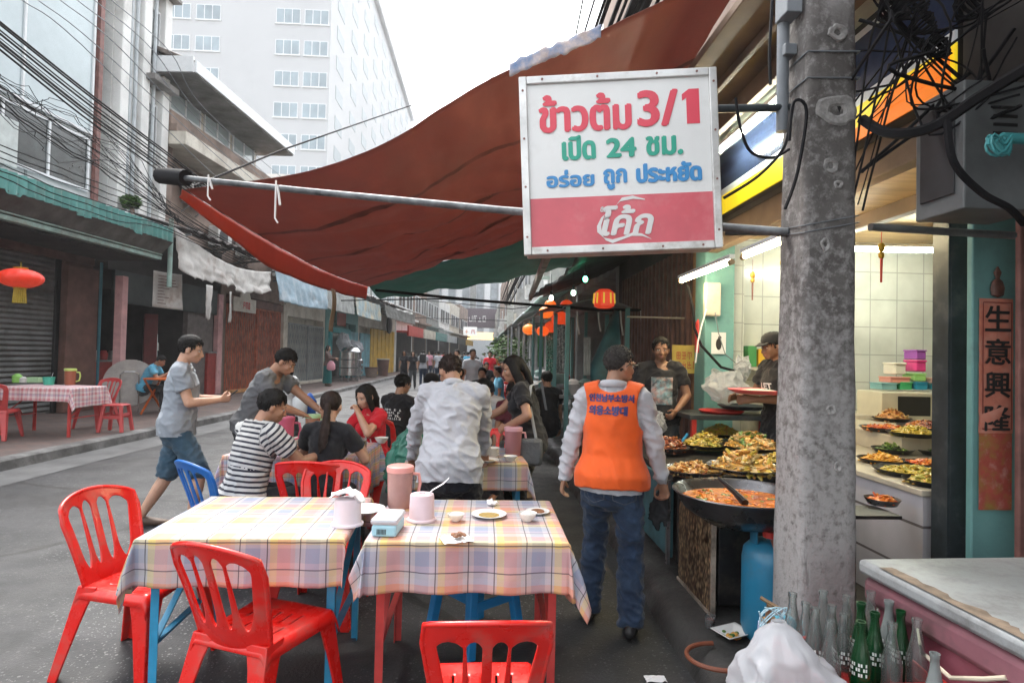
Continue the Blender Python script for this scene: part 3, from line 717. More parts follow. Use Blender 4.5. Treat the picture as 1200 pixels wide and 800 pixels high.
f = MB(); f.bx(4, 8.8, -.06, .02, 12.9, 14.4); f.build('balcony_window', M['tower_glass'], t)
f = MB(); f.bx(9.4, 9.9, 6, 40, 1, 12); f.build('side_bay', M['cream'], t)
for q in range(10):
    f = MB(); f.bx(10.0, 10.5, 3 + q * 6, 4.2 + q * 6, 13 + (q % 3) * 3.15, 14 + (q % 3) * 3.15); f.build('cooling_unit', M['acwhite'], t)

# ============================================================ the end of the street
t = thing('office_block', 'grey office block with tall vertical strips closing the far end of the street', 'building', (2, 128, 0))
w = MB(); w.bx(-24, 16, 0, 20, 0, 43); w.build('wall', mat('pale_grey_block', (.5, .53, .55), .7, var=.1, scale=.1), t)
for k in range(13):
    s = MB(); s.bx(-23 + k * 3, -21.8 + k * 3, -.5, 0, 6, 43); s.build('fin', M['frame_white'] if k % 3 else M['greycloth'], t)
    s = MB(); s.bx(-21.6 + k * 3, -20.3 + k * 3, -.1, 0, 7, 42); s.build('window_strip', mat('blue_grey_glazing', (.32, .36, .39), .3, var=.3, scale=.2, stretch=(1, 1, 3)), t)
t = thing('street_gateway', 'dark gateway beam with lettering and glowing lit shopfront across the far end of the street', 'gateway', (-1, 100, 0))
s = MB(); s.bx(-11, 5, 0, 1.2, 6.0, 9.2); s.build('beam', mat('dark_purple_beam', (.13, .1, .12), .6, var=.2), t)
s = MB(); s.bx(-10.8, -9.8, 0, 1, 0, 6); s.bx(4, 5, 0, 1, 0, 6); s.build('post', M['greycloth'], t)
s = MB(); s.bx(-5, 4.4, .2, .6, 4.0, 5.2); s.build('lit_strip', mat('lit_shopfront', (.8, .5, .2), .5, emit=(1, .62, .25), estr=.6), t)
illegible('lettering', 9, 1.3, M['whitetext'], t, face((-3, -.05, 7.6), (1, 0, 0), (0, 0, 1)), 12, 3)
t = thing('hanging_sign', 'small white hanging sign with red and orange characters far down the street', 'sign', at(551, 388, 70)); t.scale = (.5, .5, .5)
s = MB(); s.bx(-1.6, 1.6, -.1, .1, -1.0, 1.0); s.build('board', mat('white_sign_board', (.75, .75, .73), .5, emit=(1, .98, .95), estr=.12), t, bevel=.03)
illegible('lettering', 1.1, 1.1, mat('orange_lettering', (.8, .25, .03), .5), t, face((-.75, -.11, 0), (1, 0, 0), (0, 0, 1)), 1, 1)
illegible('lettering', 1.1, 1.1, M['redtext'], t, face((.75, -.11, 0), (1, 0, 0), (0, 0, 1)), 1, 2)
# ============================================================ right hand row: open fronted cook shop
M['tile'] = brickish('white_wall_tiles', (.66, .68, .62), (.62, .64, .59), (.42, .43, .4), 1.0, .3, .3, rough=.2, ms=.006, off=0.0, bump=.15, rot=(PI / 2, 0, 0))
M['tile_front'] = brickish('white_counter_tiles', (.62, .6, .63), (.58, .57, .6), (.2, .18, .18), 1.0, .26, .26, rough=.25, ms=.008, off=0.0, bump=.15, rot=(PI / 2, 0, PI / 2))
M['darkmetal'] = mat('dark_painted_steel', (.05, .062, .07), rough=.4, metal=.3, var=.3, scale=5, dirt=(.13, .14, .14), dscale=5, dthr=.64)
M['wood'] = mat('tan_board', (.34, .22, .1), rough=.6, var=.2, scale=2, stretch=(1, 8, 8))
M['brownboard'] = mat('brown_canopy_board', (.16, .11, .075), rough=.7, var=.25, scale=2)
M['slat'] = mat('brown_slat_gate', (.13, .065, .05), rough=.55, var=.3, scale=6)
M['polecon'] = mat('pole_concrete', (.14, .13, .124), rough=.85, var=.28, scale=4, bump=.55, bscale=55, c2=(.2, .19, .185), thr=.6, soft=.08, dirt=(.06, .05, .046), dscale=3.2, dthr=.6)
n_, l_ = M['polecon'].node_tree.nodes, M['polecon'].node_tree.links   # whitewash flaking off the lower shaft, dark pits
b_ = n_['Principled BSDF']; src = b_.inputs['Base Color'].links[0].from_socket; tc = n_.new('ShaderNodeTexCoord'); sp_ = n_.new('ShaderNodeSeparateXYZ'); l_.new(tc.outputs['Object'], sp_.inputs[0])
zr = n_.new('ShaderNodeMapRange'); zr.inputs['From Min'].default_value = 2.1; zr.inputs['From Max'].default_value = .5; zr.inputs['To Max'].default_value = .2; l_.new(sp_.outputs[2], zr.inputs['Value'])
def pn(sc, lo, hi, add=None, st=(1, 1, 1)):
    mp = n_.new('ShaderNodeMapping'); mp.inputs['Scale'].default_value = st; l_.new(tc.outputs['Object'], mp.inputs[0]); z = n_.new('ShaderNodeTexNoise'); z.inputs['Scale'].default_value = sc; z.inputs['Detail'].default_value = 9; z.inputs['Roughness'].default_value = .72; l_.new(mp.outputs[0], z.inputs['Vector']); f = z.outputs['Fac']
    if add is not None: q = n_.new('ShaderNodeMath'); l_.new(f, q.inputs[0]); l_.new(add, q.inputs[1]); f = q.outputs[0]
    r = n_.new('ShaderNodeMapRange'); r.inputs['From Min'].default_value = lo; r.inputs['From Max'].default_value = hi; l_.new(f, r.inputs['Value']); return r.outputs[0]
def pm(f, a, c): q = n_.new('ShaderNodeMix'); q.data_type = 'RGBA'; l_.new(f, q.inputs[0]); l_.new(a, q.inputs[6]); q.inputs[7].default_value = c; return q.outputs[2]
c_ = pm(pn(24, .5, .68, zr.outputs[0]), src, (.3, .29, .285, 1)); c_ = pm(pn(8, .6, .7), c_, (.035, .03, .027, 1)); c_ = pm(pn(4, .6, .72, None, (3, 3, .35)), c_, (.06, .054, .05, 1)); l_.new(c_, b_.inputs['Base Color'])
M['scar'] = mat('chipped_plaster', (.33, .32, .31), rough=.9, var=.25, scale=30, bump=.8, bscale=90)
M['tube_light'] = mat('lit_fluorescent_tube', (1, 1, .95), .4, var=0, emit=(1.0, .8, .46), estr=34)
M['tube_cool'] = mat('lit_cool_tube', (1, 1, 1), .4, var=0, emit=(.95, 1.0, .84), estr=30)

t = thing('cook_shop', 'open fronted cook shop with white tiled wall, teal end columns and lit ceiling', 'shophouse', (2.4, 3, .14))
def Q(*a): return a
w = MB()
w.bx(.16, 5, 3.3, 3.45, 0, 2.72); o = w.build('tiled_wall', M['tile'], t)
w = MB(); w.bx(.17, .32, 3.12, 3.3, 0, 2.6); w.build('tiled_pilaster', M['tile'], t, bevel=.006)
w = MB(); w.bx(-.14, .165, 3.0, 3.3, 0, 2.8); w.build('column', M['tealwall'], t, bevel=.012)
w = MB(); w.bx(.05, .3, -.12, -.08, 0, 2.75); w.build('column', M['tealwall'], t, bevel=.008)
w = MB(); w.bx(4.6, 4.75, -3, 3.3, 0, 2.72); w.bx(.32, 4.75, -.24, -.13, 0, 2.72); w.build('inner_wall', mat('greenish_inner_wall', (.5, .52, .46), .6, var=.1), t)
w = MB(); w.bx(-.1, 4.75, -.12, 3.4, 2.72, 2.8); w.build('ceiling', M['wood'], t)
w = MB(); w.bx(-.12, -.02, -.1, 3.0, 2.5, 2.72); w.bx(.9, 1.0, -.1, 3.3, 2.6, 2.72); w.build('beam', M['brownboard'], t, bevel=.008)
w = MB(); w.bx(.02, .15, .0, .11, 0, 2.5); w.bx(.035, .13, -.002, 0, 0, 2.5); w.build('post', M['darkmetal'], t, bevel=.006)
w = MB(); w.bx(.148, .27, -.28, -.25, 0, 2.75); w.build('brown_post', M['rust_frame'], t, bevel=.008)
# overhead sign band and canopy
w = MB(); w.bx(-.215, -.2, -.32, 3.2, 2.76, 2.93); w.build('yellow_band', mat('yellow_sign_band', (.85, .62, .02), .45, var=.05, emit=(1, .72, .02), estr=.12), t)
w = MB(); w.bx(-.222, -.216, -.3, .8, 2.72, 2.8); w.prism([(-.3, 0), (.32, 0), (.1, .1), (-.3, .1)], .004, 0, Matrix.Translation((-.226, 0, 2.8)) @ Matrix.Rotation(PI / 2, 4, 'Z') @ Matrix.Rotation(PI / 2, 4, 'X'))
w.build('orange_band', mat('orange_sign_band', (.85, .2, .02), .45, var=.05, emit=(1, .25, .02), estr=.12), t)
w = MB(); w.bx(-.213, -.2, -.32, 3.2, 2.93, 2.99); w.bx(-.213, -.2, -.32, 3.2, 3.33, 3.37); w.build('white_band', M['frame_white'], t)
w = MB(); w.bx(-.21, -.2, -.32, 3.2, 2.99, 3.33); w.build('blue_band', mat('dark_blue_sign_band', (.035, .05, .1), .16, var=.15, spec=.9), t)
w = MB(); w.bx(-.46, -.2, -.7, 9, 3.42, 3.46); w.build('soffit_board', mat('pale_green_soffit', (.5, .52, .4), .5, var=.1), t)
w = MB(); w.bx(-.98, -.46, -.7, 9, 3.44, 3.5); w.bx(-.5, -.44, -.7, 9, 3.3, 3.44); w.bx(-.74, -.7, -.7, 9, 3.38, 3.44); w.build('canopy_board', M['brownboard'], t, bevel=.006)
w = MB(); w.bx(-.2, -.1, -.3, 3.2, 2.72, 3.44); w.build('band_box', M['darkvoid'], t)
w = MB(); w.bx(-.1, 5, -4.5, 9, 3.5, 11); w.build('upper_wall', M['brownwall'], t)
w = MB(); w.bx(-.19, .25, -3.2, -.34, 2.2, 3.6); w.build('dark_canopy_end', M['darkvoid'], t)
w = MB(); w.bx(.32, 4.6, -3.2, -.3, .0, 2.72); w.bx(.28, .32, -3.2, -.35, 0, 3.0); w.build('near_wall', M['darkvoid'], t)

def tube_lamp(name, label, a, b, r=.016, mt='tube_light', group='fluorescent tubes over the cook shop'):
    a, b = Vector(a), Vector(b)
    t = thing(name, label, 'lamp', a, 0, group)
    d = b - a
    m1 = MB(); m1.tube([(0, 0, 0), d], r, 10); m1.build('tube', M[mt], t, smooth=True)
    m2 = MB(); m2.bar(Vector((0, 0, .045)) - d * .02, d * 1.02 + Vector((0, 0, .045)), .05, .035); m2.build('batten', M['frame_white'], t, bevel=.004)
    m3 = MB(); u = d.normalized()
    for q in (Vector(), d): m3 = MB(); m3.tube([q - u * .025, q + u * .025], r * 1.5, 10); m3.build('end_cap', mat('tan_cap', (.3, .22, .14), .5), t)
    return t
tube_lamp('fluorescent_lamp', 'glowing tube lamp slung under the canopy right of the white and red sign', (2.0, 6.0, 2.34), (2.0, 4.76, 2.345))
tube_lamp('fluorescent_lamp', 'glowing tube lamp partly hidden behind the concrete pole', (2.0, 4.52, 2.35), (2.0, 3.5, 2.36))
tube_lamp('fluorescent_lamp', 'long white tube lamp on the shop ceiling right of the pole', (3.0, 5.5, 2.62), (4.6, 5.4, 2.62), mt='tube_cool')
tube_lamp('fluorescent_lamp', 'cool tube lamp high under the pale green soffit above the sign band', (2.02, 5.1, 3.36), (2.02, 3.9, 3.36), r=.014, mt='tube_cool')

# the neighbour: brown folding slat gate under a dark awning
t = thing('shophouse', 'shophouse with tall brown slat gate behind the vendor in black', 'shophouse', (2.4, 6.45, .14))
w = MB(); w.bx(0, .3, 3.7, 4.1, 0, 3.4); w.bx(0, 3, -.15, 4.1, 2.75, 3.5); w.build('wall', M['darkvoid'], t)
g = MB()
for k in range(40):
    y = .1 + k * .09; g.bx(-.03 - .02 * (k % 2), .0, y, y + .035, .02, 2.72)
for z in (.1, 1.3, 2.5): g.bx(-.025, -.005, .1, 3.7, z, z + .05)
g.build('slat_gate', M['slat'], t)
w = MB(); w.bx(-.1, .02, -.15, .05, 0, 2.75); w.build('jamb', mat('orange_brown_jamb', (.3, .15, .06), .6, var=.3, scale=7), t, bevel=.01)
cloth_sheet('dark_awning', 'dark sagging awning over the brown slat gate and lantern stalls', 'awning', [(2.4, 6.6, 3.3), (2.4, 12.5, 3.25), (.95, 12.5, 2.75), (1.25, 6.6, 2.85)], mat('black_tarpaulin', (.03, .032, .034), .6, var=.3, bump=.3, bscale=9), sag=.08, seed=4, fold=.05)
w = MB(); w.bar((.72, 6.3, 2.78), (1.0, 13, 2.8), .07, .12); tag(w.build('awning_beam', mat('pale_timber', (.36, .31, .26), .7, var=.3), None), 'pale timber beam along the outer edge of the dark awning', 'beam')

# farther right hand row
farR = [(10.6, 5, 'greycloth', 'grey shophouse with teal posts behind the lantern stall'), (15.8, 6, 'brownwall', 'brown shophouse behind the glittering green bead curtain'), (22, 8, 'white', 'white shophouse with jutting eave on the right row'),
        (30.2, 10, 'greycloth', 'grey shophouse farther along the right row'), (40.5, 14, 'cream', 'cream shophouse far along the right row'), (55, 22, 'brownwall', 'brown shophouse near the far end of the right row'), (77.5, 24, 'greycloth', 'last grey shophouse of the right row')]
for i, (Y, L, wm, lab) in enumerate(farR):
    t = thing('shophouse', lab, 'shophouse', (2.5 - .008 * Y, Y, .14))
    w = MB(); w.bx(.9, 1.2, 0, L, 0, 3.1); w.bx(0, 3, 0, L, 3.0, 8 + (i * 37 % 3)); w.bx(0, 1, 0, .3, 0, 3); w.bx(0, 1, L - .3, L, 0, 3); w.build('wall', M[wm], t, bevel=.01)
    w = MB(); w.bx(.86, .9, .3, L - .3, .05, 2.8); w.build('opening_shade_panel', M['darkvoid'], t)  # flat dark panel coloured like the shade inside the shop
    w = MB(); w.grid(lambda u, v: (.1 - 1.0 * u, L * v, 3.3 - .35 * u + .02 * math.sin(v * L * 20)), 3, int(L * 12)); w.build('eave', M[('rooftile', 'teal_pale', 'leanroof')[i % 3]], t, solid=.03)
    for k in range(2):
        o = MB(); o.bx(-.06, .05, .5 + k * L * .45, .5 + k * L * .45 + min(1.6, L * .3), 4.6, 6.2); o = o.build('window', M['frame_white'], t)
        p = MB(); p.bx(-.075, -.06, .6 + k * L * .45, .4 + k * L * .45 + min(1.6, L * .3), 4.7, 6.1); p.build('pane', M['glass_dark'], o)
    w = MB(); w.bx(-.5, 0, L * .2, L * .2 + .12, 3.4, 5.0); w.build('fin_wall', M['acwhite'], t, bevel=.01); w = MB(); w.bx(-.45, -.05, L * .6, L * .6 + .9, 4.0, 4.6); w.build('cooling_unit', M['acwhite'], t, bevel=.01)

# ============================================================ utility pole
PX, PY = 1.475, 2.585
t = thing('utility_pole', 'weathered square concrete utility pole with bolt holes and flaking pale paint', 'utility pole', (PX, PY, .13))
def pole_shell():
    mb = MB(); n = 46; k = 6
    def ring(z):
        h = .128 - .0065 * z; c = .018; out = []
        base = [(-h + c, -h), (h - c, -h), (h, -h + c), (h, h - c), (h - c, h), (-h + c, h), (-h, h - c), (-h, -h + c)]
        for i in range(8):
            a, b = base[i], base[(i + 1) % 8]; m_ = k if i % 2 == 0 else 1
            for q in range(m_):
                f = q / m_; x, y = a[0] + (b[0] - a[0]) * f, a[1] + (b[1] - a[1]) * f
                d = .0045 * fbm((x * 22, y * 22, z * 6)) + (.004 * fbm((x * 60, y * 60, z * 30 + 9)) if z < 1.9 else 0)
                out.append((x * (1 + d * 6), y * (1 + d * 6), z))
        return out
    vs = []; 
    for i in range(n + 1): vs += ring(5.4 * i / n)
    L = 4 * (k + 1); fs = [(i * L + j, i * L + (j + 1) % L, (i + 1) * L + (j + 1) % L, (i + 1) * L + j) for i in range(n) for j in range(L)]
    mb.add(vs, fs); return mb
pole_shell().build('shaft', M['polecon'], t, smooth=True, ang=50)
def patch(x, z, r, side=0, big=1.0):
    h = .128 - .0065 * z
    mb = MB(); n = 22; vs = []; 
    for ring_, (rr, dz) in enumerate(((1.0, .001), (.86, .006), (.45, .004), (.3, -.004))):
        for j in range(n):
            a = 2 * PI * j / n; q = r * rr * (1 + .22 * fbm((math.cos(a) * 1.6 + x * 9, math.sin(a) * 1.6, z * 5)))
            vs.append((x + q * math.cos(a) * big, -h - .002 - dz, z + q * math.sin(a)))
    fs = [(i * n + j, i * n + (j + 1) % n, (i + 1) * n + (j + 1) % n, (i + 1) * n + j) for i in range(3) for j in range(n)]
    mb.add(vs, fs, 0); mb.add([vs[3 * n + j] for j in range(n)], [tuple(range(n))], 1)
    mb.build('bolt_hole', [M['scar'], M['black']], t)
for x, z, r, b in ((.02, 2.84, .036, 1.2), (.02, 2.5, .07, 1.3), (-.01, 2.26, .035, 1), (.025, 2.18, .02, 1), (.0, 1.22, .02, 1.1), (.03, .98, .022, .8), (-.03, 1.92, .03, .7)): patch(x, z, r, 0, b)
w = MB()
for z in (2.75, 2.635):
    w = MB(); h = .128 - .0065 * z + .004; w.tube([(-h, -h, z), (h, -h, z + .01), (h, h, z), (-h, h, z), (-h, -h, z)], .004, 6); w.build('wire_band', M['pipegrey'], t)
for z in (2.0, 2.03): w = MB(); h = .128 - .0065 * z + .003; w.tube([(-h, -h, z - .03), (h, -h, z + .02), (h, h, z), (-h, h, z), (-h, -h, z - .03)], .0025, 5); w.build('wire_band', M['pipegrey'], t)
w = MB(); w.tube([(-.155, .02, 2.45), (-.155, .02, 5.2)], .026, 12); w.build('conduit', M['pipegrey'], t, smooth=True)
w = MB(); w.bx(-.17, -.115, -.03, .05, 2.78, 2.83); w.build('conduit_clamp', M['pipegrey'], t, bevel=.005)
w = MB(); w.bx(-.19, -.12, -.08, .03, 2.94, 3.06); w.build('conduit_box', M['pipegrey'], t, bevel=.005)

# ============================================================ hanging sign
TL, TR, BR, BL = at(606, 92, 2.57), at(838, 79, 2.49), at(848, 291, 2.49), at(616, 299, 2.57)
c = (TL + TR + BR + BL) / 4; SW = ((TR - TL).length + (BR - BL).length) / 2; SH = ((TL - BL).length + (TR - BR).length) / 2
FM = face(c, (TR + BR) - (TL + BL), (TL + TR) - (BL + BR))
t = thing('hanging_sign', 'square white and red light box sign with Thai lettering, bracketed to the pole', 'sign', c)
t.matrix_world = FM
hw, hh = SW / 2, SH / 2
b = MB(); b.bx(-hw + .01, hw - .01, -hh + .01, hh - .01, -.17, -.012); b.build('casing', mat('sign_casing', (.5, .45, .4), .5, var=.3, dirt=(.24, .18, .15), dscale=6), t, bevel=.008)
split = -hh + SH * .315
b = MB(); b.bx(-hw + .03, hw - .03, split, hh - .03, -.012, 0); b.build('white_panel', mat('sign_acrylic_white', (.76, .77, .76), .3, var=.05, scale=3, dirt=(.6, .6, .58), dscale=3, dthr=.66), t)
b = MB(); b.bx(-hw + .03, hw - .03, -hh + .03, split, -.012, .0005); b.build('red_panel', mat('sign_faded_red', (.62, .1, .13), .3, var=.12, scale=3, dirt=(.66, .2, .22), dscale=3.5, dthr=.62), t)
b = MB(); w_ = .034
b.bx(-hw, -hw + w_, -hh, hh, -.02, .012); b.bx(hw - w_, hw, -hh, hh, -.02, .012); b.bx(-hw + w_, hw - w_, hh - w_, hh, -.02, .0115); b.bx(-hw + w_, hw - w_, -hh, -hh + w_, -.02, .0115)
b.build('frame', mat('aluminium_frame', (.62, .62, .61), .35, metal=.4, var=.15, dirt=(.3, .27, .24), dscale=7, dthr=.63), t, bevel=.004)
b = MB()
for x in (-hw + .016, hw - .016):
    for q in (-.4, -.12, .15, .42): b.lathe([(.005, .012), (.005, .0145), (0, .0155)], 8, c=(x, q * SH, 0))
for y in (-hh + .016, hh - .016):
    for q in (-.38, -.1, .2, .4): b.lathe([(.005, .0115), (.005, .0145), (0, .0155)], 8, c=(q * SW, y, 0))
b.build('rivets', M['rust_frame'], t)
def sg(name, s, x0, x1, y0, y1, mt, bold=.004, shear=0.0):
    """x0..x1, y0..y1: place inside the sign as fractions from the left and from the top"""
    write(name, s, (x1 - x0) * SW, (y1 - y0) * SH, mt, t, Matrix.Translation((-hw + (x0 + x1) / 2 * SW, hh - (y0 + y1) / 2 * SH, .0012)), bold, shear)
gr = mat('green_lettering', (.02, .36, .25), .4, var=.05); bl = mat('blue_lettering', (.04, .26, .58), .4, var=.05); rd = mat('bright_red_lettering', (.72, .06, .1), .4, var=.05)
sg('lettering', 'ข้าวต้ม', .105, .56, .115, .315, rd, .0075)
sg('lettering', '3/', .605, .795, .115, .305, rd, .008)
o1 = MB(); o1.prism([(0, 0), (.055, 0), (.055, .15), (.012, .15), (-.018, .128), (-.018, .1), (.0, .112)], .0006, 0, Matrix.Translation((-hw + .845 * SW, hh - .305 * SH, .001))); o1.build('lettering', rd, t)
sg('lettering', 'เปิด', .215, .375, .345, .475, gr, .0055)
sg('lettering', '24', .44, .58, .37, .47, gr, .006)
sg('lettering', 'ชม.', .64, .815, .37, .47, gr, .0055)
sg('lettering', 'อร่อย', .13, .365, .535, .625, bl, .0045)
sg('lettering', 'ถูก', .42, .53, .54, .65, bl, .0045)
sg('lettering', 'ประหยัด', .585, .905, .515, .62, bl, .0045)
sg('lettering', 'โค้ก', .40, .655, .745, .905, M['whitetext'], .0055, .25)
sg('lettering', 'ดื่ม', .395, .425, .745, .775, M['whitetext'], .0012)
sw = MB(); 
def stroke(pts, wd):
    n = len(pts); vs = []
    for i, (x, y) in enumerate(pts):
        a = pts[max(0, i - 1)]; b2 = pts[min(n - 1, i + 1)]; d = Vector((b2[0] - a[0], b2[1] - a[1])).normalized(); k = wd[i] / 2
        vs += [(-hw + x * SW - d.y * k, hh - y * SH + d.x * k, .0035), (-hw + x * SW + d.y * k, hh - y * SH - d.x * k, .0035)]
    sw.add(vs, [(2 * i, 2 * i + 1, 2 * i + 3, 2 * i + 2) for i in range(n - 1)])
stroke([(.62, .715), (.56, .70), (.5, .71), (.47, .745), (.44, .77), (.405, .80), (.385, .85), (.385, .89), (.41, .925), (.45, .94), (.5, .925), (.55, .905), (.6, .91), (.645, .935)], [.004, .014, .018, .016, .015, .017, .019, .019, .018, .016, .014, .014, .012, .002])
sw.build('swash', M['whitetext'], t)
# sign brackets to the pole
w = MB(); w.tube([(.95, 2.6, 2.665), (1.38, 2.6, 2.69)], .018, 10); tag(w.build('bracket_pipe', M['darkmetal'], None, smooth=True), 'black pipe bracket joining the top of the white and red sign to the pole', 'bracket')

# ============================================================ red tarpaulin canopy with its pipe
tm = mat('red_tarpaulin', (.24, .095, .078), rough=.65, var=.35, scale=1.4, bump=.6, bscale=7, c2=(.16, .07, .06), thr=.53, dirt=(.13, .085, .075), dscale=1.1, dthr=.55, stretch=(1, .5, 2.2))
n_, l_ = tm.node_tree.nodes, tm.node_tree.links
tr = n_.new('ShaderNodeBsdfTranslucent'); tr.inputs['Color'].default_value = (.31, .115, .09, 1)
ms = n_.new('ShaderNodeMixShader'); ms.inputs[0].default_value = .45
out = [q for q in n_ if q.type == 'OUTPUT_MATERIAL'][0]
l_.new(n_['Principled BSDF'].outputs[0], ms.inputs[1]); l_.new(tr.outputs[0], ms.inputs[2]); l_.new(ms.outputs[0], out.inputs['Surface'])
A0, B0, C0, D0 = at(217, 222, 4.45), at(885, -48, 3.55), at(700, 256, 8.8), at(432, 336, 11.3)
NEP = [A0, at(330, 207, 4.33), at(400, 189, 4.23), at(467, 160, 4.12), at(517, 127, 4.05), at(580, 90, 3.96), at(677, 48, 3.8), at(780, 0, 3.65), B0]
NEU = [0, .17, .28, .39, .48, .58, .73, .88, 1.0]
def NE(u):
    for i in range(8):
        if u <= NEU[i + 1] + 1e-9:
            f = (u - NEU[i]) / (NEU[i + 1] - NEU[i]); a = NEP[max(0, i - 1)]; b = NEP[i]; c = NEP[i + 1]; d = NEP[min(8, i + 2)]
            return .5 * ((2 * b) + (-a + c) * f + (2 * a - 5 * b + 4 * c - d) * f * f + (-a + 3 * b - 3 * c + d) * f ** 3)
    return NEP[-1].copy()
def tarp(u, v):
    a = NE(u); d = D0.lerp(C0, u); p = a.lerp(d, v)
    p.z -= .10 * math.sin(PI * v) * (1 - .6 * u) + .05 * math.sin(PI * u) * math.sin(PI * v)
    w = min(1, v * 5 + .12) * min(1, u * 5 + .12) * (.02 * math.sin((u * 11 - v * 7) * 2 + 3 * fbm((u * 3, v * 3, 1))) * math.sin(PI * min(1, u * 1.2 + .05)) + .035 * fbm((u * 7, v * 3, 5)) + .02 * fbm((u * 5 + v * 9, v * 3 - u * 14, 2)))
    fe = min(1, u * 5 + .04); p.z += w + fe * .02 * min(1, v * 4) * (1 - .4 * u) * math.sin(v * 34 - 5 * u + 3.5 * fbm((u * 3, v * 4, 8))) + fe * .05 * min(1, v * 3) * max(0, 1 - 3 * abs(noise.noise(Vector((u * 2 + v * 3, v * 9 - u * 3, 1)))))
    return p
mb = MB(); mb.grid(tarp, 110, 70)
t = thing('tarpaulin_canopy', 'big sagging red tarpaulin strung from the right eaves over the street tables', 'tarpaulin', A0)
def rebuilt(mb, name, mt, parent, **k):
    o_ = Vector(parent.location); mb.v = [tuple(Vector(v) - o_) for v in mb.v]; return mb.build(name, mt, parent, **k)
rebuilt(mb, 'sheet', tm, t, smooth=True, solid=.004, ang=180)
hm = MB(); 
def hem(u, v):   # folded valance on the street side
    p = tarp(0, u * 1.0); return p + Vector((-.02 - .02 * v + .012 * fbm((u * 9, v, 3)), 0, -.24 * v * (1 + .12 * fbm((u * 5, 2, 7))) * min(1, .25 + u * 3)))
hm.grid(hem, 60, 6); 
tm2 = mat('red_tarpaulin_hem', (.36, .07, .045), rough=.5, var=.15, scale=3, bump=.3, bscale=7)
n_, l_ = tm2.node_tree.nodes, tm2.node_tree.links
tr = n_.new('ShaderNodeBsdfTranslucent'); tr.inputs['Color'].default_value = (.55, .11, .06, 1)
ms = n_.new('ShaderNodeMixShader'); ms.inputs[0].default_value = .45
out = [q for q in n_ if q.type == 'OUTPUT_MATERIAL'][0]
l_.new(n_['Principled BSDF'].outputs[0], ms.inputs[1]); l_.new(tr.outputs[0], ms.inputs[2]); l_.new(ms.outputs[0], out.inputs['Surface'])
rebuilt(hm, 'valance', tm2, t, smooth=True, solid=.004, ang=180)
rp = MB(); rp.grid(lambda u, v: tarp(.61 + .16 * u, .0) + Vector((0, -.015, .035 - .09 * v + .02 * fbm((u * 12, v * 2, 4)))), 30, 4); rebuilt(rp, 'torn_edge', mat('torn_print_edge', (.5, .42, .4), .7, var=.3, scale=9, c2=(.1, .2, .38), thr=.55), t, smooth=True, solid=.003, ang=180)
st = MB(); p = tarp(.0, .62)
st.grid(lambda u, v: p + Vector((-.02 + .02 * math.sin(v * 5), .24 * u, -.2 - .62 * v)), 4, 10); rebuilt(st, 'tan_strip', mat('tan_cloth', (.46, .36, .26), .8, var=.15), t, smooth=True, solid=.003, ang=180)
sm = MB()
for v0 in (.2, .42, .64, .85): sm.grid(lambda u, v: tarp(u, v0 + .012 * v) + Vector((0, 0, -.006)), 90, 1)
rebuilt(sm, 'seam', mat('tarpaulin_seam', (.12, .035, .03), .7, var=.3), t, smooth=True)
# support pipe
pl = MB(); a, b = at(190, 206, 4.5), Vector((1.36, 2.62, 2.13)); pl.tube([a, a.lerp(b, .33) + Vector((0, 0, -.015)), a.lerp(b, .66) + Vector((0, 0, -.02)), b], .021, 12)
o = thing('support_pipe', 'long grey steel pipe carrying the red tarpaulin, tied with white strings', 'pipe', a)
rebuilt(pl, 'pipe', mat('weathered_steel_pipe', (.15, .16, .17), .55, metal=.5, var=.4, scale=7, dirt=(.05, .05, .05), dscale=5), o, smooth=True)
s = MB(); s.tube([a - (b - a).normalized() * .02, a + (b - a).normalized() * .26], .06, 10); rebuilt(s, 'wrapping', M['cable'], o, smooth=True)
s = MB(); q = a.lerp(b, .72); s.tube([q, q + (b - a).normalized() * .2], .034, 10); rebuilt(s, 'coupling', M['black'], o, smooth=True)
for f, L in ((.12, .12), (.27, .22)):
    s = MB(); q = a.lerp(b, f); s.tube([q + Vector((0, -.03, .03)), q + Vector((0, -.03, -L)), q + Vector((.02, -.03, -L - .03))], .006, 6); s.tube([q + Vector((.01, -.03, 0)), q + Vector((.03, -.03, -L * .6))], .008, 6); rebuilt(s, 'string', M['whitetext'], o)
w = MB(); w.tube([at(228, 218, 4.4), at(330, 176, 6.0), at(440, 138, 9.0), at(580, 90, 16)], .009, 6); tag(w.build('guy_rope', M['cable']), 'thin dark rope rising from the red tarpaulin corner across the white sky', 'rope')
# green tarpaulin beyond
gm = mat('dark_green_tarpaulin', (.025, .12, .1), rough=.6, var=.3, scale=2, bump=.4, bscale=6, dirt=(.02, .05, .045), dscale=1.2)
n_, l_ = gm.node_tree.nodes, gm.node_tree.links
tr = n_.new('ShaderNodeBsdfTranslucent'); tr.inputs['Color'].default_value = (.02, .22, .17, 1)
ms = n_.new('ShaderNodeMixShader'); ms.inputs[0].default_value = .3
out = [q for q in n_ if q.type == 'OUTPUT_MATERIAL'][0]
l_.new(n_['Principled BSDF'].outputs[0], ms.inputs[1]); l_.new(tr.outputs[0], ms.inputs[2]); l_.new(ms.outputs[0], out.inputs['Surface'])
cloth_sheet('tarpaulin_canopy', 'dark green tarpaulin hanging beyond the lower edge of the red one', 'tarpaulin', [at(428, 330, 11.5), at(720, 238, 9.6), at(700, 306, 13.5), at(446, 352, 13.5)], gm, sag=.08, seed=6, fold=.06, nu=60, nv=20, freq=5)
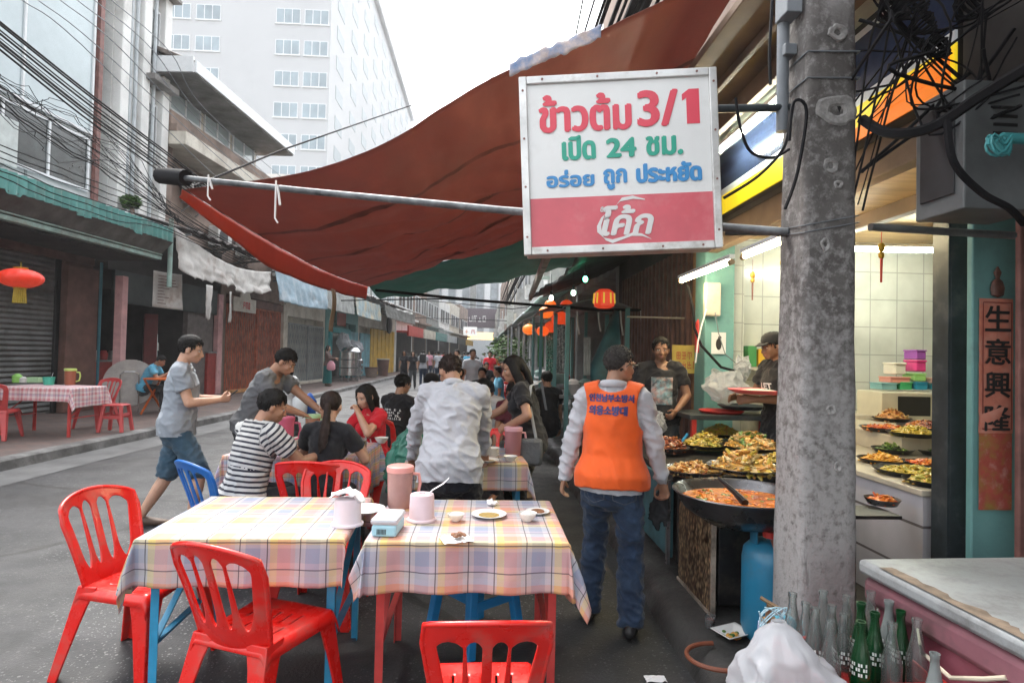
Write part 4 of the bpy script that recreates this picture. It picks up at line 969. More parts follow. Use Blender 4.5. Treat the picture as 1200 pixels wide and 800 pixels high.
# poles and wires across the street under the tarpaulins
for k, (P, r, lab) in enumerate((([at(440, 340, 9.5), at(560, 352, 9.3), at(700, 363, 9.1), at(842, 364, 8.8)], .022, 'dark pipe slung level across the street below the green tarpaulin'),
                                ([at(400, 352, 14), at(520, 350, 12), at(640, 358, 11), at(760, 356, 10)], .014, 'sagging black cable crossing just under the green tarpaulin'),
                                ([at(735, 371, 7.4), at(835, 374, 6.8)], .012, 'pale thin rod in front of the brown slat gate'),
                                ([at(500, 352, 34), at(600, 362, 28), at(680, 352, 20)], .02, 'thin cable crossing far down the street near the small white sign'),
                                ([at(480, 372, 50), at(600, 376, 45), at(660, 378, 40)], .025, 'lowest distant cable crossing in front of the office block'))):
    w = MB(); w.tube(P, r, 8); tag(w.build('crossing_cable' if k != 2 else 'rod', M['cable'] if k != 2 else mat('pale_cane', (.4, .36, .26), .6)), lab, 'cable' if k != 2 else 'rod')
for k, (x, y0, y1, lab) in enumerate(((676, 365, 392, 'leftmost white strip hanging from the dark crossing pipe'), (701, 366, 388, 'second white strip from the left hanging from the dark crossing pipe'), (727, 364, 393, 'long white strip hanging right of the box lantern'), (751, 364, 392, 'bent white strip hanging before the brown slat gate'))):
    w = MB(); w.tube([at(x, y0, 8.9), at(x + 1, (y0 + y1) / 2, 8.9), at(x + 3, y1, 8.9)], .012, 6); tag(w.build('hanging_strip', M['whitecloth']), lab, 'strip', 'white strips hanging from the crossing pipe')
# ============================================================ people
SKIN = {'tan': mat('skin_tan', (.36, .19, .12), .5, var=.12, scale=12, sss=.12, bump=.08, bscale=160), 'light': mat('skin_light', (.5, .29, .2), .5, var=.1, scale=12, sss=.12, bump=.08, bscale=160),
        'deep': mat('skin_deep', (.24, .12, .07), .5, var=.12, scale=12, sss=.1, bump=.08, bscale=160)}
HAIR = mat('black_hair', (.009, .008, .008), .62, spec=.22, var=.4, scale=30, bump=.7, bscale=120, stretch=(1, 1, .25))
HAIRB = mat('dark_brown_hair', (.022, .012, .009), .6, spec=.25, var=.5, scale=30, bump=.7, bscale=120, stretch=(1, 1, .25))
HAIRG = mat('greying_short_hair', (.05, .047, .045), .7, spec=.2, var=.5, scale=60, bump=.6, bscale=200)
LIP = mat('lips', (.33, .12, .1), .45, var=.1)
EYEW = mat('eye_white', (.6, .58, .55), .3, var=0)
def fab(name, c, rough=.85, bump=.35, bscale=220, **k):
    return mat(name, c, rough, var=.1, scale=5, bump=bump, bscale=bscale, sheen=.15, spec=.25, **k)

def union(mb, voxel, iters=4, fac=.5):
    me = mb.mesh('tmp'); o = bpy.data.objects.new('tmp', me); COL.objects.link(o)
    r = o.modifiers.new('r', 'REMESH'); r.mode = 'VOXEL'; r.voxel_size = voxel
    if iters:
        s = o.modifiers.new('s', 'SMOOTH'); s.factor = fac; s.iterations = iters
    dg = bpy.context.evaluated_depsgraph_get(); dg.update()
    out = bpy.data.meshes.new_from_object(o.evaluated_get(dg))
    bpy.data.objects.remove(o); bpy.data.meshes.remove(me)
    return out
def wrinkle(me, amp, freq=9.0, seed=0.0, gain=None, stretch=(1, 1, 1.0)):
    n = len(me.vertices); co = np.empty(n * 3); no = np.empty(n * 3)
    me.vertices.foreach_get('co', co); me.vertex_normals.foreach_get('vector', no)
    co = co.reshape(-1, 3); no = no.reshape(-1, 3); d = np.empty(n)
    for i in range(n):
        p = co[i]; q = Vector((p[0] * freq * stretch[0] + seed, p[1] * freq * stretch[1], p[2] * freq * stretch[2]))
        w = noise.noise(q + Vector((0, 0, .8 * q.x))); ridge = max(0, 1 - 3.6 * abs(w)) - .3            # folds: sharp ridges over soft hollows
        d[i] = amp * (.95 * ridge + .55 * noise.noise(q * .8) + .25 * noise.noise(q * 3)) * (gain(p) if gain else 1)
    co += no * d[:, None]; me.vertices.foreach_set('co', co.ravel()); me.update()
def even(bm):   # run the cut edges of a garment smooth
    bv = {v: [e.other_vert(v) for e in v.link_edges if e.is_boundary] for v in bm.verts if any(e.is_boundary for e in v.link_edges)}
    for _ in range(8):
        n = {v: (v.co + sum((q.co for q in k), Vector()) ) / (len(k) + 1) for v, k in bv.items()}
        for v, c in n.items(): v.co = c
def link(me, name, mt, parent, smooth=True):
    for q in (mt if isinstance(mt, (list, tuple)) else [mt]): me.materials.append(q)
    o = bpy.data.objects.new(name, me); COL.objects.link(o); o.parent = parent
    me.polygons.foreach_set('use_smooth', [smooth] * len(me.polygons)); return o
def ik(a, t, l1, l2, hint):
    a, t = Vector(a), Vector(t); d = t - a; L = min(d.length, (l1 + l2) * .999); d = d.normalized() if d.length > 1e-6 else Vector((0, 0, -1))
    x = (l1 * l1 - l2 * l2 + L * L) / (2 * L); h = math.sqrt(max(0, l1 * l1 - x * x))
    k = Vector(hint); k = k - d * k.dot(d); k = k.normalized() if k.length > 1e-6 else d.orthogonal().normalized()
    return a + d * x + k * h, a + d * L
def RX(d): return Matrix.Rotation(R_(d), 3, 'X')
def RY(d): return Matrix.Rotation(R_(d), 3, 'Y')
def RZ(d): return Matrix.Rotation(R_(d), 3, 'Z')

def hand(mb, w, d, n, side, curl=.5, k=1.0, lod=0):
    d = Vector(d).normalized(); n = Vector(n); n = (n - d * n.dot(d)).normalized(); lat = d.cross(n).normalized() * side
    pe = w + d * .085 * k
    mb.tube([w - d * .02, w + d * .03 * k, pe], [.026 * k, .036 * k, .04 * k], 10, ref=lat, ry=[.02 * k, .016 * k, .013 * k], round_=2)
    if lod:
        mb.tube([pe - d * .01, pe + (d * .8 + n * curl * .6).normalized() * .05 * k, pe + (d * .5 + n * curl * 1.2).normalized() * .085 * k], [.036 * k, .032 * k, .022 * k], 8, ref=lat, ry=[.013 * k] * 3, round_=2)
    else:
        for i, L in enumerate((.07, .08, .076, .06)):
            o = (1.5 - i) * .0195 * k; p = pe - d * .012 + lat * o; pts = [p]; a = 0
            for q, f in enumerate((.42, .33, .25)):
                a += curl * (42, 55, 40)[q]; v = d * math.cos(R_(a)) + n * math.sin(R_(a)) + lat * (o * 1.2); pts.append(pts[-1] + v.normalized() * L * f * k)
            mb.tube(pts, [.0098 * k, .0092 * k, .0086 * k, .0075 * k], 8, round_=2)
    p = w + d * .022 * k + lat * .026 * k
    mb.tube([p, p + (d * .55 + lat * .6 + n * .35).normalized() * .036 * k, p + (d * .55 + lat * .6 + n * .35).normalized() * .036 * k + (d * .8 + n * (.3 + curl * .6) + lat * (.15 - .3 * curl)).normalized() * .042 * k], [.0135 * k, .0115 * k, .009 * k], 8, round_=2)

def head_geo(mb, T, s, female, lod):
    def e(c, r): mb.ell((0, 0, 0), (r[0] * s, r[1] * s, r[2] * s), 18 if not lod else 12, 12 if not lod else 8, 0, T @ Matrix.Translation(Vector(c) * s))
    e((0, -.012, .03), (.075, .092, .083)); j = .92 if female else 1
    e((0, .012, -.028), (.0635 * j, .078, .085)); e((0, .034, -.072), (.046 * j, .052, .036)); e((0, .066, -.091), (.023 * j, .021, .018))
    if lod < 2:
        for sx in (-1, 1):
            e((sx * .077, -.008, -.012), (.011, .02, .031)); e((sx * .03, .074, .019), (.029, .014, .0095)); e((sx * .037, .06, -.03), (.024, .021, .025)); e((sx * .011, .094, -.037), (.0095, .011, .0085))
        mb.tube([T @ (Vector((0, .084, .006)) * s), T @ (Vector((0, .1, -.022)) * s), T @ (Vector((0, .107, -.035)) * s)], [.008 * s, .0105 * s, .0125 * s], 8, round_=2)
        e((0, .088, -.0625), (.025, .011, .0065)); e((0, .086, -.0725), (.021, .0115, .0075))

def hair_mesh(style, s, seed, lod):
    """hair in head space; style: short, crop, bob, tail, long, bun"""
    mb = MB(); n, k = (48, 32) if lod == 0 else (24, 16) if lod == 1 else (14, 10)
    fem = style in ('bob', 'tail', 'long', 'bun'); lift = {'crop': 1.045, 'short': 1.12, 'bob': 1.12, 'tail': 1.1, 'long': 1.13, 'bun': 1.1}[style]
    c = Vector((0, -.012, .03)); rr = Vector((.075, .092, .083)); vs = []
    for i in range(k + 1):
        a = -PI / 2 + PI * i / k
        for j in range(n):
            b = 2 * PI * j / n; d = Vector((math.cos(a) * math.cos(b), math.cos(a) * math.sin(b), math.sin(a)))
            p = Vector((d.x * rr.x, d.y * rr.y, d.z * rr.z)); y, z = p.y + c.y, p.z + c.z
            t = max(0, min(1, (y + .01) / .07)); line = (-.1 if not fem else -.1) * max(0, min(1, (-y - .02) / .04)) + (-.036 if not fem else -.06) * (1 - max(0, min(1, (-y - .02) / .04))) * (1 - t) + (.05 if not fem else .05) * t
            if style == 'crop': line += .012
            line += .011 * fbm((d.x * 9 + seed, d.y * 9, d.z * 3)); g = max(0, min(1, (z - line) / (.03 if fem else .045))); g = g * g * (3 - 2 * g)
            up = max(0, d.z)
            nz = .045 * fbm((d.x * 5 + seed, d.y * 5, d.z * 5)) + (.03 * fbm((d.x * 16 + seed, d.y * 16, d.z * 9)) if not lod else 0)
            L = (lift - 1) * (1 + .6 * up * (style == 'short')) * (.35 + .65 * max(0, min(1, (z - line) / .09))) + (nz if style != 'crop' else nz * .2)
            f = (1 + L) * g + .86 * (1 - g); q = Vector((p.x * f, p.y * f, p.z * f)) + c
            vs.append(q * s)
    fs = [(i * n + j, i * n + (j + 1) % n, (i + 1) * n + (j + 1) % n, (i + 1) * n + j) for i in range(k) for j in range(n)]
    mb.add(vs, fs)
    if lod < 2 and style in ('short', 'crop'):      # loose locks break the outline
        rnd = random.Random(seed)
        for _ in range(420 if not lod else 160):
            a = rnd.random() * 2 * PI; zz = rnd.uniform(-.75, 1); q = math.sqrt(1 - zz * zz); d = Vector((q * math.cos(a), q * math.sin(a), zz)); y, z = d.y * rr.y + c.y, d.z * rr.z + c.z
            t = max(0, min(1, (y + .01) / .07)); bk = max(0, min(1, (-y - .02) / .04)); ln = -.1 * bk - .036 * (1 - bk) * (1 - t) + .05 * t
            if z < ln + .012: continue
            p = Vector((d.x * rr.x, d.y * rr.y, d.z * rr.z)) * (1.0 + .06 * min(1, (z - ln) / .06)); tg = Vector((rnd.gauss(0, .5), .5 if y > 0 else -.2, -1 + .8 * zz)); tg = (tg - d * tg.dot(d)).normalized()
            k_ = (.012 if style == 'crop' else .03) * rnd.uniform(.6, 1.3); lf = .004 if style == 'crop' else rnd.uniform(.003, .011)
            mb.tube([(c + p - d * .004) * s, (c + p + tg * k_ * .5 + d * lf) * s, (c + p + tg * k_ + d * (lf * .5 - .003)) * s], [.0045 * s, .004 * s, .0008 * s], 4)
    def lock(pts, r, ry): mb.tube([Vector(p) * s for p in pts], [q * s for q in r], 10, ref=(1, 0, 0), ry=[q * s for q in ry], round_=2)
    if style == 'bob':
        for sx in (-1, 1): 
            lock([(sx * .06, .03, .07), (sx * .083, .03, .0), (sx * .085, .025, -.08), (sx * .078, .015, -.15)], [.02, .016, .016, .008], [.03, .038, .04, .03])
            lock([(sx * .05, -.06, .05), (sx * .062, -.06, -.05), (sx * .055, -.05, -.16)], [.035, .038, .02], [.035, .04, .03])
        lock([(0, -.09, .04), (0, -.1, -.06), (0, -.085, -.17)], [.06, .065, .05], [.025, .03, .02])
    if style == 'tail':
        lock([(0, -.1, .0), (0, -.125, -.03), (.005, -.135, -.1), (.0, -.135, -.2), (-.012, -.13, -.3), (-.03, -.12, -.38)], [.022, .026, .028, .03, .027, .008], [.02, .026, .026, .026, .022, .008])
        for i in range(6): mb.tube([Vector(((i - 2.5) * .006, -.128, -.06)) * s, Vector(((i - 2.5) * .013, -.14 - .008 * (i % 2), -.2)) * s, Vector(((i - 2.5) * .012 - .02, -.13, -.34 - .02 * (i % 3))) * s], [.008 * s, .01 * s, .003 * s], 6)
    if style == 'long':
        for sx in (-1, 1): lock([(sx * .06, .0, .06), (sx * .083, -.01, -.02), (sx * .08, -.03, -.14), (sx * .06, -.06, -.26)], [.02, .018, .022, .012], [.045, .045, .045, .03])
        lock([(0, -.08, .05), (0, -.11, -.06), (0, -.12, -.2), (0, -.11, -.36)], [.06, .075, .075, .04], [.03, .035, .03, .015])
    if style == 'bun': mb.ell((0, -.115 * s, .02 * s), (.04 * s, .035 * s, .04 * s), 12, 8)
    return mb

def person(label, loc, rz, pelvis=(0, 0, .92), lean=0, side=0, twist=0, head=(0, 0), headroll=0, handL=None, handR=None, footL=None, footR=None, kneeL=(0, 1, .1), kneeR=(0, 1, .1),
           elbL=(-.5, -1, -.3), elbR=(.5, -1, -.3), s=1.0, fat=1.0, skin='tan', hair='short', hmat=None, shirt=None, sleeve='short', trouser=None, leg='long', shoe=None, lod=0, group=None, female=False,
           hand_n=((.6, 0, -.2), (-.6, 0, -.2)), curl=(.5, .5), seed=0, flare=1.0, hem=.0, extra=None, wr=1.0, stripes=False, neck_open=.0, skirt=None, hand_d=(None, None), belly=0.0, top_hem=-.05, vest=None):
    t = thing('person', label, 'person', loc, R_(rz), group)
    P = Vector(pelvis) * 1.0; sk = SKIN[skin]; vox = (.0085, .014, .026)[lod]; fv = fat * (.92 if female else 1.0)
    Rt = RZ(twist) @ RX(-lean) @ RY(side); Rm = RZ(twist * .5) @ RX(-lean * .55) @ RY(side * .5)
    mid = P + Rm @ Vector((0, 0, .2 * s)); nb = mid + Rt @ Vector((0, 0, .325 * s)); sh = mid + Rt @ Vector((0, 0, .262 * s)); sw = (.172 if not female else .15) * s * (.6 + .4 * fat)
    rt = Rt @ Vector((1, 0, 0)); fw = Rt @ Vector((0, 1, 0)); up = Rt @ Vector((0, 0, 1))
    Rh = RZ(head[0]) @ RX(-head[1]) @ RY(headroll)
    hc = nb + (Rh @ Vector((0, .035, .085)) + up * .05 + fw * .0) * s
    TH = Matrix.Translation(hc) @ Rh.to_4x4()
    SL, SR = sh - rt * sw, sh + rt * sw
    def rest(sx): return sh + rt * sx * (sw + .07) + Vector((0, .06, -.53 * s))
    hl = Vector(handL) if handL is not None else rest(-1); hr = Vector(handR) if handR is not None else rest(1)
    EL, WL = ik(SL, hl, .285 * s, .25 * s, elbL); ER, WR = ik(SR, hr, .285 * s, .25 * s, elbR)
    rp = RZ(twist * .2) @ Vector((1, 0, 0)); hw = .088 * s
    HL, HR = P - rp * hw - Vector((0, 0, .03 * s)), P + rp * hw - Vector((0, 0, .03 * s))
    fl = Vector(footL) if footL is not None else Vector((-.1, 0, .08)); fr = Vector(footR) if footR is not None else Vector((.1, .02, .08))
    KL_, AL = ik(HL, fl, .42 * s, .42 * s, kneeL); KR_, AR = ik(HR, fr, .42 * s, .42 * s, kneeR)
    fdir = [Vector((0, 1, 0)), Vector((0, 1, 0))]
    hipw, wai, che = (.168, .138, .165) if not female else (.172, .122, .145)
    def torso(mb, g, lo=-.06, hi=True):
        gh = .022 if .01 < g < .02 else .034 if g > .01 else 0
        pts = [P + Vector((0, 0, lo * s)), P + Vector((0, -.005, 0)), P + Rm @ Vector((0, .005 + belly * .4, .11 * s)), mid + Rt @ Vector((0, .008 + belly * .3, .03 * s)), mid + Rt @ Vector((0, .01, .14 * s)), mid + Rt @ Vector((0, 0, .24 * s))]
        rx = [hipw * .96 * fv, hipw * fv, (wai + .006) * fv + belly * .3, (wai + .014) * fv + belly * .2, che * fv, che * .88 * fv]; ry = [.112 * fv, .118 * fv, .1 * fv + belly, .108 * fv + belly * .6, .118 * fv, .088 * fv]
        mb.tube(pts, [q * s + g + gh * w_ for q, w_ in zip(rx, (1.2, 1, .3, 0, 0, 0))], 20, ref=Rm @ Vector((1, 0, 0)), ry=[q * s + g + gh * w_ for q, w_ in zip(ry, (1, 1, .3, 0, 0, 0))], round_=2 if g < .01 else 0)
        mb.tube([mid + Rt @ Vector((0, -.005, .2 * s)), mid + Rt @ Vector((0, -.01, .27 * s)), nb + up * .01 * s], [.15 * s * fv + g, .105 * s * fv + g, .056 * s + g * .5], 16, ref=rt, ry=[.085 * s * fv + g, .07 * s * fv + g, .052 * s + g * .5])
        mb.tube([SL, SL.lerp(SR, .25) + up * .014 * s, SL.lerp(SR, .75) + up * .014 * s, SR], [.053 * s * fv + g, .06 * s * fv + g, .06 * s * fv + g, .053 * s * fv + g], 12, round_=3)
        if female:
            for sx in (-1, 1): mb.ell(tuple(mid + Rt @ Vector((sx * .068 * s, .09 * s, .115 * s))), (.062 * s + g, .058 * s + g, .062 * s + g), 12, 8)
    def limb(mb, pts, r, g=0, rnd=3): mb.tube(pts, [q * s + g for q in r], 12, round_=rnd)
    # the body: one continuous surface
    b = MB(); torso(b, -.004)
    for S_, E_, W_, sx, hn, cu, hd in ((SL, EL, WL, -1, hand_n[0], curl[0], hand_d[0]), (SR, ER, WR, 1, hand_n[1], curl[1], hand_d[1])):
        limb(b, [S_, S_.lerp(E_, .5), E_], [.052 * fv, .047 * fv, .039]); limb(b, [E_, E_.lerp(W_, .35), W_], [.04, .04 * (.6 + .4 * fv), .026])
        d = Vector(hd).normalized() if hd is not None else (W_ - E_).normalized()
        hand(b, W_, d, hn, sx, cu, s * (.92 if female else 1.0), lod)
    ff = flare
    for H_, K_, A_, i in ((HL, KL_, AL, 0), (HR, KR_, AR, 1)):
        limb(b, [H_, H_.lerp(K_, .4), K_], [.088 * fv, .078 * fv, .056]); limb(b, [K_, K_.lerp(A_, .35), A_], [.054, .056, .034])
        sh_d = (K_ - A_); toe = Vector((0, 1, 0)); 
        b.tube([A_ + Vector((0, -.035, -.035)) * s, A_ + Vector((0, .04, -.042)) * s, A_ + Vector((0, .14, -.058)) * s, A_ + Vector((0, .185, -.062)) * s], [.03 * s, .036 * s, .044 * s, .032 * s], 10, ref=(1, 0, 0), ry=[.03 * s, .034 * s, .022 * s, .014 * s], round_=2)
    b.tube([nb - up * .04 * s, nb + up * .02 * s, TH @ (Vector((0, -.022, -.045)) * s)], [.062 * s, .052 * s * (.7 + .3 * fat), .05 * s * (.7 + .3 * fat)], 14)
    head_geo(b, TH, s, female, lod)
    me = union(b, vox, 3 if lod == 0 else 2)
    # eyes, brows and lips set into the same mesh
    if lod < 2:
        x = MB()
        def e(c, r, m): x.ell((0, 0, 0), (r[0] * s, r[1] * s, r[2] * s), 12, 8, m, TH @ Matrix.Translation(Vector(c) * s))
        for sx in (-1, 1):
            e((sx * .0305, .0755, -.001), (.0145, .0085, .0062), 1); e((sx * .0305, .0805, -.001), (.0062, .0045, .0058), 2)
            x.tube([TH @ (Vector((sx * .016, .081, .004)) * s), TH @ (Vector((sx * .031, .082, .0065)) * s), TH @ (Vector((sx * .046, .075, .003)) * s)], .0013 * s, 6, 2)
            x.tube([TH @ (Vector((sx * .013, .0865, .021)) * s), TH @ (Vector((sx * .032, .0845, .0255)) * s), TH @ (Vector((sx * .05, .074, .021)) * s)], [.0028 * s, .003 * s, .0015 * s], 6, 2, ref=(0, 1, 0))
        e((0, .0895, -.0635), (.0225, .0095, .0048), 3); e((0, .0875, -.0725), (.0185, .0105, .0058), 3)
        bm = bmesh.new(); bm.from_mesh(me); me2 = x.mesh('x'); bm.from_mesh(me2); bm.to_mesh(me); bm.free(); bpy.data.meshes.remove(me2)
    body = link(me, 'body', [sk, EYEW, HAIR, LIP], t)
    # hair
    if hair:
        hb = hair_mesh(hair, s, seed, lod); hb.v = [tuple(TH @ Vector(v)) for v in hb.v]
        if lod < 2 and hair in ('bob', 'tail', 'long', 'bun'): hm_ = union(hb, .008, 2)
        else: hm_ = hb.mesh('hair')
        if lod == 0: wrinkle(hm_, .0035, 60, seed, stretch=(1, 1, .35))
        link(hm_, 'hair', hmat or HAIR, t)
    parts = {}
    cv = (.011, .016, .028)[lod]
    # trousers
    if trouser is not None:
        b = MB(); g = .013
        b.tube([P + Vector((0, 0, -.1 * s)), P + Vector((0, -.005, 0)), P + Rm @ Vector((0, .003, .025 * s))], [(hipw * .95 * fv) * s + g, hipw * fv * s + g, (wai + .012) * fv * s + g], 20, ref=rp, ry=[.112 * fv * s + g, .118 * fv * s + g, .1 * fv * s + g + belly * .7], round_=2)
        for H_, K_, A_ in ((HL, KL_, AL), (HR, KR_, AR)):
            limb(b, [H_, H_.lerp(K_, .4), K_], [.09 * fv, .082 * fv, .063], g, 3)
            end = {'long': 1.06, 'knee': .08, 'crop': .6}[leg]
            q = K_.lerp(A_, end); limb(b, [K_, K_.lerp(A_, end * .4), q], [.062, .06 * (.5 + .5 * ff), (.05 if leg == 'long' else .062) * ff], g, 0)
            if leg == 'knee': limb(b, [H_.lerp(K_, .5), q], [.085 * fv, .078], g, 0)
        me = union(b, cv, 3)
        if lod < 2: wrinkle(me, .010 * wr, 12, seed + 3, stretch=(1, 1, 1.7))
        parts['trousers'] = link(me, 'trousers', trouser, t)
    if skirt is not None:
        b = MB(); b.tube([P + Vector((0, 0, .1 * s)), P + Vector((0, 0, -.05 * s)), P + Vector((0, .02, -.45 * s)), P + Vector((0, .02, -.82 * s))], [.14 * s, .19 * s, .2 * s, .22 * s], 24, ry=[.11 * s, .14 * s, .17 * s, .19 * s])
        me = union(b, cv, 2); wrinkle(me, .012, 9, seed, stretch=(1, 1, .15)); parts['skirt'] = link(me, 'skirt', skirt, t)
    if shirt is not None:
        b = MB(); g = .012; torso(b, g, lo=top_hem - .07)
        frac = {'short': .62, 'long': 1.0, 'cap': .35, 'none': 0, 'elbow': .95}[sleeve]
        for S_, E_, W_ in ((SL, EL, WL), (SR, ER, WR)):
            if sleeve == 'long':
                limb(b, [S_, S_.lerp(E_, .5), E_], [.056 * fv, .05 * fv, .045], g * .8); limb(b, [E_, E_.lerp(W_, .5), E_.lerp(W_, .95)], [.046, .043, .034], g * .7, 1)
            elif frac: limb(b, [S_, S_.lerp(E_, frac)], [.058 * fv, .058 * fv], g, 0)
        me = union(b, cv, 3)
        # neck opening: trim what climbs the throat
        bm = bmesh.new(); bm.from_mesh(me); cut = [f for f in bm.faces if (f.calc_center_median() - nb).dot(up) > (.012 - neck_open * max(0, (f.calc_center_median() - nb).dot(fw)) * 12) * s and (f.calc_center_median() - nb - up * (f.calc_center_median() - nb).dot(up)).length < .085 * s]
        cut += [f for f in bm.faces if (f.calc_center_median() - P).dot(Rm @ Vector((0, 0, 1))) < (top_hem - .045) * s and f not in cut] if hem == 0 else []
        bmesh.ops.delete(bm, geom=list(set(cut)), context='FACES'); even(bm); bm.to_mesh(me); bm.free()
        if lod < 2: wrinkle(me, .0115 * wr, 10, seed, stretch=(1, 1, 1.5))
        if stripes:
            uv = me.uv_layers.new(name='UVMap'); segs = [(P - Vector((0, 0, .12)), mid), (mid, nb + up * .1), (SL - rt * .01, EL), (SR + rt * .01, ER)]; base = [0, (mid - P).length + .12, 0.02, 0.02]; val = []
            for v in me.vertices:
                best = (9, 0)
                for (a, c_), o_ in zip(segs, base):
                    d_ = c_ - a; f_ = max(0, min(1, (v.co - a).dot(d_) / d_.length_squared)); ds = (v.co - a - d_ * f_).length * (1.0 if o_ != .02 else 1.55)
                    if ds < best[0]: best = (ds, o_ + (v.co - a).dot(d_) / d_.length)
                val.append(best[1])
            for lp_ in me.loops: uv.data[lp_.index].uv = (val[lp_.vertex_index], 0)
        parts['shirt'] = link(me, 'shirt', shirt, t)
    if vest is not None:
        b = MB(); torso(b, .024, lo=top_hem - .05); me = union(b, cv, 3)
        bm = bmesh.new(); bm.from_mesh(me); cut = []
        for f in bm.faces:
            q = f.calc_center_median(); a = (q - nb).dot(rt); u_ = (q - nb).dot(up)
            hole = ((abs(a) - sw - .045) / .068) ** 2 + ((u_ + .13 * s) / (.165 * s)) ** 2 < 1 or abs(a) > sw + .05 and u_ > -.2
            if hole or (u_ > -.012 * s - .03 * max(0, 1 - abs(a) / .08) and abs(a) < .085 * s) or (q - P).dot(up) < (top_hem - .02) * s: cut.append(f)
        bmesh.ops.delete(bm, geom=cut, context='FACES'); even(bm); bm.to_mesh(me); bm.free()
        wrinkle(me, .005 * wr, 7, seed + 9)
        parts['vest'] = link(me, 'vest', vest, t); q = parts['vest'].modifiers.new('thick', 'SOLIDIFY'); q.thickness = .006; q.offset = 1
    if shoe is not None:
        for A_ in (AL, AR):
            b = MB(); b.tube([A_ + Vector((0, -.045, -.04)) * s, A_ + Vector((0, .03, -.04)) * s, A_ + Vector((0, .14, -.055)) * s, A_ + Vector((0, .2, -.06)) * s], [.036 * s, .042 * s, .05 * s, .038 * s], 12, ref=(1, 0, 0), ry=[.04 * s, .045 * s, .03 * s, .022 * s], round_=3)
            b.tube([A_ + Vector((0, -.02, .03)) * s, A_ + Vector((0, -.01, -.03)) * s], [.045 * s, .045 * s], 12)
            link(union(b, .01 if lod < 2 else .024, 2), 'shoe', shoe, t)
    info = dict(t=t, P=P, mid=mid, nb=nb, up=up, fw=fw, rt=rt, TH=TH, s=s, WL=WL, WR=WR, EL=EL, ER=ER, SL=SL, SR=SR, parts=parts, lod=lod, fv=fv)
    return info
def bvh_of(o): return BVHTree.FromPolygons([v.co[:] for v in o.data.vertices], [tuple(p.vertices) for p in o.data.polygons])
def print_on(info, what, s, w, h, off, mt, back=True, bold=0, keep=False, shirt='shirt', space=1.0, fn=None):
    """lettering laid on the chest or back; off = (right, up) from the middle of the torso"""
    o = info['parts'][shirt]; nrm = -info['fw'] if back else info['fw']; rgt = info['rt'] if back else -info['rt']
    org = info['mid'] + info['rt'] * off[0] + info['up'] * off[1] + nrm * .4
    M_ = face(org, rgt, info['up']); bv = bvh_of(o)
    if fn is not None:
        mb = fn(); mb.v = [tuple(M_ @ Vector(v)) for v in mb.v]; out = []
        for v in mb.v:
            hit = bv.ray_cast(Vector(v), -nrm); out.append(tuple(hit[0] + nrm * .006) if hit[0] is not None else tuple(Vector(v) - nrm * .4))
        mb.v = out; return mb.build('print', mt, o)
    return write('print', what, w, h, mt, o, M_, bold, keep=keep, space=space, target=(bv, -nrm), off=.012 if shirt == 'vest' else .005)
def marks(w, h, n, rows, seed):
    def f():
        rnd = random.Random(seed); mb = MB()
        for r in range(rows):
            y = h / 2 - (r + 1) * h / rows; hh = h / rows * .75; ww = w * (1 - .3 * (r % 3) / 2 * rnd.random()); k = max(3, int(n * ww / w))
            for i in range(k):
                if rnd.random() < .12: continue
                cw = ww / k; x = -ww / 2 + i * cw
                for q in range(2):
                    if rnd.random() < .6: mb.add([(x + cw * .1, y + hh * q * .6, 0), (x + cw * .85, y + hh * q * .6, 0), (x + cw * .85, y + hh * (q * .6 + .25), 0), (x + cw * .1, y + hh * (q * .6 + .25), 0)], [(0, 1, 2, 3)])
                a = rnd.random() * .5; mb.add([(x + cw * a, y, 0), (x + cw * (a + .3), y, 0), (x + cw * (a + .3), y + hh, 0), (x + cw * a, y + hh, 0)], [(0, 1, 2, 3)])
        return mb
    return f
# ============================================================ plastic chairs, stools, folding tables
RP = mat('red_plastic', (.66, .012, .008), rough=.3, var=.06, scale=3, spec=.5, bump=.04, bscale=60, dirt=(.4, .1, .08), dscale=6, dthr=.6, rvar=.14)
BP = mat('blue_plastic', (.012, .13, .46), rough=.36, var=.06, scale=3, spec=.5, dirt=(.05, .2, .5), dscale=5, dthr=.64)
RP2 = mat('faded_red_plastic', (.5, .06, .06), rough=.45, var=.12, scale=3)
CB = mat('blue_painted_steel', (.03, .27, .48), rough=.45, var=.15, scale=9, dirt=(.16, .2, .22), dscale=9, dthr=.66)
CR = mat('red_painted_steel', (.5, .05, .045), rough=.45, var=.15, scale=9, dirt=(.25, .1, .08), dscale=9, dthr=.66)
CO = mat('orange_painted_steel', (.62, .13, .02), rough=.45, var=.12, scale=6)

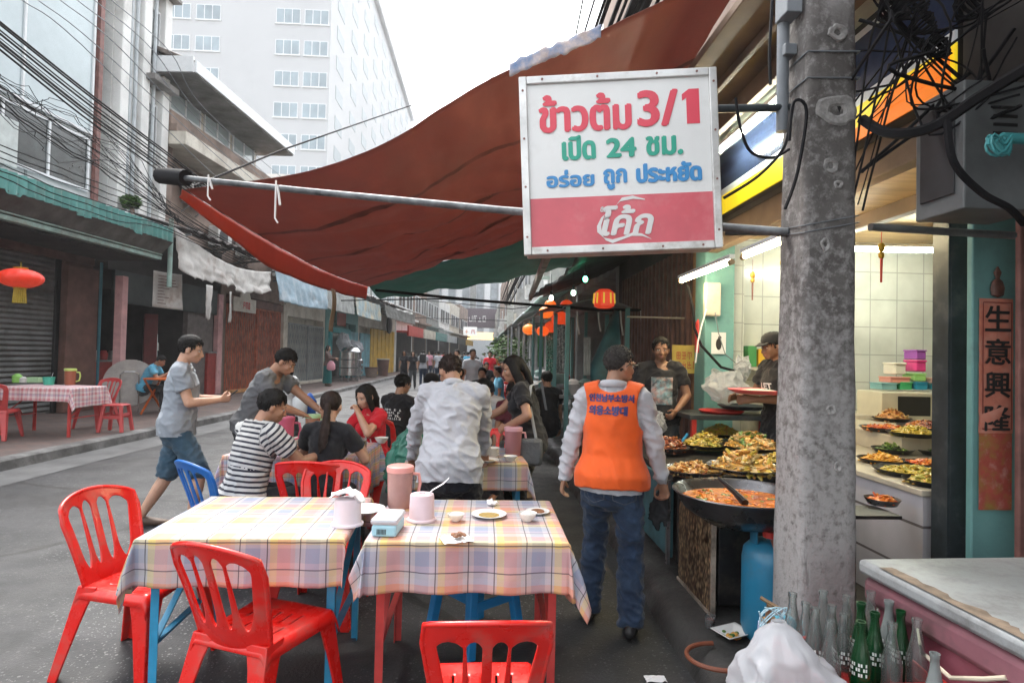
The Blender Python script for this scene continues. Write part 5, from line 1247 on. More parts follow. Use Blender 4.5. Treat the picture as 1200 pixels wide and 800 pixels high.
def chair(label, pl, loc, rz, group='red plastic chairs at the street tables', style=0):
    t = thing('plastic_chair', label, 'chair', loc, R_(rz), group)
    # backrest: one curved shell with four fanned openings
    def bp(u, v):
        wd = .168 + .058 * v - .02 * max(0, v - .8) * abs(u) ** 4 * 5
        return (u * wd, -.185 - .13 * v - .015 * v * v + .062 * u * u * (.6 + .4 * v), .4 + .43 * v - (.05 if style == 0 else .03) * u * u * v * v)
    v0, v1 = .2, (.9 if style == 0 else .84); rows = [0, .08, .15] + [v0 + (v1 - v0) * q for q in (0, .012, .04, .09, .16, .26, .38, .5, .62, .74, .84, .91, .96, .985, 1)] + [v1 + (1 - v1) * q for q in (.35, .7, 1)]
    mb = MB(); n2 = 3; grid_ = []
    for v in rows:
        t_ = (v - v0) / (v1 - v0); bs = [-1]
        for cb, ct, hb, ht in ((-.58, -.58, .13, .225), (-.2, -.2, .095, .13), (.2, .2, .095, .13), (.58, .58, .13, .225)):
            if 0 < t_ < 1:
                pr = min(1, (t_ / .2) ** .5) * min(1, ((1 - t_) / .1) ** .5); h = (hb + (ht - hb) * t_) * pr
            else: h = 0
            c = cb + (ct - cb) * max(0, min(1, t_)); bs += [c - h, c + h]
        bs.append(1); row = []
        for k in range(0, 10, 2):
            for q in range(n2 + 1): row.append(bp(bs[k] + (bs[k + 1] - bs[k]) * q / n2, v))
        grid_.append(row)
    W = len(grid_[0]); mb.v = [p for r in grid_ for p in r]
    for i in range(len(rows) - 1):
        for k in range(5):
            for q in range(n2):
                a = i * W + k * (n2 + 1) + q; mb.f.append((a, a + 1, a + W + 1, a + W)); mb.m.append(0)
    o = mb.build('backrest', pl, t, merge=.0006, smooth=True, ang=180); q = o.modifiers.new('thick', 'SOLIDIFY'); q.thickness = .011; q.offset = 0
    q = o.modifiers.new('edge', 'BEVEL'); q.width = .003; q.segments = 2; q.limit_method = 'ANGLE'; q.angle_limit = R_(50)
    rim = MB(); pts = [bp(-1, v / 10) for v in range(0, 11)] + [bp(-1 + k / 8, 1) for k in range(1, 17)] + [bp(1, 1 - v / 10) for v in range(1, 11)]
    rim.tube(pts, .0105, 8); rim.build('back_rim', pl, o, smooth=True, ang=180)
    st = MB()
    def sp(u, v):
        x = (u * 2 - 1); y = -.2 + .43 * v; wd = .185 + .03 * v
        ed = max(0, (abs(x) - .86) / .14); fr = max(0, (v - .9) / .1); bk = max(0, (.06 - v) / .06)
        z = .425 - .016 * (1 - x * x) * math.sin(PI * min(1, v * 1.05)) + .006 * v - .05 * ed ** 2 - .055 * fr ** 2 * (.45 + .55 * abs(x)) - .03 * bk
        return (x * wd + .004 * ed, y - .01 * fr * fr, z)
    def slot(u, v): return .25 < v < .72 and int(u * 44) % 6 == 3 and .2 < u < .8 and int(v * 30) % 8 < 6
    st.grid(sp, 44, 30, skip=slot)
    o = st.build('seat', pl, t, smooth=True, ang=180); q = o.modifiers.new('thick', 'SOLIDIFY'); q.thickness = .007; q.offset = -1
    for sx in (-1, 1):
        for fy, (x0, y0, z0), (x1, y1) in ((1, (.185, .195, .4), (.235, .235)), (-1, (.168, -.172, .43), (.215, -.275))):
            lg = MB(); vs = []; N = 5
            for k in range(N + 1):
                f = k / N; x, y, z = x0 + (x1 - x0) * f, y0 + (y1 - y0) * f, z0 * (1 - f); w = (.1 - .052 * f ** .6); th = .012
                ol = [(0, 0), (-w, 0), (-w, -th), (-th, -th), (-th, -w), (0, -w)]
                for a, b in ol: vs.append((sx * (x + a + .012), (y + (b + .012) * (1 if fy > 0 else -1)), z))
            fs = [(k * 6 + j, k * 6 + (j + 1) % 6, k * 6 + 6 + (j + 1) % 6, k * 6 + 6 + j) for k in range(N) for j in range(6)] + [(0, 1, 2, 3, 4, 5), tuple(N * 6 + j for j in range(6))]
            lg.add(vs, fs); lg.build('leg', pl, t, merge=1e-5, bevel=.004, smooth=True, ang=40)
    return t
def stool(label, pl, loc, rz=0, group=None, k=1.0):
    t = thing('plastic_stool', label, 'stool', loc, R_(rz), group)
    m = MB(); m.grid(lambda u, v: ((u - .5) * .3 * k, (v - .5) * .3 * k, .45 * k - .02 * max(0, max(abs(u - .5), abs(v - .5)) * 2 - .8) / .2 - .004), 16, 16); m.build('seat', pl, t, smooth=True, solid=.008)
    for sx in (-1, 1):
        for sy in (-1, 1):
            l = MB(); l.bar((sx * .125 * k, sy * .125 * k, .43 * k), (sx * .175 * k, sy * .175 * k, 0), .05 * k, .045 * k); l.build('leg', pl, t, bevel=.006)
    r = MB()
    for s in (-1, 1): r.bar((-.145 * k, s * .148 * k, .24 * k), (.145 * k, s * .148 * k, .24 * k), .012, .05); r.bar((s * .148 * k, -.145 * k, .28 * k), (s * .148 * k, .145 * k, .28 * k), .012, .05)
    r.build('rung', pl, t, bevel=.003); return t
def table(label, loc, rz, w, d, steel, h=.74, group='folding tables under check cloths', cross=True):
    t = thing('folding_table', label, 'table', loc, R_(rz), group)
    m = MB(); m.bx(-w / 2, w / 2, -d / 2, d / 2, h - .03, h - .002); m.build('tabletop', mat('plywood_top', (.36, .26, .15), .6, var=.2), t, bevel=.004)
    for sx in (-1, 1):
        for sy in (-1, 1):
            l = MB(); x, y = sx * (w / 2 - .05), sy * (d / 2 - .05); l.bx(x - .017, x + .017, y - .002, y + .002, 0, h - .03); l.bx(x - .002 + sx * .0165, x + .002 + sx * .0165, y - .03 * (sy > 0), y + .03 * (sy < 0), 0, h - .031); l.build('leg', steel, t)
        b = MB(); x = sx * (w / 2 - .05); b.bar((x, -d / 2 + .05, .28), (x, d / 2 - .05, .28), .03, .012); b.build('side_bar', steel, t)
        b = MB(); b.bar((x, -d / 2 + .06, .6), (x - sx * .25, -d / 2 + .06, h - .04), .028, .008, up=(0, 1, 0)); b.bar((x, d / 2 - .06, .6), (x - sx * .25, d / 2 - .06, h - .04), .028, .008, up=(0, 1, 0)); b.bar((x, -d / 2 + .06, .29), (x, d / 2 - .06, .66), .028, .008); b.build('brace', steel, t)
    return t
def tcloth(label, loc, rz, w, d, mt, drop=(.2, .2, .2, .2), h=.742, seed=0, rip=.012, group='check cloths on the street tables', off=(0, 0)):
    """cloth over a table: drop = front, right, back, left; corners hang in points"""
    t_ = MB(); df, dr, db, dl = drop; N = 96; Mx = 84
    us = sorted(set([-w / 2 - dl + (w + dl + dr) * i / N for i in range(N + 1)] + [-w / 2, w / 2])); vs_ = sorted(set([-d / 2 - df + (d + df + db) * j / Mx for j in range(Mx + 1)] + [-d / 2, d / 2]))
    idx = {}
    for i, U in enumerate(us):
        for j, V in enumerate(vs_):
            ox = U - max(-w / 2, min(w / 2, U)); oy = V - max(-d / 2, min(d / 2, V)); bx_, by_ = U - ox, V - oy; r = math.hypot(ox, oy)
            if r < 1e-9:
                ez = min(w / 2 - abs(U), d / 2 - abs(V)); p = (U, V, h + .0022 + .0035 * (.5 + .5 * fbm((U * 5 + seed, V * 5, seed))) - .004 * max(0, 1 - ez / .015) ** 2)
            else:
                a = ox / r, oy / r; k = max(abs(a[0]), abs(a[1])); crn = 1 - abs(abs(a[0]) - abs(a[1])) / 1.0
                if abs(ox) > 1e-9 and abs(oy) > 1e-9: fl = .26 + .22 * fbm((bx_, by_, seed + 2)); s_ = 0
                else: fl = .045; s_ = U if abs(oy) > 1e-9 else V
                fl += 0
                wv = rip * (math.sin(s_ * 21 + seed) + .8 * fbm((s_ * 9 + seed * 2, r * 3, seed))) * min(1, r / .15) if (abs(ox) < 1e-9 or abs(oy) < 1e-9) else .02 * math.sin(math.atan2(oy, ox) * 6 + seed) * min(1, r / .15)
                out = .004 + fl * r + wv; zz = h - math.sqrt(max(0, r * r - (fl * r) ** 2)) + .004 * math.exp(-r * 60) + .003 * fbm((U * 7, V * 7, seed))
                p = (bx_ + a[0] * out, by_ + a[1] * out, zz - .0 + .001)
            idx[i, j] = len(t_.v); t_.v.append(p); t_.uv[idx[i, j]] = (U + 3 + .003 * fbm((U * 3, V * 3, seed)), V + 3)
    for i in range(len(us) - 1):
        for j in range(len(vs_) - 1): t_.f.append((idx[i, j], idx[i + 1, j], idx[i + 1, j + 1], idx[i, j + 1])); t_.m.append(0)
    o = t_.build('tablecloth', mt, None, smooth=True, ang=180, solid=.0012); o.location = loc; o.rotation_euler = (0, 0, R_(rz))
    return tag(o, label, 'tablecloth', group)
W_ = (.44, .425, .415)
PL1 = plaid_mat('pastel_check', [(0, W_), (.1, (.22, .26, .36)), (.34, (.42, .41, .45)), (.44, W_), (.5, (.62, .45, .12)), (.62, (.6, .25, .17)), (.84, (.54, .33, .28)), (.92, W_)],
                [(0, (.44, .36, .42)), (.12, (.26, .29, .38)), (.36, W_), (.42, (.6, .48, .16)), (.56, (.58, .28, .2)), (.8, (.46, .44, .48)), (.9, W_)], [(.005, .014), (.455, .01)], .25)
PL2 = plaid_mat('bright_check', [(0, W_), (.1, (.2, .25, .5)), (.36, (.55, .5, .6)), (.44, (.75, .6, .2)), (.6, (.7, .3, .22)), (.86, W_)], [(0, (.6, .4, .45)), (.2, (.22, .3, .5)), (.4, W_), (.5, (.7, .35, .2)), (.8, (.6, .5, .55))], [(.005, .02), (.5, .012)], .12)
PL3 = plaid_mat('pink_check', [(0, (.72, .6, .6)), (.25, (.6, .2, .22)), (.5, (.72, .62, .6)), (.75, (.65, .32, .34))], [(0, (.72, .6, .6)), (.3, (.55, .2, .24)), (.55, (.7, .6, .6)), (.8, (.4, .3, .45))], [(.005, .02)], .14)
# front pair of tables
TLx0, TLx1, TRx0, TRx1, TY0, TY1 = -1.44, -.60, -.47, .38, 2.60, 3.32
table('folding table with blue steel legs at the left front', ((TLx0 + TLx1) / 2, (TY0 + TY1) / 2 + .02, 0), 1.5, TLx1 - TLx0, TY1 - TY0, CB)
table('folding table with red steel legs at the front, beside the blue legged one', ((TRx0 + TRx1) / 2, (TY0 + TY1) / 2, 0), 0, TRx1 - TRx0, TY1 - TY0, CR)
tcloth('pastel check cloth on the blue legged front table', ((TLx0 + TLx1) / 2, (TY0 + TY1) / 2 + .02, 0), 1.5, TLx1 - TLx0 + .02, TY1 - TY0 + .02, PL1, (.2, .03, .16, .23), seed=1.3)
tcloth('pastel check cloth with a long right corner on the red legged front table', ((TRx0 + TRx1) / 2, (TY0 + TY1) / 2, 0), 0, TRx1 - TRx0 + .02, TY1 - TY0 + .02, PL1, (.215, .26, .15, .12), seed=4.1)
# chairs round them
chair('red plastic chair at the left end of the blue legged table, turned to the right', RP, (-1.63, 3.02, .004), -104)
chair('red plastic chair with its back to the viewer, in front of the blue legged table', RP, (-.88, 2.54, .004), -22, style=0)
chair('red plastic chair cut off by the bottom edge, in front of the red legged table', RP, (.03, 2.1, .004), 1, style=1).scale = (.93, .93, .9)
chair('red plastic chair on the far side of the blue legged table', RP, (-.93, 3.62, .004), 176)
stool('sky blue plastic stool behind the red legged front table', BP if False else mat('sky_blue_plastic', (.015, .22, .52), .4, var=.08), (-.01, 3.3, .004), 40)
chair('bright blue plastic chair under the man in the striped shirt', BP, (-1.66, 4.12, .004), -38, group=None)
# second row
table('folding table of the party eating behind the front tables', (-1.42, 5.0, 0), -2, 1.0, .76, CR)
tcloth('bright check cloth on the table of the woman in red', (-1.42, 5.0, 0), -2, 1.02, .78, PL2, (.3, .34, .2, .2), seed=2.2)
table('folding table with blue legs behind the man in the white shirt', (-.12, 4.82, 0), 3, .88, .72, CB)
tcloth('pale check cloth on the table behind the man in the white shirt', (-.12, 4.82, 0), 3, .9, .74, PL1, (.2, .26, .2, .2), seed=6.6)
chair('red plastic chair under the woman with the ponytail', RP, (-1.1, 4.22, .004), -4, style=1)
chair('red plastic chair under the woman in the red shirt', RP, (-.86, 5.72, .004), 118)
chair('red plastic chair held by the woman in black at the pale check table', RP, (.12, 5.42, .004), 172)
chair('red plastic chair under the man in the black lettered shirt', RP, (-.98, 6.9, .004), -35)
# tables deeper in the crowd
for k, (x, y) in enumerate(((-.1, 8.4), (.35, 10.6), (-.3, 13.2), (.4, 16.5))):
    lab = ['table of the seated men', 'second table in the crowd', 'third table beside the waiter', 'farthest table in the crowd'][k]
    table('folding ' + lab, (x, y, 0), 5 * k, .9, .7, CR, group='folding tables in the crowd')
    tcloth('check cloth on the ' + lab, (x, y, 0), 5 * k, .92, .72, PL3 if k % 2 else PL1, seed=k + 8.0, group='cloths in the crowd')
    chair('red plastic chair at the near side of the ' + lab, RP, (x + .1, y - .62, .004), 8, group='red plastic chairs in the crowd')
# left pavement table
lt = on(55, 516, .15)
table('red legged table on the left pavement in front of the shutter', (-6.75, 9.75, .15), -4, 1.15, .75, CR, group=None)
tcloth('pink check cloth on the left pavement table', (-6.75, 9.75, .15), -4, 1.17, .77, PL3, (.2, .3, .2, .2), seed=3.4, group=None)
chair('faded red chair cut off at the left edge beside the pavement table', RP2, (-7.1, 9.15, .15), 15, group='faded red seats on the left pavement')
chair('faded red chair behind the pink check table near the pink post', RP2, (-6.55, 10.55, .15), 170, group='faded red seats on the left pavement')
stool('faded red stool right of the pink check table', RP2, (-6.0, 10.15, .15), 5, 'faded red seats on the left pavement', k=1.0)
w = MB(); w.bx(-.09, .09, -.09, .09, 0, 2.95); tag(w.build('pink_post', M['pink'], None, bevel=.01, loc=lp(13.7, .55, .15), rot=(0, 0, LA)), 'pink painted post holding up the teal awning, behind the pavement table', 'post')

# ============================================================ tableware
PINK = mat('pink_plastic', (.72, .4, .46), .35, var=.05, spec=.5, sss=.05); PALEPINK = mat('pale_pink_plastic', (.72, .56, .6), .4, var=.05)
CLEARP = mat('pink_clear_plastic', (.8, .36, .4), .2, var=.05, trans=.55); CER = mat('white_ceramic', (.74, .73, .7), .2, var=.04, spec=.6); LB = mat('light_blue_plastic', (.34, .62, .72), .35, var=.05)
TEA = mat('brown_tea', (.2, .05, .035), .15, var=.05); TISS = mat('paper_tissue', (.74, .74, .75), .9, var=.03); CURRY = mat('yellow_broth', (.5, .36, .12), .15, var=.3, scale=30, c2=(.36, .22, .06))
MILK = mat('milky_plastic', (.6, .62, .66), .3, var=.04, alpha=.75); RICE = mat('boiled_rice', (.72, .7, .66), .7, var=.08, scale=60, bump=.9, bscale=130); BROWNF = mat('brown_scraps', (.25, .11, .05), .6, var=.4, scale=40)
SPOON = mat('thin_white_spoon', (.75, .76, .78), .25, var=.02)
TT = .748
def jug(label, p, s=1.0, lid=PINK, fill=True, group='pink jugs on the tables', body=None):
    t = thing('jug', label, 'jug', p, .4, group)
    m = MB(); m.lathe([(.054 * s, 0), (.06 * s, .01), (.066 * s, .19 * s), (.066 * s, .2 * s), (.063 * s, .2 * s), (.057 * s, .012)], 28); m.build('cup', body or CLEARP, t, smooth=True)
    if fill: m = MB(); m.lathe([(.05 * s, .008), (.057 * s, .012), (.0585 * s, .08 * s), (0, .08 * s)], 24); m.build('drink', TEA, t, smooth=True)
    m = MB(); m.lathe([(.069 * s, .185 * s), (.071 * s, .2 * s), (.069 * s, .212 * s), (.06 * s, .217 * s), (0, .217 * s)], 28); m.build('lid', lid, t, smooth=True)
    m = MB(); m.tube([(.064 * s, 0, .17 * s), (.1 * s, 0, .165 * s), (.108 * s, 0, .12 * s), (.098 * s, 0, .06 * s), (.06 * s, 0, .045 * s)], .009 * s, 8); m.build('handle', lid, t, smooth=True)
    return t
def tub(label, p, r=.058, h=.125, mt=PALEPINK, spoon=False, tissue=False, group='round tissue tubs'):
    t = thing('tissue_tub', label, 'tub', p, 0, group)
    m = MB(); m.lathe([(r * 1.22, 0), (r * 1.22, .008), (r * 1.05, .014), (r * 1.0, h * .9), (r * .95, h), (r * .3, h + .004), (r * .25, h - .01), (0, h - .01)], 28); m.build('body', mt, t, smooth=True)
    if tissue:
        m = MB(); m.grid(lambda u, v: ((u - .5) * .15 + .02 * fbm((u * 3, v * 3, 1)), (v - .5) * .1, h + .004 + .03 * (1 - abs(u - .5) * 1.2) + .02 * fbm((u * 4, v * 4, 2)) - .09 * max(0, u - .72)), 14, 10); m.build('tissue', TISS, t, smooth=True, solid=.002)
    if spoon:
        m = MB(); m.tube([(.0, 0, h - .03), (.05, .0, h + .02), (.1, .005, h + .05), (.125, .005, h + .075)], [.004, .011, .016, .014], 8, ref=(0, 1, 0), ry=[.002, .003, .003, .002], round_=1); m.build('spoon', SPOON, t, smooth=True)
    return t
def plate(label, p, r=.1, food=None, h=.02, group='plates on the tables', bowl=False, sc=(1, 1)):
    t = thing('bowl' if bowl else 'plate', label, 'bowl' if bowl else 'plate', p, 0, group)
    m = MB()
    if bowl: m.lathe([(r * .45, 0), (r * .5, .004), (r * .8, h * .5), (r, h), (r * .96, h), (r * .74, h * .5), (r * .4, .012), (0, .012)], 28)
    else: m.lathe([(r * .55, 0), (r * .62, .005), (r, h), (r * .985, h + .002), (r * .62, .009), (0, .008)], 36)
    m.build('dish', CER, t, smooth=True)
    if food is not None:
        m = MB(); m.lathe([(r * (.86 if bowl else .6), h * (.72 if bowl else .55)), (r * .5, h * (.85 if bowl else .62) + (.008 if food in (RICE, BROWNF) else 0)), (0, h * (.9 if bowl else .64) + (.012 if food in (RICE, BROWNF) else 0))], 24); m.build('food', food, t, smooth=True)
    return t
def top(x, y): return on(x, y, TT)
jug('pink lidded jug of brown tea on the red legged front table', top(468, 594), 1.0, mat('salmon_lid', (.72, .33, .3), .4, var=.05), body=mat('cloudy_pink_plastic', (.62, .36, .33), .25, var=.15, trans=.35))
tub('pale pink tissue tub with a white spoon stuck in it', top(494, 609), spoon=True)
tub('white and pink tissue tub with paper trailing out, on the blue legged table', top(407, 614), r=.06, h=.12, mt=mat('white_pink_plastic', (.7, .62, .66), .4, var=.06), tissue=True)
plate('white plate with crumpled paper behind the tissue tub on the blue legged table', top(428, 600), .1, TISS)
t = thing('plastic_box', 'light blue plastic box with a cloudy lid on the front tables', 'box', top(455, 622), R_(-4))
m = MB(); m.bx(-.055, .055, -.09, .09, 0, .05); m.build('base', LB, t, bevel=.01)
m = MB(); m.bx(-.06, .06, -.095, .095, .05, .078); m.build('lid', MILK, t, bevel=.012)
m = MB()
for k in range(7): m.bx(-.03 + k * .006, -.027 + k * .006, -.0925, -.0905, .012, .034)
m.build('label_print', M['blacktext'], t)
plate('small white bowl of rice beside the plate of broth', top(534, 610), .042, RICE, .035, bowl=True, group='bowls on the red legged table')
plate('white plate of yellow broth on the red legged table', top(573, 605), .088, CURRY, .016)
plate('small bowl heaped with scraps and paper on the red legged table', top(618, 610), .046, RICE, .04, bowl=True, group='bowls on the red legged table')
plate('speckled plate with scraps at the right end of the red legged table', top(630, 601), .062, BROWNF, .012)
def crumple(label, p, r, mt=TISS, h=.3):
    m = MB(); m.ell((0, 0, r * h), (r, r * .8, r * h), 18, 10); m.v = [(x * (1 + .5 * fbm((x * 60, y * 60, z * 60))), y * (1 + .5 * fbm((y * 60, z * 60, 3))), max(0, z * (1 + .7 * fbm((x * 50, y * 50, 7))))) for x, y, z in m.v]
    o = m.build('crumpled_tissue', mt, None, smooth=True, ang=30, loc=p); return tag(o, label, 'tissue', 'crumpled tissues on the tables')
crumple('crumpled white tissue at the far edge of the red legged table', top(577, 592), .03, h=.5)
m = MB(); m.grid(lambda u, v: ((u - .5) * .13, (v - .5) * .1, .004 + .012 * abs(fbm((u * 3, v * 3, 5)))), 12, 12); o = m.build('napkin', TISS, None, smooth=True, solid=.001, loc=top(535, 633), rot=(0, 0, .3)); tag(o, 'flat white napkin with brown scraps near the front edge', 'napkin')
m = MB(); rnd = random.Random(3)
for k in range(16): m.ell((rnd.gauss(0, .014), rnd.gauss(0, .01), .02 + rnd.random() * .008), (.01, .007, .006), 8, 5)
o = m.build('food_scraps', BROWNF, None, smooth=True, loc=top(537, 633)); tag(o, 'small heap of brown scraps on the napkin', 'scraps')
# second row of tableware
def tp(x, y, z=.75): return on(x, y, z)
JB = mat('hot_pink_clear_plastic', (.8, .16, .27), .25, var=.1, trans=.35)
jug('tall hot pink jug by the striped shirt man', tp(333, 523), 1.15, JB, True, body=JB)
jug('jug of dark tea with pale green lid behind the ponytail woman', tp(366, 513), 1.0, mat('pale_green_lid', (.42, .66, .36), .4), body=mat('tea_clear', (.6, .3, .2), .2, trans=.4))
jug('pink jug on the pale check table by the woman in black', tp(601, 533), 1.05, PINK)
for k, (x, y, f, r) in enumerate(((352, 519, RICE, .07), (343, 521, CURRY, .055), (447, 519, CURRY, .06))): plate(['bowl of rice by the striped shirt man', 'small bowl of broth beside the hot pink jug', 'bowl in front of the woman in red'][k], tp(x, y), r, f, .05, bowl=True, group='bowls on the second row')
t = thing('glass', 'glass of yellow drink in front of the woman in red', 'glass', tp(425, 527)); m = MB(); m.lathe([(.028, 0), (.034, .1), (.031, .1), (.026, .006)], 20); m.build('tumbler', mat('clear_glass', (.9, .92, .92), .08, var=0, trans=.9), t, smooth=True); m = MB(); m.lathe([(.025, .006), (.03, .075), (0, .075)], 18); m.build('drink', mat('yellow_drink', (.6, .4, .05), .2, var=.05), t, smooth=True)
for k, (x, y, lab) in enumerate(((576, 536, 'stack of white bowls left of the pink jug'), (571, 541, 'plate under the bowls on the pale check table'), (598, 540, 'small white dish in front of the pink jug'))):
    if k == 0:
        t = thing('bowl', lab, 'bowl stack', tp(x, y), 0); m = MB()
        for q in range(4): m.lathe([(.03, q * .016), (.065, .03 + q * .016), (.062, .03 + q * .016), (.028, .006 + q * .016), (0, .006 + q * .016)], 22)
        m.build('dishes', CER, t, smooth=True)
    else: plate(lab, tp(x, y), .09 if k == 1 else .055, CURRY if k == 1 else None, .02 if k == 1 else .04, bowl=k == 2, group='dishes on the pale check table')
# left pavement table
for k, (x, y, col, lab) in enumerate(((20, 448, (.3, .62, .15), 'light green condiment tub at the left end of the pink check table'), (27, 448, (.68, .68, .66), 'white tub beside the light green one'), (41, 448, (.45, .68, .4), 'pale green box on the pink check table'), (57, 451, (.05, .4, .28), 'dark green cup with straws on the pink check table'))):
    t = thing('plastic_tub', lab, 'tub', on(x, y, .895), 0, 'tubs on the left pavement table'); m = MB(); r = (.075, .07, .1, .085)[k]; h = (.15, .1, .09, .13)[k]
    if k == 2: m.bx(-r, r, -r * .7, r * .7, 0, h)
    else: m.lathe([(r * .8, 0), (r * (1.0 if k == 3 else .8), h), (r * .7, h), (r * .6, .01), (0, .01)], 22) if k == 3 else m.lathe([(r * .9, 0), (r, h * .7), (r * .9, h * .75), (r * .35, h), (0, h)], 22)
    m.build('body', mat('tub_colour_%d' % (20 + k), col, .4, var=.06), t, smooth=True, bevel=.008 if k == 2 else 0)
    if k == 3: m = MB(); m.tube([(.02, 0, .05), (.05, .02, .2)], .004, 6); m.build('straw', M['whitetext'], t)
jug('jug of brown tea with yellow green lid on the pink check table', on(82, 451, .895), 1.25, mat('yellow_green_lid', (.5, .62, .16), .4), body=mat('tea_brown_plastic', (.34, .11, .06), .25, var=.1))
# ============================================================ the people in the photograph
ST = fab('striped_jersey', (.5, .5, .49))
n_, l_ = ST.node_tree.nodes, ST.node_tree.links
tc = n_.new('ShaderNodeTexCoord'); sp_ = n_.new('ShaderNodeSeparateXYZ'); l_.new(tc.outputs['UV'], sp_.inputs[0])
mu = n_.new('ShaderNodeMath'); mu.operation = 'MULTIPLY'; mu.inputs[1].default_value = 1 / .034; l_.new(sp_.outputs[0], mu.inputs[0])
fr = n_.new('ShaderNodeMath'); fr.operation = 'FRACT'; l_.new(mu.outputs[0], fr.inputs[0]); lt_ = n_.new('ShaderNodeMath'); lt_.operation = 'LESS_THAN'; lt_.inputs[1].default_value = .42; l_.new(fr.outputs[0], lt_.inputs[0])
b_ = n_['Principled BSDF']; src = b_.inputs['Base Color'].links[0].from_socket; mx = n_.new('ShaderNodeMix'); mx.data_type = 'RGBA'; l_.new(lt_.outputs[0], mx.inputs[0]); l_.new(src, mx.inputs[6]); mx.inputs[7].default_value = (.02, .022, .035, 1); l_.new(mx.outputs[2], b_.inputs['Base Color'])
F = dict(white=fab('white_cotton', (.43, .44, .475)), grey=fab('grey_jersey', (.26, .29, .33)), polo=fab('charcoal_polo', (.13, .135, .145)), black=fab('black_cotton', (.014, .014, .017)), red=fab('red_cotton', (.6, .015, .03)),
         orange=fab('orange_vest_cloth', (.72, .1, .012), rough=.6), navy=fab('dark_navy_trousers', (.016, .018, .026)), jean=fab('dark_blue_denim', (.014, .028, .058), dirt=(.035, .065, .12), dscale=4, dthr=.56), jeans2=fab('faded_blue_denim', (.035, .075, .115), dirt=(.08, .13, .18), dscale=5),
         maroon=fab('maroon_cotton', (.1, .018, .028)), teal=fab('teal_skirt_cloth', (.01, .13, .13)), blue=fab('light_blue_shirt', (.12, .42, .62)), brown=fab('brown_cardigan', (.12, .08, .07)), dgrey=fab('dark_grey_cotton', (.05, .055, .06)), pinkc=fab('pink_cotton', (.62, .3, .36)), beige=fab('beige_cotton', (.4, .33, .25)), green=fab('green_cotton', (.05, .2, .1)), floral=fab('white_floral_blouse', (.5, .5, .5), c2=(.2, .3, .4), thr=.62))
SHOE = mat('black_shoe', (.015, .015, .016), .45, var=.2); SANDAL = mat('brown_sandal', (.1, .06, .04), .6, var=.2)
def sit(fz=.44): return dict(pelvis=(0, 0, fz + .1), footL=(-.12, .44, .085), footR=(.12, .42, .085), kneeL=(-.1, .6, 1), kneeR=(.1, .6, 1))
NAVYT = mat('navy_lettering', (.03, .03, .13), .6, var=.05)
# 1 man in the orange vest
I = person('standing man in an orange vest, pale shirt and blue jeans, seen from behind', (.755, 3.42, .004), -20, pelvis=(0, 0, .875), s=.955, fat=.97, lean=3, head=(-42, 6), hair='crop', hmat=HAIRG, skin='tan', shirt=F['white'], sleeve='long', vest=F['orange'], trouser=F['jean'], shoe=SHOE, flare=1.25, wr=1.3,
           handL=(-.3, .06, .78), handR=(.3, .14, .74), elbL=(-.9, -.5, 0), elbR=(.9, -.6, 0), footL=(-.13, .06, .085), footR=(.13, -.08, .085), hand_n=((.9, .2, 0), (-.5, -.8, 0)), curl=(.6, 1.0), seed=1.7)
t = I['t']
print_on(I, '인천남부소방서', 1, .25, .042, (.0, .245), NAVYT, bold=.003, shirt='vest')
print_on(I, '의용소방대', 1, .215, .05, (-.016, .175), NAVYT, bold=.0036, shirt='vest')
def pocket():
    mb = MB(); P4 = [(-.065, .06), (.065, .06), (.06, -.05), (0, -.075), (-.06, -.05), (-.065, .06)]
    for (a, b), (c, d) in zip(P4, P4[1:]):
        L = Vector((c - a, d - b)); k = Vector((-L.y, L.x)).normalized() * .0022
        for q in range(6): e, f = Vector((a, b)) + L * q / 6, Vector((a, b)) + L * (q + 1) / 6; mb.add([(e.x - k.x, e.y - k.y, 0), (e.x + k.x, e.y + k.y, 0), (f.x + k.x, f.y + k.y, 0), (f.x - k.x, f.y - k.y, 0)], [(0, 1, 2, 3)])
    return mb
for x in (-.085, .085): print_on(I, None, 1, 0, 0, (x, -.27), mat('denim_seam', (.09, .1, .12), .8), fn=pocket, shirt='trousers')
g = MB(); TH = I['TH']
for sx in (-1, 1):
    pts = [TH @ (Vector((sx * .0335 + .0245 * math.cos(a), .094, .0 + .0165 * math.sin(a)))) for a in [2 * PI * k / 16 for k in range(17)]]; g.tube(pts, .0024, 6)
    g.tube([TH @ Vector((sx * .058, .092, .006)), TH @ Vector((sx * .081, .07, .008)), TH @ Vector((sx * .083, .0, .008)), TH @ Vector((sx * .08, -.02, -.01))], .0026, 6)
g.tube([TH @ Vector((-.01, .097, .004)), TH @ Vector((.01, .097, .004))], .002, 6); g.build('spectacles', M['black'], t, smooth=True)
c = MB(); nb, up, fw, rt = I['nb'], I['up'], I['fw'], I['rt']
c.tube([nb + rt * (.074 * math.cos(a)) + fw * (.078 * math.sin(a) - .004) + up * (.008 + .012 * -math.sin(a)) for a in [2 * PI * k / 24 for k in range(25)]], .02, 8, ref=up, ry=[.009] * 25); c.build('collar', F['white'], t, smooth=True)
gl = MB(); W_ = I['WR']
for k in range(5): gl.tube([W_ + Vector((-.02 + .01 * k, .05, -.07)), W_ + Vector((-.05 + .018 * k, .06 + .01 * (k % 2), -.15)), W_ + Vector((-.07 + .022 * k, .05, -.23 - .03 * (k % 3)))], [.014, .024, .012], 8, round_=2)
gl.v = [tuple(t.matrix_basis @ Vector(v)) for v in gl.v]
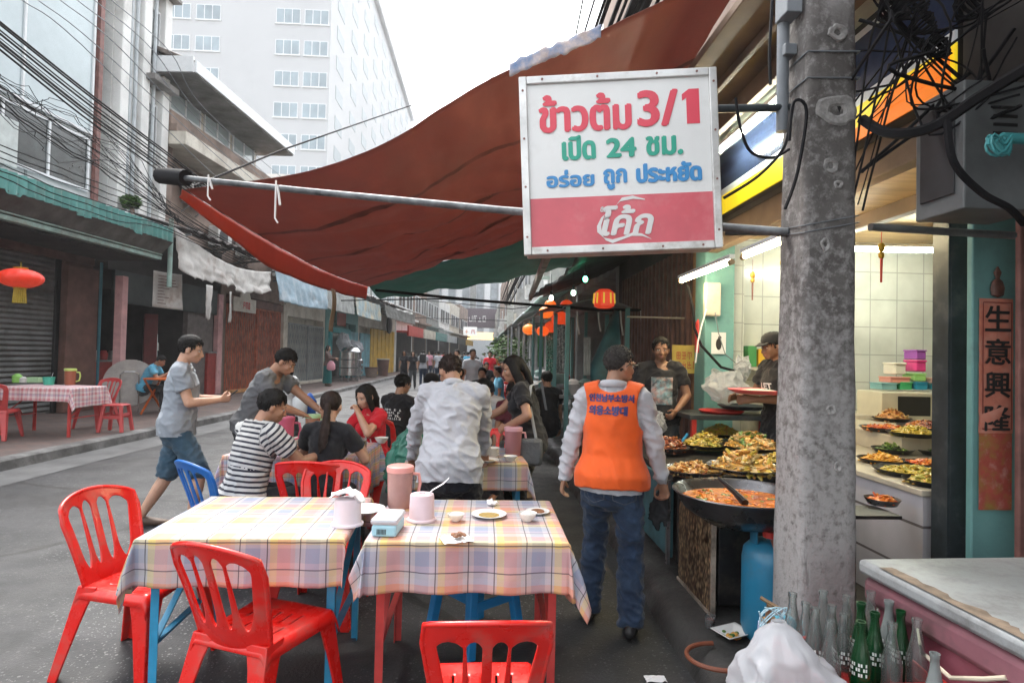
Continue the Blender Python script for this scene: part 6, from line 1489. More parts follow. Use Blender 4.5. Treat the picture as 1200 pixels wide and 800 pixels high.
me = union(gl, .007, 2); wrinkle(me, .006, 30, 2); o = bpy.data.objects.new('gloves', me); COL.objects.link(o); me.materials.append(mat('black_glove_fabric', (.016, .017, .02), .8, bump=.3, bscale=150)); smooth_mesh(me, 180); tag(o, 'pair of black gloves held in the right hand of the man in the orange vest', 'gloves')

# 2 man in the white shirt, bending over the table, back to us
I = person('heavy man in a white shirt and dark trousers bending over a table, seen from behind', (-.2, 4.02, .004), -2, pelvis=(0, -.05, .84), s=.98, fat=1.14, lean=24, head=(30, 30), hair='crop', hmat=HAIRB, skin='tan', shirt=F['white'], sleeve='long', trouser=F['navy'], shoe=SHOE, wr=1.5,
           handL=(-.3, .3, .8), handR=(.22, .42, .8), elbL=(-1, -.5, -.2), elbR=(1, -.2, 0), footL=(-.16, .0, .085), footR=(.16, .04, .085), kneeL=(-.1, 1, 0), kneeR=(.1, 1, 0), seed=5.1, hand_n=((.3, 0, -1), (-.3, 0, -1)), top_hem=-.1)
nb, up, fw, rt = I['nb'], I['up'], I['fw'], I['rt']; c = MB(); c.tube([nb + rt * (.072 * math.cos(a)) + fw * (.074 * math.sin(a)) + up * .012 for a in [2 * PI * k / 24 for k in range(25)]], .02, 8, ref=up, ry=[.009] * 25); c.build('collar', F['white'], I['t'], smooth=True)
# 3 man in grey walking
I = person('man in a grey t-shirt and denim shorts walking to the right, looking at a phone', (-2.62, 5.3, .004), -72, pelvis=(0, 0, .89), s=.99, fat=1.0, lean=4, head=(-4, 14), hair='short', skin='light', shirt=F['grey'], trouser=F['jeans2'], leg='knee', shoe=SANDAL, seed=2.4,
           handL=(-.08, .33, 1.1), handR=(.1, .33, 1.1), elbL=(-.6, -.5, -1), elbR=(.6, -.5, -1), footL=(-.1, -.27, .088), footR=(.1, .14, .085), hand_n=((.6, -.6, .4), (-.6, -.6, .4)), curl=(.8, .8), belly=.02)
t = I['t']; m = MB(); m.box((0, 0, 0), (.075, .012, .15), 0, 0, Matrix.Translation(I['WR'].lerp(I['WL'], .5) + Vector((0, .08, .03))) @ Matrix.Rotation(R_(-50), 4, 'X'))
m.v = [tuple(t.matrix_basis @ Vector(v)) for v in m.v]; tag(m.build('phone', M['black'], None, bevel=.005), 'dark phone in the hands of the man in the grey t-shirt', 'phone')
# 4 man in the charcoal polo leaning over to pour
I = person('man in a charcoal polo shirt leaning over the table to reach a jug', (-2.12, 5.62, .004), -98, pelvis=(0, 0, .88), s=.98, fat=1.08, lean=30, head=(4, 34), hair='short', skin='tan', shirt=F['polo'], trouser=F['navy'], shoe=SHOE, seed=7.7, neck_open=.06,
           handL=(-.16, .66, .93), handR=(.06, .52, .97), elbL=(-.8, -.4, -.6), elbR=(.8, -.2, -.6), footL=(-.14, .05, .085), footR=(.14, -.1, .085), hand_n=((0, -.2, -1), (0, -.2, -1)), curl=(.7, .6))
# 5 striped shirt
I = person('man in a black and white striped t-shirt sitting on the blue chair', (-1.6, 4.15, .004), -38, **sit(), s=.97, fat=1.05, lean=16, head=(-26, 20), hair='short', skin='tan', shirt=ST, stripes=True, trouser=F['navy'], shoe=SHOE, seed=3.3,
           handL=(-.1, .5, .82), handR=(.2, .5, .8), elbL=(-.8, -.3, -1), elbR=(.7, -.5, -1), hand_n=((0, 0, -1), (0, 0, -1)))
# 6 ponytail
I = person('woman with a dark ponytail in a black scoop neck top, seen from behind', (-1.12, 4.36, .004), -6, **sit(), s=.93, fat=.95, lean=10, head=(8, 14), hair='tail', hmat=HAIRB, skin='light', female=True, shirt=F['black'], sleeve='short', trouser=F['black'], shoe=SHOE, seed=4.4, neck_open=-.0,
           handL=(-.12, .38, .84), handR=(.16, .36, .82), elbL=(-.7, -.3, -1), elbR=(.7, -.3, -1), wr=.7)
# 7 woman in red
I = person('woman with a black bob in a red t-shirt eating at the check table', (-.99, 5.72, .004), 140, **sit(), s=.93, fat=.98, lean=10, head=(0, 20), hair='bob', skin='light', female=True, shirt=F['red'], trouser=F['dgrey'], shoe=SHOE, seed=6.1,
           handL=(-.06, .27, 1.0), handR=(.2, .36, .82), elbL=(-.9, -.2, -1), elbR=(.8, -.3, -1), curl=(1, .5))
print_on(I, None, 1, 0, 0, (0, .05), M['whitetext'], back=False, fn=marks(.18, .1, 5, 2, 3))
# 8 black t-shirt with white lettering on the back
I = person('man in a black t-shirt with white lettering on the back, seated behind the white shirt', (-.98, 6.95, .004), -30, **sit(), s=.98, fat=1.05, lean=6, head=(-10, 10), hair='short', skin='tan', shirt=F['black'], trouser=F['navy'], shoe=SHOE, seed=8.2, handL=(-.1, .4, .82), handR=(.15, .4, .8))
print_on(I, None, 1, 0, 0, (0, .1), M['whitetext'], fn=marks(.24, .13, 9, 4, 11))
# 9 cap man
def cap(I, mt):
    TH, s = I['TH'], I['s']; m = MB(); k = 8
    m.lathe([(.086 * s, .035 * s), (.088 * s, .06 * s), (.075 * s, .1 * s), (.045 * s, .122 * s), (0, .128 * s)], 20, M=TH @ Matrix.Translation((0, -.012 * s, 0)), sy=1.16)
    m.grid(lambda u, v: TH @ (Vector(((u - .5) * .15, .07 + .085 * v * (1 - (2 * u - 1) ** 2 * .5), .045 - .02 * v)) * s), 8, 4); m.build('cap', mt, I['t'], smooth=True, solid=.004)
I = person('young man in a black cap and dark shirt seated beside the lettered t-shirt', (-.74, 7.7, .004), -62, **sit(), s=.97, lean=6, head=(-12, 12), hair='short', skin='tan', shirt=F['dgrey'], trouser=F['navy'], seed=9.1, lod=1); cap(I, F['black'])
# 10 woman in black with a bag
I = person('woman with long black hair in a black printed top reaching for a red chair', (.42, 5.05, .004), 84, pelvis=(0, 0, .84), s=.93, fat=1.05, lean=14, head=(6, 16), hair='long', skin='tan', female=True, shirt=F['black'], sleeve='short', trouser=F['black'], shoe=SHOE, seed=2.9, neck_open=.12,
           handL=(-.2, .2, .96), handR=(.1, .46, .96), elbL=(-1, -.9, -.3), elbR=(.8, -.6, -.6), footL=(-.1, -.08, .085), footR=(.1, .1, .085), curl=(.8, .9), belly=.02)
print_on(I, None, 1, 0, 0, (-.02, -.0), M['whitetext'], back=False, fn=marks(.17, .07, 6, 1, 21)); print_on(I, None, 1, 0, 0, (-.03, -.1), M['whitetext'], back=False, fn=marks(.1, .1, 3, 2, 22))
t = thing('handbag', 'quilted grey handbag on a strap at the side of the woman in black', 'handbag', at(622, 528, 4.82))
m = MB(); m.bx(-.095, .095, -.035, .035, -.12, .1); m.build('bag', mat('quilted_grey_leather', (.1, .11, .125), .5, bump=1.0, bscale=45, var=.2), t, bevel=.03, smooth=True)
a = Vector(t.location); m = MB(); m.tube([Vector((.04, 0, .1)), at(620, 470, 4.84) - a, at(622, 452, 4.93) - a, at(634, 446, 5.05) - a, at(640, 480, 5.2) - a], .012, 6, ref=(1, 0, 0), ry=[.004] * 5); m.build('strap', mat('pale_grey_strap', (.34, .36, .38), .6), t, smooth=True)
# 11, 12 seated men
person('dark haired man in a patterned shirt bent over his food behind the crossing pipe', (.12, 7.4, .004), 150, **sit(), s=.97, lean=16, head=(0, 30), hair='short', skin='tan', shirt=F['floral'], trouser=F['navy'], lod=1, seed=1.2)
person('man in a maroon shirt bent over beside the woman in black', (.42, 6.75, .004), 160, **sit(), s=.98, lean=16, head=(0, 34), hair='short', skin='tan', shirt=F['maroon'], trouser=F['navy'], lod=1, seed=1.9)
person('seated man with only his dark hair showing left of the patterned shirt', (-.3, 8.2, .004), 170, **sit(), s=.97, lean=18, head=(0, 30), hair='short', skin='tan', shirt=F['dgrey'], trouser=F['navy'], lod=1, seed=2.9)
person('dark clothed person sitting under the lanterns, hair showing over the long haired woman', (1.0, 8.9, .004), 20, **sit(), s=1.0, lean=6, head=(0, 8), hair='short', skin='tan', shirt=F['black'], trouser=F['navy'], lod=1, seed=3.9)
# 13 vendor in black with a picture on his shirt
I = person('young vendor in a black t-shirt with a printed picture, standing behind the food trays', (1.72, 5.72, .14), 172, pelvis=(0, 0, .87), s=.955, fat=1.05, head=(-4, 6), hair='short', skin='deep', shirt=F['black'], trouser=F['dgrey'], shoe=SHOE, seed=4.9, neck_open=.1,
           handL=(-.12, .2, .92), handR=(.26, .12, .78), elbL=(-1, -.5, -.3), elbR=(1, -.6, 0), curl=(.8, .8))
def pic():
    mb = MB(); mb.grid(lambda u, v: ((u - .5) * .2, (v - .5) * .26, 0), 8, 10); return mb
print_on(I, None, 1, 0, 0, (0, .04), mat('printed_picture', (.3, .5, .55), .7, var=.5, scale=9, c2=(.05, .05, .06), thr=.52, dirt=(.5, .25, .2), dscale=14, dthr=.55), back=False, fn=pic)
# 14 vendor with a cap behind the pole
I = person('vendor in a black cap and lettered t-shirt holding a pink tray behind the pole', (2.6, 5.1, .14), 96, pelvis=(0, 0, .9), s=.98, lean=4, head=(0, 12), hair='short', skin='deep', shirt=F['black'], trouser=F['navy'], shoe=SHOE, seed=5.9, handL=(-.14, .34, 1.08), handR=(.14, .34, 1.08), elbL=(-.6, -.6, -1), elbR=(.6, -.6, -1)); cap(I, F['black'])
print_on(I, 'LET\nME', 1, .13, .12, (-.02, .07), M['whitetext'], back=False, bold=.004)
t = thing('serving_tray', 'pink plastic tray carried by the vendor in the cap', 'tray', at(889, 461, 4.95), R_(8)); m = MB(); m.lathe([(.18, 0), (.24, .025), (.25, .035), (.243, .036), (.18, .008), (0, .008)], 32); m.build('dish', mat('coral_pink_plastic', (.75, .13, .17), .4, var=.06), t, smooth=True)
m = MB(); m.ell((0, 0, .012), (.17, .17, .028), 20, 8); m.build('food', RICE, t, smooth=True)
# 15 man in the left shop
I = person('man in a light blue shirt sitting bent over a meal at the orange table', (-7.3, 13.3, .15), -80, **sit(), s=.98, lean=30, head=(0, 34), hair='short', skin='tan', shirt=F['blue'], trouser=F['dgrey'], shoe=SANDAL, lod=1, seed=6.6, handL=(-.15, .5, .8), handR=(.1, .5, .84))
# 16 woman on the left pavement
I = person('woman in a brown cardigan and long teal skirt standing on the left pavement', (-6.2, 24.2, .15), -95, pelvis=(0, 0, .88), s=.94, female=True, hair='long', hmat=HAIRB, skin='light', shirt=F['brown'], sleeve='long', skirt=F['teal'], shoe=SANDAL, lod=1, seed=7.1, handL=(-.08, .32, 1.05), handR=(.08, .34, 1.1), elbL=(-.6, -.6, -1), elbR=(.6, -.6, -1))
m = MB(); m.lathe([(.1, -.2), (.17, -.14), (.16, .05), (.07, .17), (0, .18)], 16, sy=.6); o = m.build('shoulder_bag', F['pinkc'], None, smooth=True, loc=at(388, 428, 23.95)); tag(o, 'pink bag at the side of the woman in the teal skirt', 'bag')
# 17 person in a white floral blouse
I = person('short person in a white floral blouse carrying bags along the street, behind the polo shirt', (-2.78, 8.6, .004), -10, pelvis=(0, 0, .74), s=.83, female=True, fat=1.1, hair='bob', skin='tan', shirt=F['floral'], trouser=F['dgrey'], shoe=SANDAL, lod=1, seed=8.8, handR=(.26, .05, .68), elbR=(.6, -.6, 0))
m = MB(); m.lathe([(.05, -.24), (.09, -.2), (.1, -.02), (.03, .08), (0, .1)], 14, sy=.6); o = m.build('carrier_bag', mat('blue_carrier_bag', (.03, .12, .45), .4, var=.2), None, smooth=True, loc=at(363, 468, 8.7)); tag(o, 'blue carrier bag held by the person in the floral blouse', 'bag')
m = MB(); m.lathe([(.06, -.26), (.1, -.2), (.11, -.02), (.03, .08), (0, .1)], 14, sy=.6); o = m.build('carrier_bag', mat('white_carrier_bag', (.6, .62, .64), .4, var=.1), None, smooth=True, loc=at(352, 466, 8.55)); tag(o, 'white carrier bag beside the blue one', 'bag')
# ------------------------------------------------ the crowd farther down
def walker(px_, Y, shirt, trouser, label, rz=0, seat=False, hair='short', skin='tan', s=.97, female=False, z=.004, lod=2, **k):
    x = at(px_, 420, Y).x; kk = sit() if seat else dict(pelvis=(0, 0, .905), footL=(-.1, -.12, .09), footR=(.1, .16, .085))
    kk.update(k); return person(label, (x, Y, z), rz, **kk, s=s, hair=hair, skin=skin, female=female, shirt=F[shirt], trouser=F[trouser], shoe=SHOE, lod=lod, seed=px_ * .37, group='people farther down the street', lean=k.get('lean', 3)) if 'lean' not in kk else person(label, (x, Y, z), rz, **kk, s=s, hair=hair, skin=skin, female=female, shirt=F[shirt], trouser=F[trouser], shoe=SHOE, lod=lod, seed=px_ * .37, group='people farther down the street')
for a in ((540, 10.5, 'white', 'navy', 'seated figure in white facing away beyond the white shirt', 20, True), (566, 11.5, 'dgrey', 'navy', 'seated dark figure in front of the green bush', 170, True), (586, 13, 'blue', 'navy', 'seated figure in light blue right of the crowd centre', 100, True), (528, 13.5, 'maroon', 'navy', 'seated figure in maroon left of the waiter', -40, True), (560, 16, 'beige', 'navy', 'seated figure in beige just right of the waiter', 10, True), (574, 22, 'red', 'jean', 'standing figure in red under the leafy tree', 180, False), (514, 30, 'white', 'jean', 'standing figure in white near the far kerb', 5, False), (503, 36, 'pinkc', 'jean', 'standing figure in pink by the far left shops', 175, False), (544, 38, 'black', 'jean', 'small standing figure in black behind the waiter', 0, False), (556, 29, 'dgrey', 'navy', 'standing figure in dark grey right of the waiter', 180, False), (568, 42, 'white', 'navy', 'small standing figure in white below the sign', 170, False), (590, 40, 'beige', 'navy', 'small standing figure in beige below the lanterns', 10, False), (474, 27, 'black', 'black', 'left one of the three people in black walking by the yellow door', 170, False, 'long', 'tan', .95, True), (484, 25.5, 'black', 'dgrey', 'fair haired middle one of the three people in black', 185, False, 'bob', 'light', .93, True), (496, 28, 'white', 'jean', 'man in white with a black backpack right of the people in black', 8, False),
          (536, 17, 'dgrey', 'jeans2', 'man in a dark shirt and jeans left of the waiter in white', 160, False), (553, 14.2, 'white', 'navy', 'waiter in a white shirt looking down at a table', 200, False, 'short', 'tan', .98), (412, 36, 'dgrey', 'navy', 'dark clothed passer-by near the steel pots', 100, False),
          (520, 40, 'red', 'jean', 'small figure in red far down the street left of the sign', 0, False), (561, 24, 'pinkc', 'navy', 'seated figure in pink in the middle of the crowd', 120, True), (570, 19, 'black', 'navy', 'seated figure in black before the lit gateway', 190, True), (575, 30, 'white', 'jean', 'standing figure in white under the green bush', 10, False),
          (583, 34, 'orange', 'navy', 'figure in orange near the green bush', 170, False), (590, 22, 'maroon', 'navy', 'seated figure in maroon right of the crowd', 160, True), (548, 32, 'blue', 'jean', 'figure in light blue far in the crowd', 0, False), (538, 46, 'beige', 'navy', 'figure in beige far in the crowd', 180, False),
          (556, 52, 'black', 'jean', 'tiny dark figure below the hanging sign', 0, False), (566, 60, 'white', 'navy', 'tiny white clad figure before the lit shopfront', 180, False), (574, 48, 'green', 'navy', 'tiny figure in green before the lit shopfront', 90, False), (528, 55, 'white', 'jean', 'tiny white clad figure at the far left of the crowd', 180, False), (602, 17, 'dgrey', 'navy', 'seated figure in dark grey by the lantern stalls', 150, True), (545, 21, 'beige', 'navy', 'seated figure in beige behind the waiter', 170, True), (510, 44, 'dgrey', 'jean', 'tiny dark figure near the far left shops', 0, False), (580, 66, 'red', 'navy', 'tiny figure in red at the end of the street', 0, False), (551, 70, 'pinkc', 'navy', 'tiny figure in pink at the end of the street', 0, False)):
    walker(*a)
m = MB(); m.box((0, 0, 0), (.3, .16, .42)); o = m.build('backpack', M['black'], None, bevel=.05, loc=at(496, 418, 28) + Vector((0, -.2, -.05))); tag(o, 'black backpack on the man in white far down the street', 'backpack')
# ============================================================ the cook's street stall
PEB = mat('pebble_pattern_board', (.2, .1, .055), .35, var=.3, scale=8)
n_, l_ = PEB.node_tree.nodes, PEB.node_tree.links
tc = n_.new('ShaderNodeTexCoord'); mp = n_.new('ShaderNodeMapping'); mp.inputs['Scale'].default_value = (1, 1.4, .75); l_.new(tc.outputs['Object'], mp.inputs[0])
vo = n_.new('ShaderNodeTexVoronoi'); vo.inputs['Scale'].default_value = 38; l_.new(mp.outputs[0], vo.inputs['Vector'])
cr = n_.new('ShaderNodeValToRGB'); e = cr.color_ramp.elements; e[0].position = .1; e[0].color = (.52, .36, .2, 1); e[1].position = .62; e[1].color = (.045, .02, .012, 1); l_.new(vo.outputs['Distance'], cr.inputs[0])
sc_ = n_.new('ShaderNodeSeparateColor'); l_.new(vo.outputs['Color'], sc_.inputs[0]); mr = n_.new('ShaderNodeMapRange'); mr.inputs['To Min'].default_value = .45; l_.new(sc_.outputs[0], mr.inputs['Value'])
mx = n_.new('ShaderNodeMix'); mx.data_type = 'RGBA'; mx.blend_type = 'MULTIPLY'; mx.inputs[0].default_value = 1; l_.new(cr.outputs[0], mx.inputs[6]); l_.new(mr.outputs[0], mx.inputs[7]); l_.new(mx.outputs[2], n_['Principled BSDF'].inputs['Base Color'])
SOOT = mat('sooty_steel', (.03, .03, .032), .4, metal=.5, var=.4, scale=6, dirt=(.09, .075, .065), dscale=5)
PAN = mat('worn_steel_pan', (.26, .26, .27), .3, metal=.85, var=.3, scale=5, rvar=.15); PANIN = mat('dark_pan', (.045, .045, .05), .32, metal=.7, var=.3, scale=6)
SOUP = mat('red_curry_soup', (.65, .12, .008), .12, var=.35, scale=14, c2=(.8, .3, .02), thr=.52, bump=.5, bscale=30, dirt=(.3, .06, .01), dscale=22)
CYL = mat('blue_gas_bottle_paint', (.02, .2, .35), .4, var=.15, scale=4, dirt=(.06, .12, .16), dscale=4)
t = thing('stove', 'low black stove with a pebble patterned board on its street side, under the soup pan', 'stove', (1.62, 3.52, .14))
m = MB(); m.bx(-.28, .36, -.22, .3, .04, .47); m.bx(-.3, .38, -.24, .32, .47, .5); m.build('cabinet', SOOT, t, bevel=.008)
m = MB(); m.bx(-.34, -.325, -.27, .28, .02, .5); m.build('side_board', PEB, t, bevel=.003)
m = MB(); m.bx(-.345, -.32, -.285, -.27, .0, .51); m.bx(-.345, -.32, -.285, .29, .0, .018); m.build('board_edging', mat('stained_edging', (.3, .25, .2), .5, var=.4, scale=12), t)
m = MB()
for r in (.2, .26): m.tube([(r * math.cos(a), r * math.sin(a) + .04, .52) for a in [2 * PI * k / 24 for k in range(25)]], .012, 6)
m.build('burner_ring', SOOT, t)
m = MB(); m.bx(.12, .56, -.52, -.3, .607, .625); m.bx(.14, .18, -.5, -.46, 0, .607); m.build('side_shelf', SOOT, t)
t = thing('stove', 'second black stove farther along with a blue gas ring and shiny edge', 'stove', (1.6, 4.35, .14))
m = MB(); m.bx(-.28, .4, -.4, .45, .04, .58); m.build('cabinet', SOOT, t, bevel=.01)
m = MB(); m.bx(-.33, -.3, -.38, .4, .08, .58); m.build('side_board', mat('dull_teal_board', (.05, .13, .15), .35, var=.4, scale=5), t, bevel=.004)
m = MB(); m.bx(-.345, -.325, -.4, -.36, .04, .6); m.build('board_edging', PAN, t)
m = MB(); m.bx(-.3, 1.1, -.35, 1.5, .585, .62); m.build('tray_shelf', SOOT, t)
m = MB(); m.bx(.5, 1.05, .2, 1.45, .03, .58); m.build('back_cabinet', SOOT, t)

def heap(name, label, p, r, h, cols, n=160, size=.02, seed=0, long=1.6, sy=1.0, group='food on the street stall'):
    """a pile of cooked food: mound plus many small uneven pieces"""
    rnd = random.Random(seed); m = MB(); K = 14
    m.lathe([(r, 0), (r * .9, h * .25), (r * .6, h * .62), (r * .3, h * .88), (0, h * .95)], 24, 0, sy=sy)
    for k in range(n):
        a = rnd.random() * 2 * PI; q = math.sqrt(rnd.random()); hh = h * (1 - q ** 2) * .92 + .004
        s = size * rnd.uniform(.6, 1.3); lg = s * rnd.uniform(.8, long)
        R3 = Matrix.Rotation(rnd.random() * 6.3, 4, 'Z') @ Matrix.Rotation(rnd.gauss(0, .5), 4, 'X') @ Matrix.Rotation(rnd.gauss(0, .5), 4, 'Y')
        T = Matrix.Translation((r * q * math.cos(a), r * q * math.sin(a) * sy, hh)) @ R3
        o = len(m.v); bend = rnd.uniform(-.5, .5) * lg
        mm = rnd.randrange(len(cols))
        pts = [T @ Vector((-lg, bend * .4, 0)), T @ Vector((0, -bend * .4, s * .2)), T @ Vector((lg, bend * .4, 0))]
        m.tube(pts, [s * .3, s * .55, s * .28], 6, mm, ry=[s * .2, s * .35, s * .2])
    o = m.build(name, cols, None, smooth=True, ang=60, loc=p); return tag(o, label, 'food', group)
def pan(label, p, r, h, deep=False, group='food pans on the street stall', mt=None):
    t = thing('pan', label, 'pan', p, 0, group); m = MB()
    if deep: m.lathe([(0, 0), (r * .55, .01), (r * .86, h * .5), (r * .97, h * .92), (r * 1.02, h), (r * 1.035, h + .004), (r * 1.02, h + .009), (r * .955, h * .95), (r * .84, h * .52), (r * .5, .03), (0, .022)], 44)
    else: m.lathe([(0, 0), (r * .8, 0), (r * .93, h * .7), (r * 1.0, h), (r * 1.0, h + .004), (r * .92, h * .75 + .003), (r * .78, .005), (0, .005)], 40)
    m.build('dish', mt or (SOOT if deep else PAN), t, smooth=True); return t
def fcol(*cs): return [mat('food_%02d%02d%02d' % tuple(int(99 * q) for q in c), c, .35, var=.25, scale=40, spec=.6) for c in cs]
YG = fcol((.55, .4, .06), (.42, .38, .07), (.62, .5, .2), (.35, .22, .04)); BRN = fcol((.45, .18, .03), (.58, .3, .06), (.28, .1, .02), (.6, .42, .16)); REDB = fcol((.22, .05, .02), (.3, .08, .025), (.4, .13, .03), (.12, .03, .015)); MIX = fcol((.65, .36, .08), (.55, .24, .04), (.68, .52, .26), (.3, .2, .05)); NOOD = fcol((.6, .45, .06), (.5, .36, .05), (.42, .4, .08)); GRN = fcol((.08, .17, .03), (.2, .3, .06), (.04, .09, .02)); ORG = fcol((.7, .18, .02), (.6, .1, .015), (.75, .3, .05)); DRK = fcol((.02, .03, .012), (.05, .045, .02), (.1, .06, .02))
# soup
sp = on(868, 577, .86); t = pan('big black soup pan on the low stove next to the pole', (sp.x, sp.y, .7), .335, .16, True, mt=mat('dark_soup_steel', (.1, .1, .105), .3, metal=.8, var=.3, scale=4, rvar=.12))
m = MB(); m.lathe([(.3, .118), (.2, .12), (0, .122)], 40); rnd = random.Random(2)
for k in range(110): a, q = rnd.random() * 6.28, .28 * math.sqrt(rnd.random()); m.ell((0, 0, 0), (rnd.uniform(.008, .022), rnd.uniform(.006, .012), .005), 8, 5, rnd.choice((1, 1, 2, 3, 0)), Matrix.Translation((q * math.cos(a), q * math.sin(a), .121)) @ Matrix.Rotation(rnd.random() * 3, 4, 'Z'))
m.build('soup', [SOUP] + [mat('soup_bit_%d' % k, c, .2, var=.2, spec=.7) for k, c in enumerate(((.75, .2, .01), (.3, .04, .01), (.12, .16, .02)))], t, smooth=True)
l_d = MB(); l_d.tube([(-.02, -.1, .17), (-.03, .0, .2), (-.07, .12, .25)], [.02, .015, .01], 8); o = l_d.build('ladle', PANIN, None, smooth=True, loc=(sp.x, sp.y, .66)); tag(o, 'dark ladle lying in the red soup', 'ladle')
for (x, y, z, r, nm, lab, plab, cols, h, n, size, sd, sy) in (
        (812, 549, .82, .2, 'stir_fry', 'brown stir fry with onions in the pan left of the soup', 'shallow steel pan of brown stir fry at the street edge', BRN, .06, 170, .024, 1, 1),
        (873, 546, .86, .24, 'stir_fry', 'tall heap of golden stir fry with white strips behind the soup', 'shallow steel pan of golden stir fry behind the soup', MIX + NOOD[:1], .13, 260, .026, 2, 1),
        (783, 523, .82, .175, 'braised_meat', 'dark red braised meat piled in the pan nearest the vendor in black', 'steel pan of dark red braised meat', REDB, .11, 170, .024, 3, 1),
        (825, 520, .83, .2, 'cabbage', 'yellow green cabbage heaped in the pan behind the red meat', 'black pan of yellow green cabbage', YG, .12, 190, .026, 4, 1),
        (880, 522, .86, .24, 'mixed_fry', 'mixed meat and greens heaped in the pan at the back of the stall', 'wide pan of mixed meat and greens at the back of the stall', MIX + GRN[:1], .14, 260, .027, 5, 1),
        (845, 507, .85, .2, 'fried_noodles', 'golden fried noodles heaped behind the cabbage and mixed meat', 'pan of golden fried noodles at the back edge of the stall', NOOD + MIX[:2], .1, 170, .026, 7, 1),
        (918, 538, .86, .2, 'greens', 'yellow green vegetables heaped in the pan beside the pole', 'pan of yellow green vegetables half hidden by the pole', YG, .06, 150, .02, 6, 1)):
    p = on(x, y, z); pan(plab, (p.x, p.y, z - .035), r, .035, mt=PAN if sd in (1, 2, 3) else PANIN); heap(nm, lab, (p.x, p.y, z - .03), r * .84, h, cols, n, size, sd)
w = MB(); w.tube([at(806, 508, 4.9), at(797, 520, 4.9)], .012, 8); tag(w.build('blue_handle', CB, None), 'bright blue ladle handle standing between the meat and the cabbage', 'handle')
# gas bottle
t = thing('gas_bottle', 'blue gas bottle with a collar and red valve wheel, half hidden by the pole', 'gas bottle', (1.5, 3.0, .14))
m = MB(); m.lathe([(.12, 0), (.135, .015), (.15, .06), (.15, .4), (.142, .45), (.11, .485), (.05, .5), (.03, .5), (.03, .53), (0, .53)], 36); m.build('body', CYL, t, smooth=True)
m = MB()
for a0, a1, z0, z1 in ((0, 2 * PI, .59, .65), (2.2, 3.5, .47, .6), (4.4, 5.0, .47, .6), (.4, 1.2, .47, .6)):
    K = 28; m.grid(lambda u, v: (.105 * math.cos(a0 + (a1 - a0) * u), .105 * math.sin(a0 + (a1 - a0) * u), z0 + (z1 - z0) * v), K, 2)
m.build('collar', CYL, t, smooth=True, solid=.008)
m = MB(); m.tube([(-.04, -.06, .53), (-.04, -.06, .56)], .04, 12); m.build('valve_wheel', M['red'], t); m = MB(); m.tube([(0, 0, .5), (0, 0, .55), (-.04, -.06, .55)], .016, 8); m.build('valve', M['steel'], t)
m = MB(); m.tube([(-.05, -.1, .53), (-.02, -.16, .4), (-.06, -.2, .26), (-.09, -.22, .2)], .014, 8); m.build('hose', mat('brown_gas_hose', (.2, .06, .03), .5), t, smooth=True)
t = thing('water_pipe', 'light blue water pipe elbow with a brass tap at the foot of the pole', 'pipe', (1.27, 2.42, .14))
m = MB(); m.tube([(.04, 0, 0), (.04, 0, .3), (.03, 0, .335), (.0, 0, .345), (-.05, 0, .345)], .021, 12); m.tube([(.04, 0, .27), (.04, 0, .3)], .026, 12); m.build('elbow', mat('light_blue_pvc', (.12, .42, .55), .4, var=.1), t, smooth=True)
m = MB(); m.tube([(-.05, 0, .345), (-.1, 0, .345)], .018, 8); m.tube([(-.08, 0, .34), (-.08, -.02, .42)], .012, 8); m.tube([(-.11, 0, .44), (-.05, -.03, .41)], .008, 8); m.build('tap', mat('brass_tap', (.36, .24, .14), .4, metal=.6, var=.3), t, smooth=True)
m = MB()
for k in range(5): m.tube([(-.08 + (.045 + .006 * k) * math.cos(a + k), -.03 - .01 * k, .37 + (.04 + .005 * k) * math.sin(a + k * 2)) for a in [2 * PI * q / 14 for q in range(13)]], .003, 5)
m.build('wire_coil', mat('pale_blue_wire', (.4, .6, .68), .5), t)
m = MB(); m.tube([(-.1, 0, .34), (-.11, 0, .2), (-.12, .02, 0)], .018, 8); m.build('hose', mat('lavender_hose', (.3, .34, .5), .45), t, smooth=True)
# odds and ends on the kerb
t = thing('foam_plate', 'white foam plate with scraps of food lying on the kerb', 'plate', on(858, 746, .142), .4)
m = MB(); m.grid(lambda u, v: ((u - .5) * .17, (v - .5) * .13, .004 + .03 * max(abs(u - .5), abs(v - .5)) ** 2 * 4), 14, 12); m.build('dish', CER, t, smooth=True, solid=.004)
m = MB(); rnd = random.Random(5)
for k in range(14): m.ell((rnd.gauss(-.01, .02), rnd.gauss(0, .018), .014), (.014, .01, .009), 8, 5, 0 if k < 9 else 1)
m.build('food', [BRN[1], GRN[0]], t, smooth=True)
t = thing('glass', 'small glass of brown tea on the kerb under the pebble patterned board', 'glass', on(832, 735, .142)); m = MB(); m.lathe([(.022, 0), (.027, .065), (.025, .065), (.02, .005)], 18); m.build('tumbler', MATS['clear_glass'], t, smooth=True); m = MB(); m.lathe([(.019, .005), (.024, .045), (0, .045)], 16); m.build('drink', TEA, t, smooth=True)
w = MB(); P_ = on(845, 770, .15); w.tube([P_ + Vector((.16 * math.cos(a), .13 * math.sin(a), .005)) for a in [1.5 + 3.6 * k / 16 for k in range(17)]], .011, 8); tag(w.build('hose', MATS['brown_gas_hose'], None, smooth=True), 'brown rubber hose curled on the kerb beside the foam plate', 'hose')
w = MB(); p = on(768, 796, .005); w.grid(lambda u, v: p + Vector(((u - .5) * .1, (v - .5) * .06, .004 + .012 * abs(fbm((u * 3, v * 3, 2))))), 8, 6); tag(w.build('paper_scrap', TISS, None, solid=.001), 'scrap of white paper on the road by the kerb', 'litter paper')

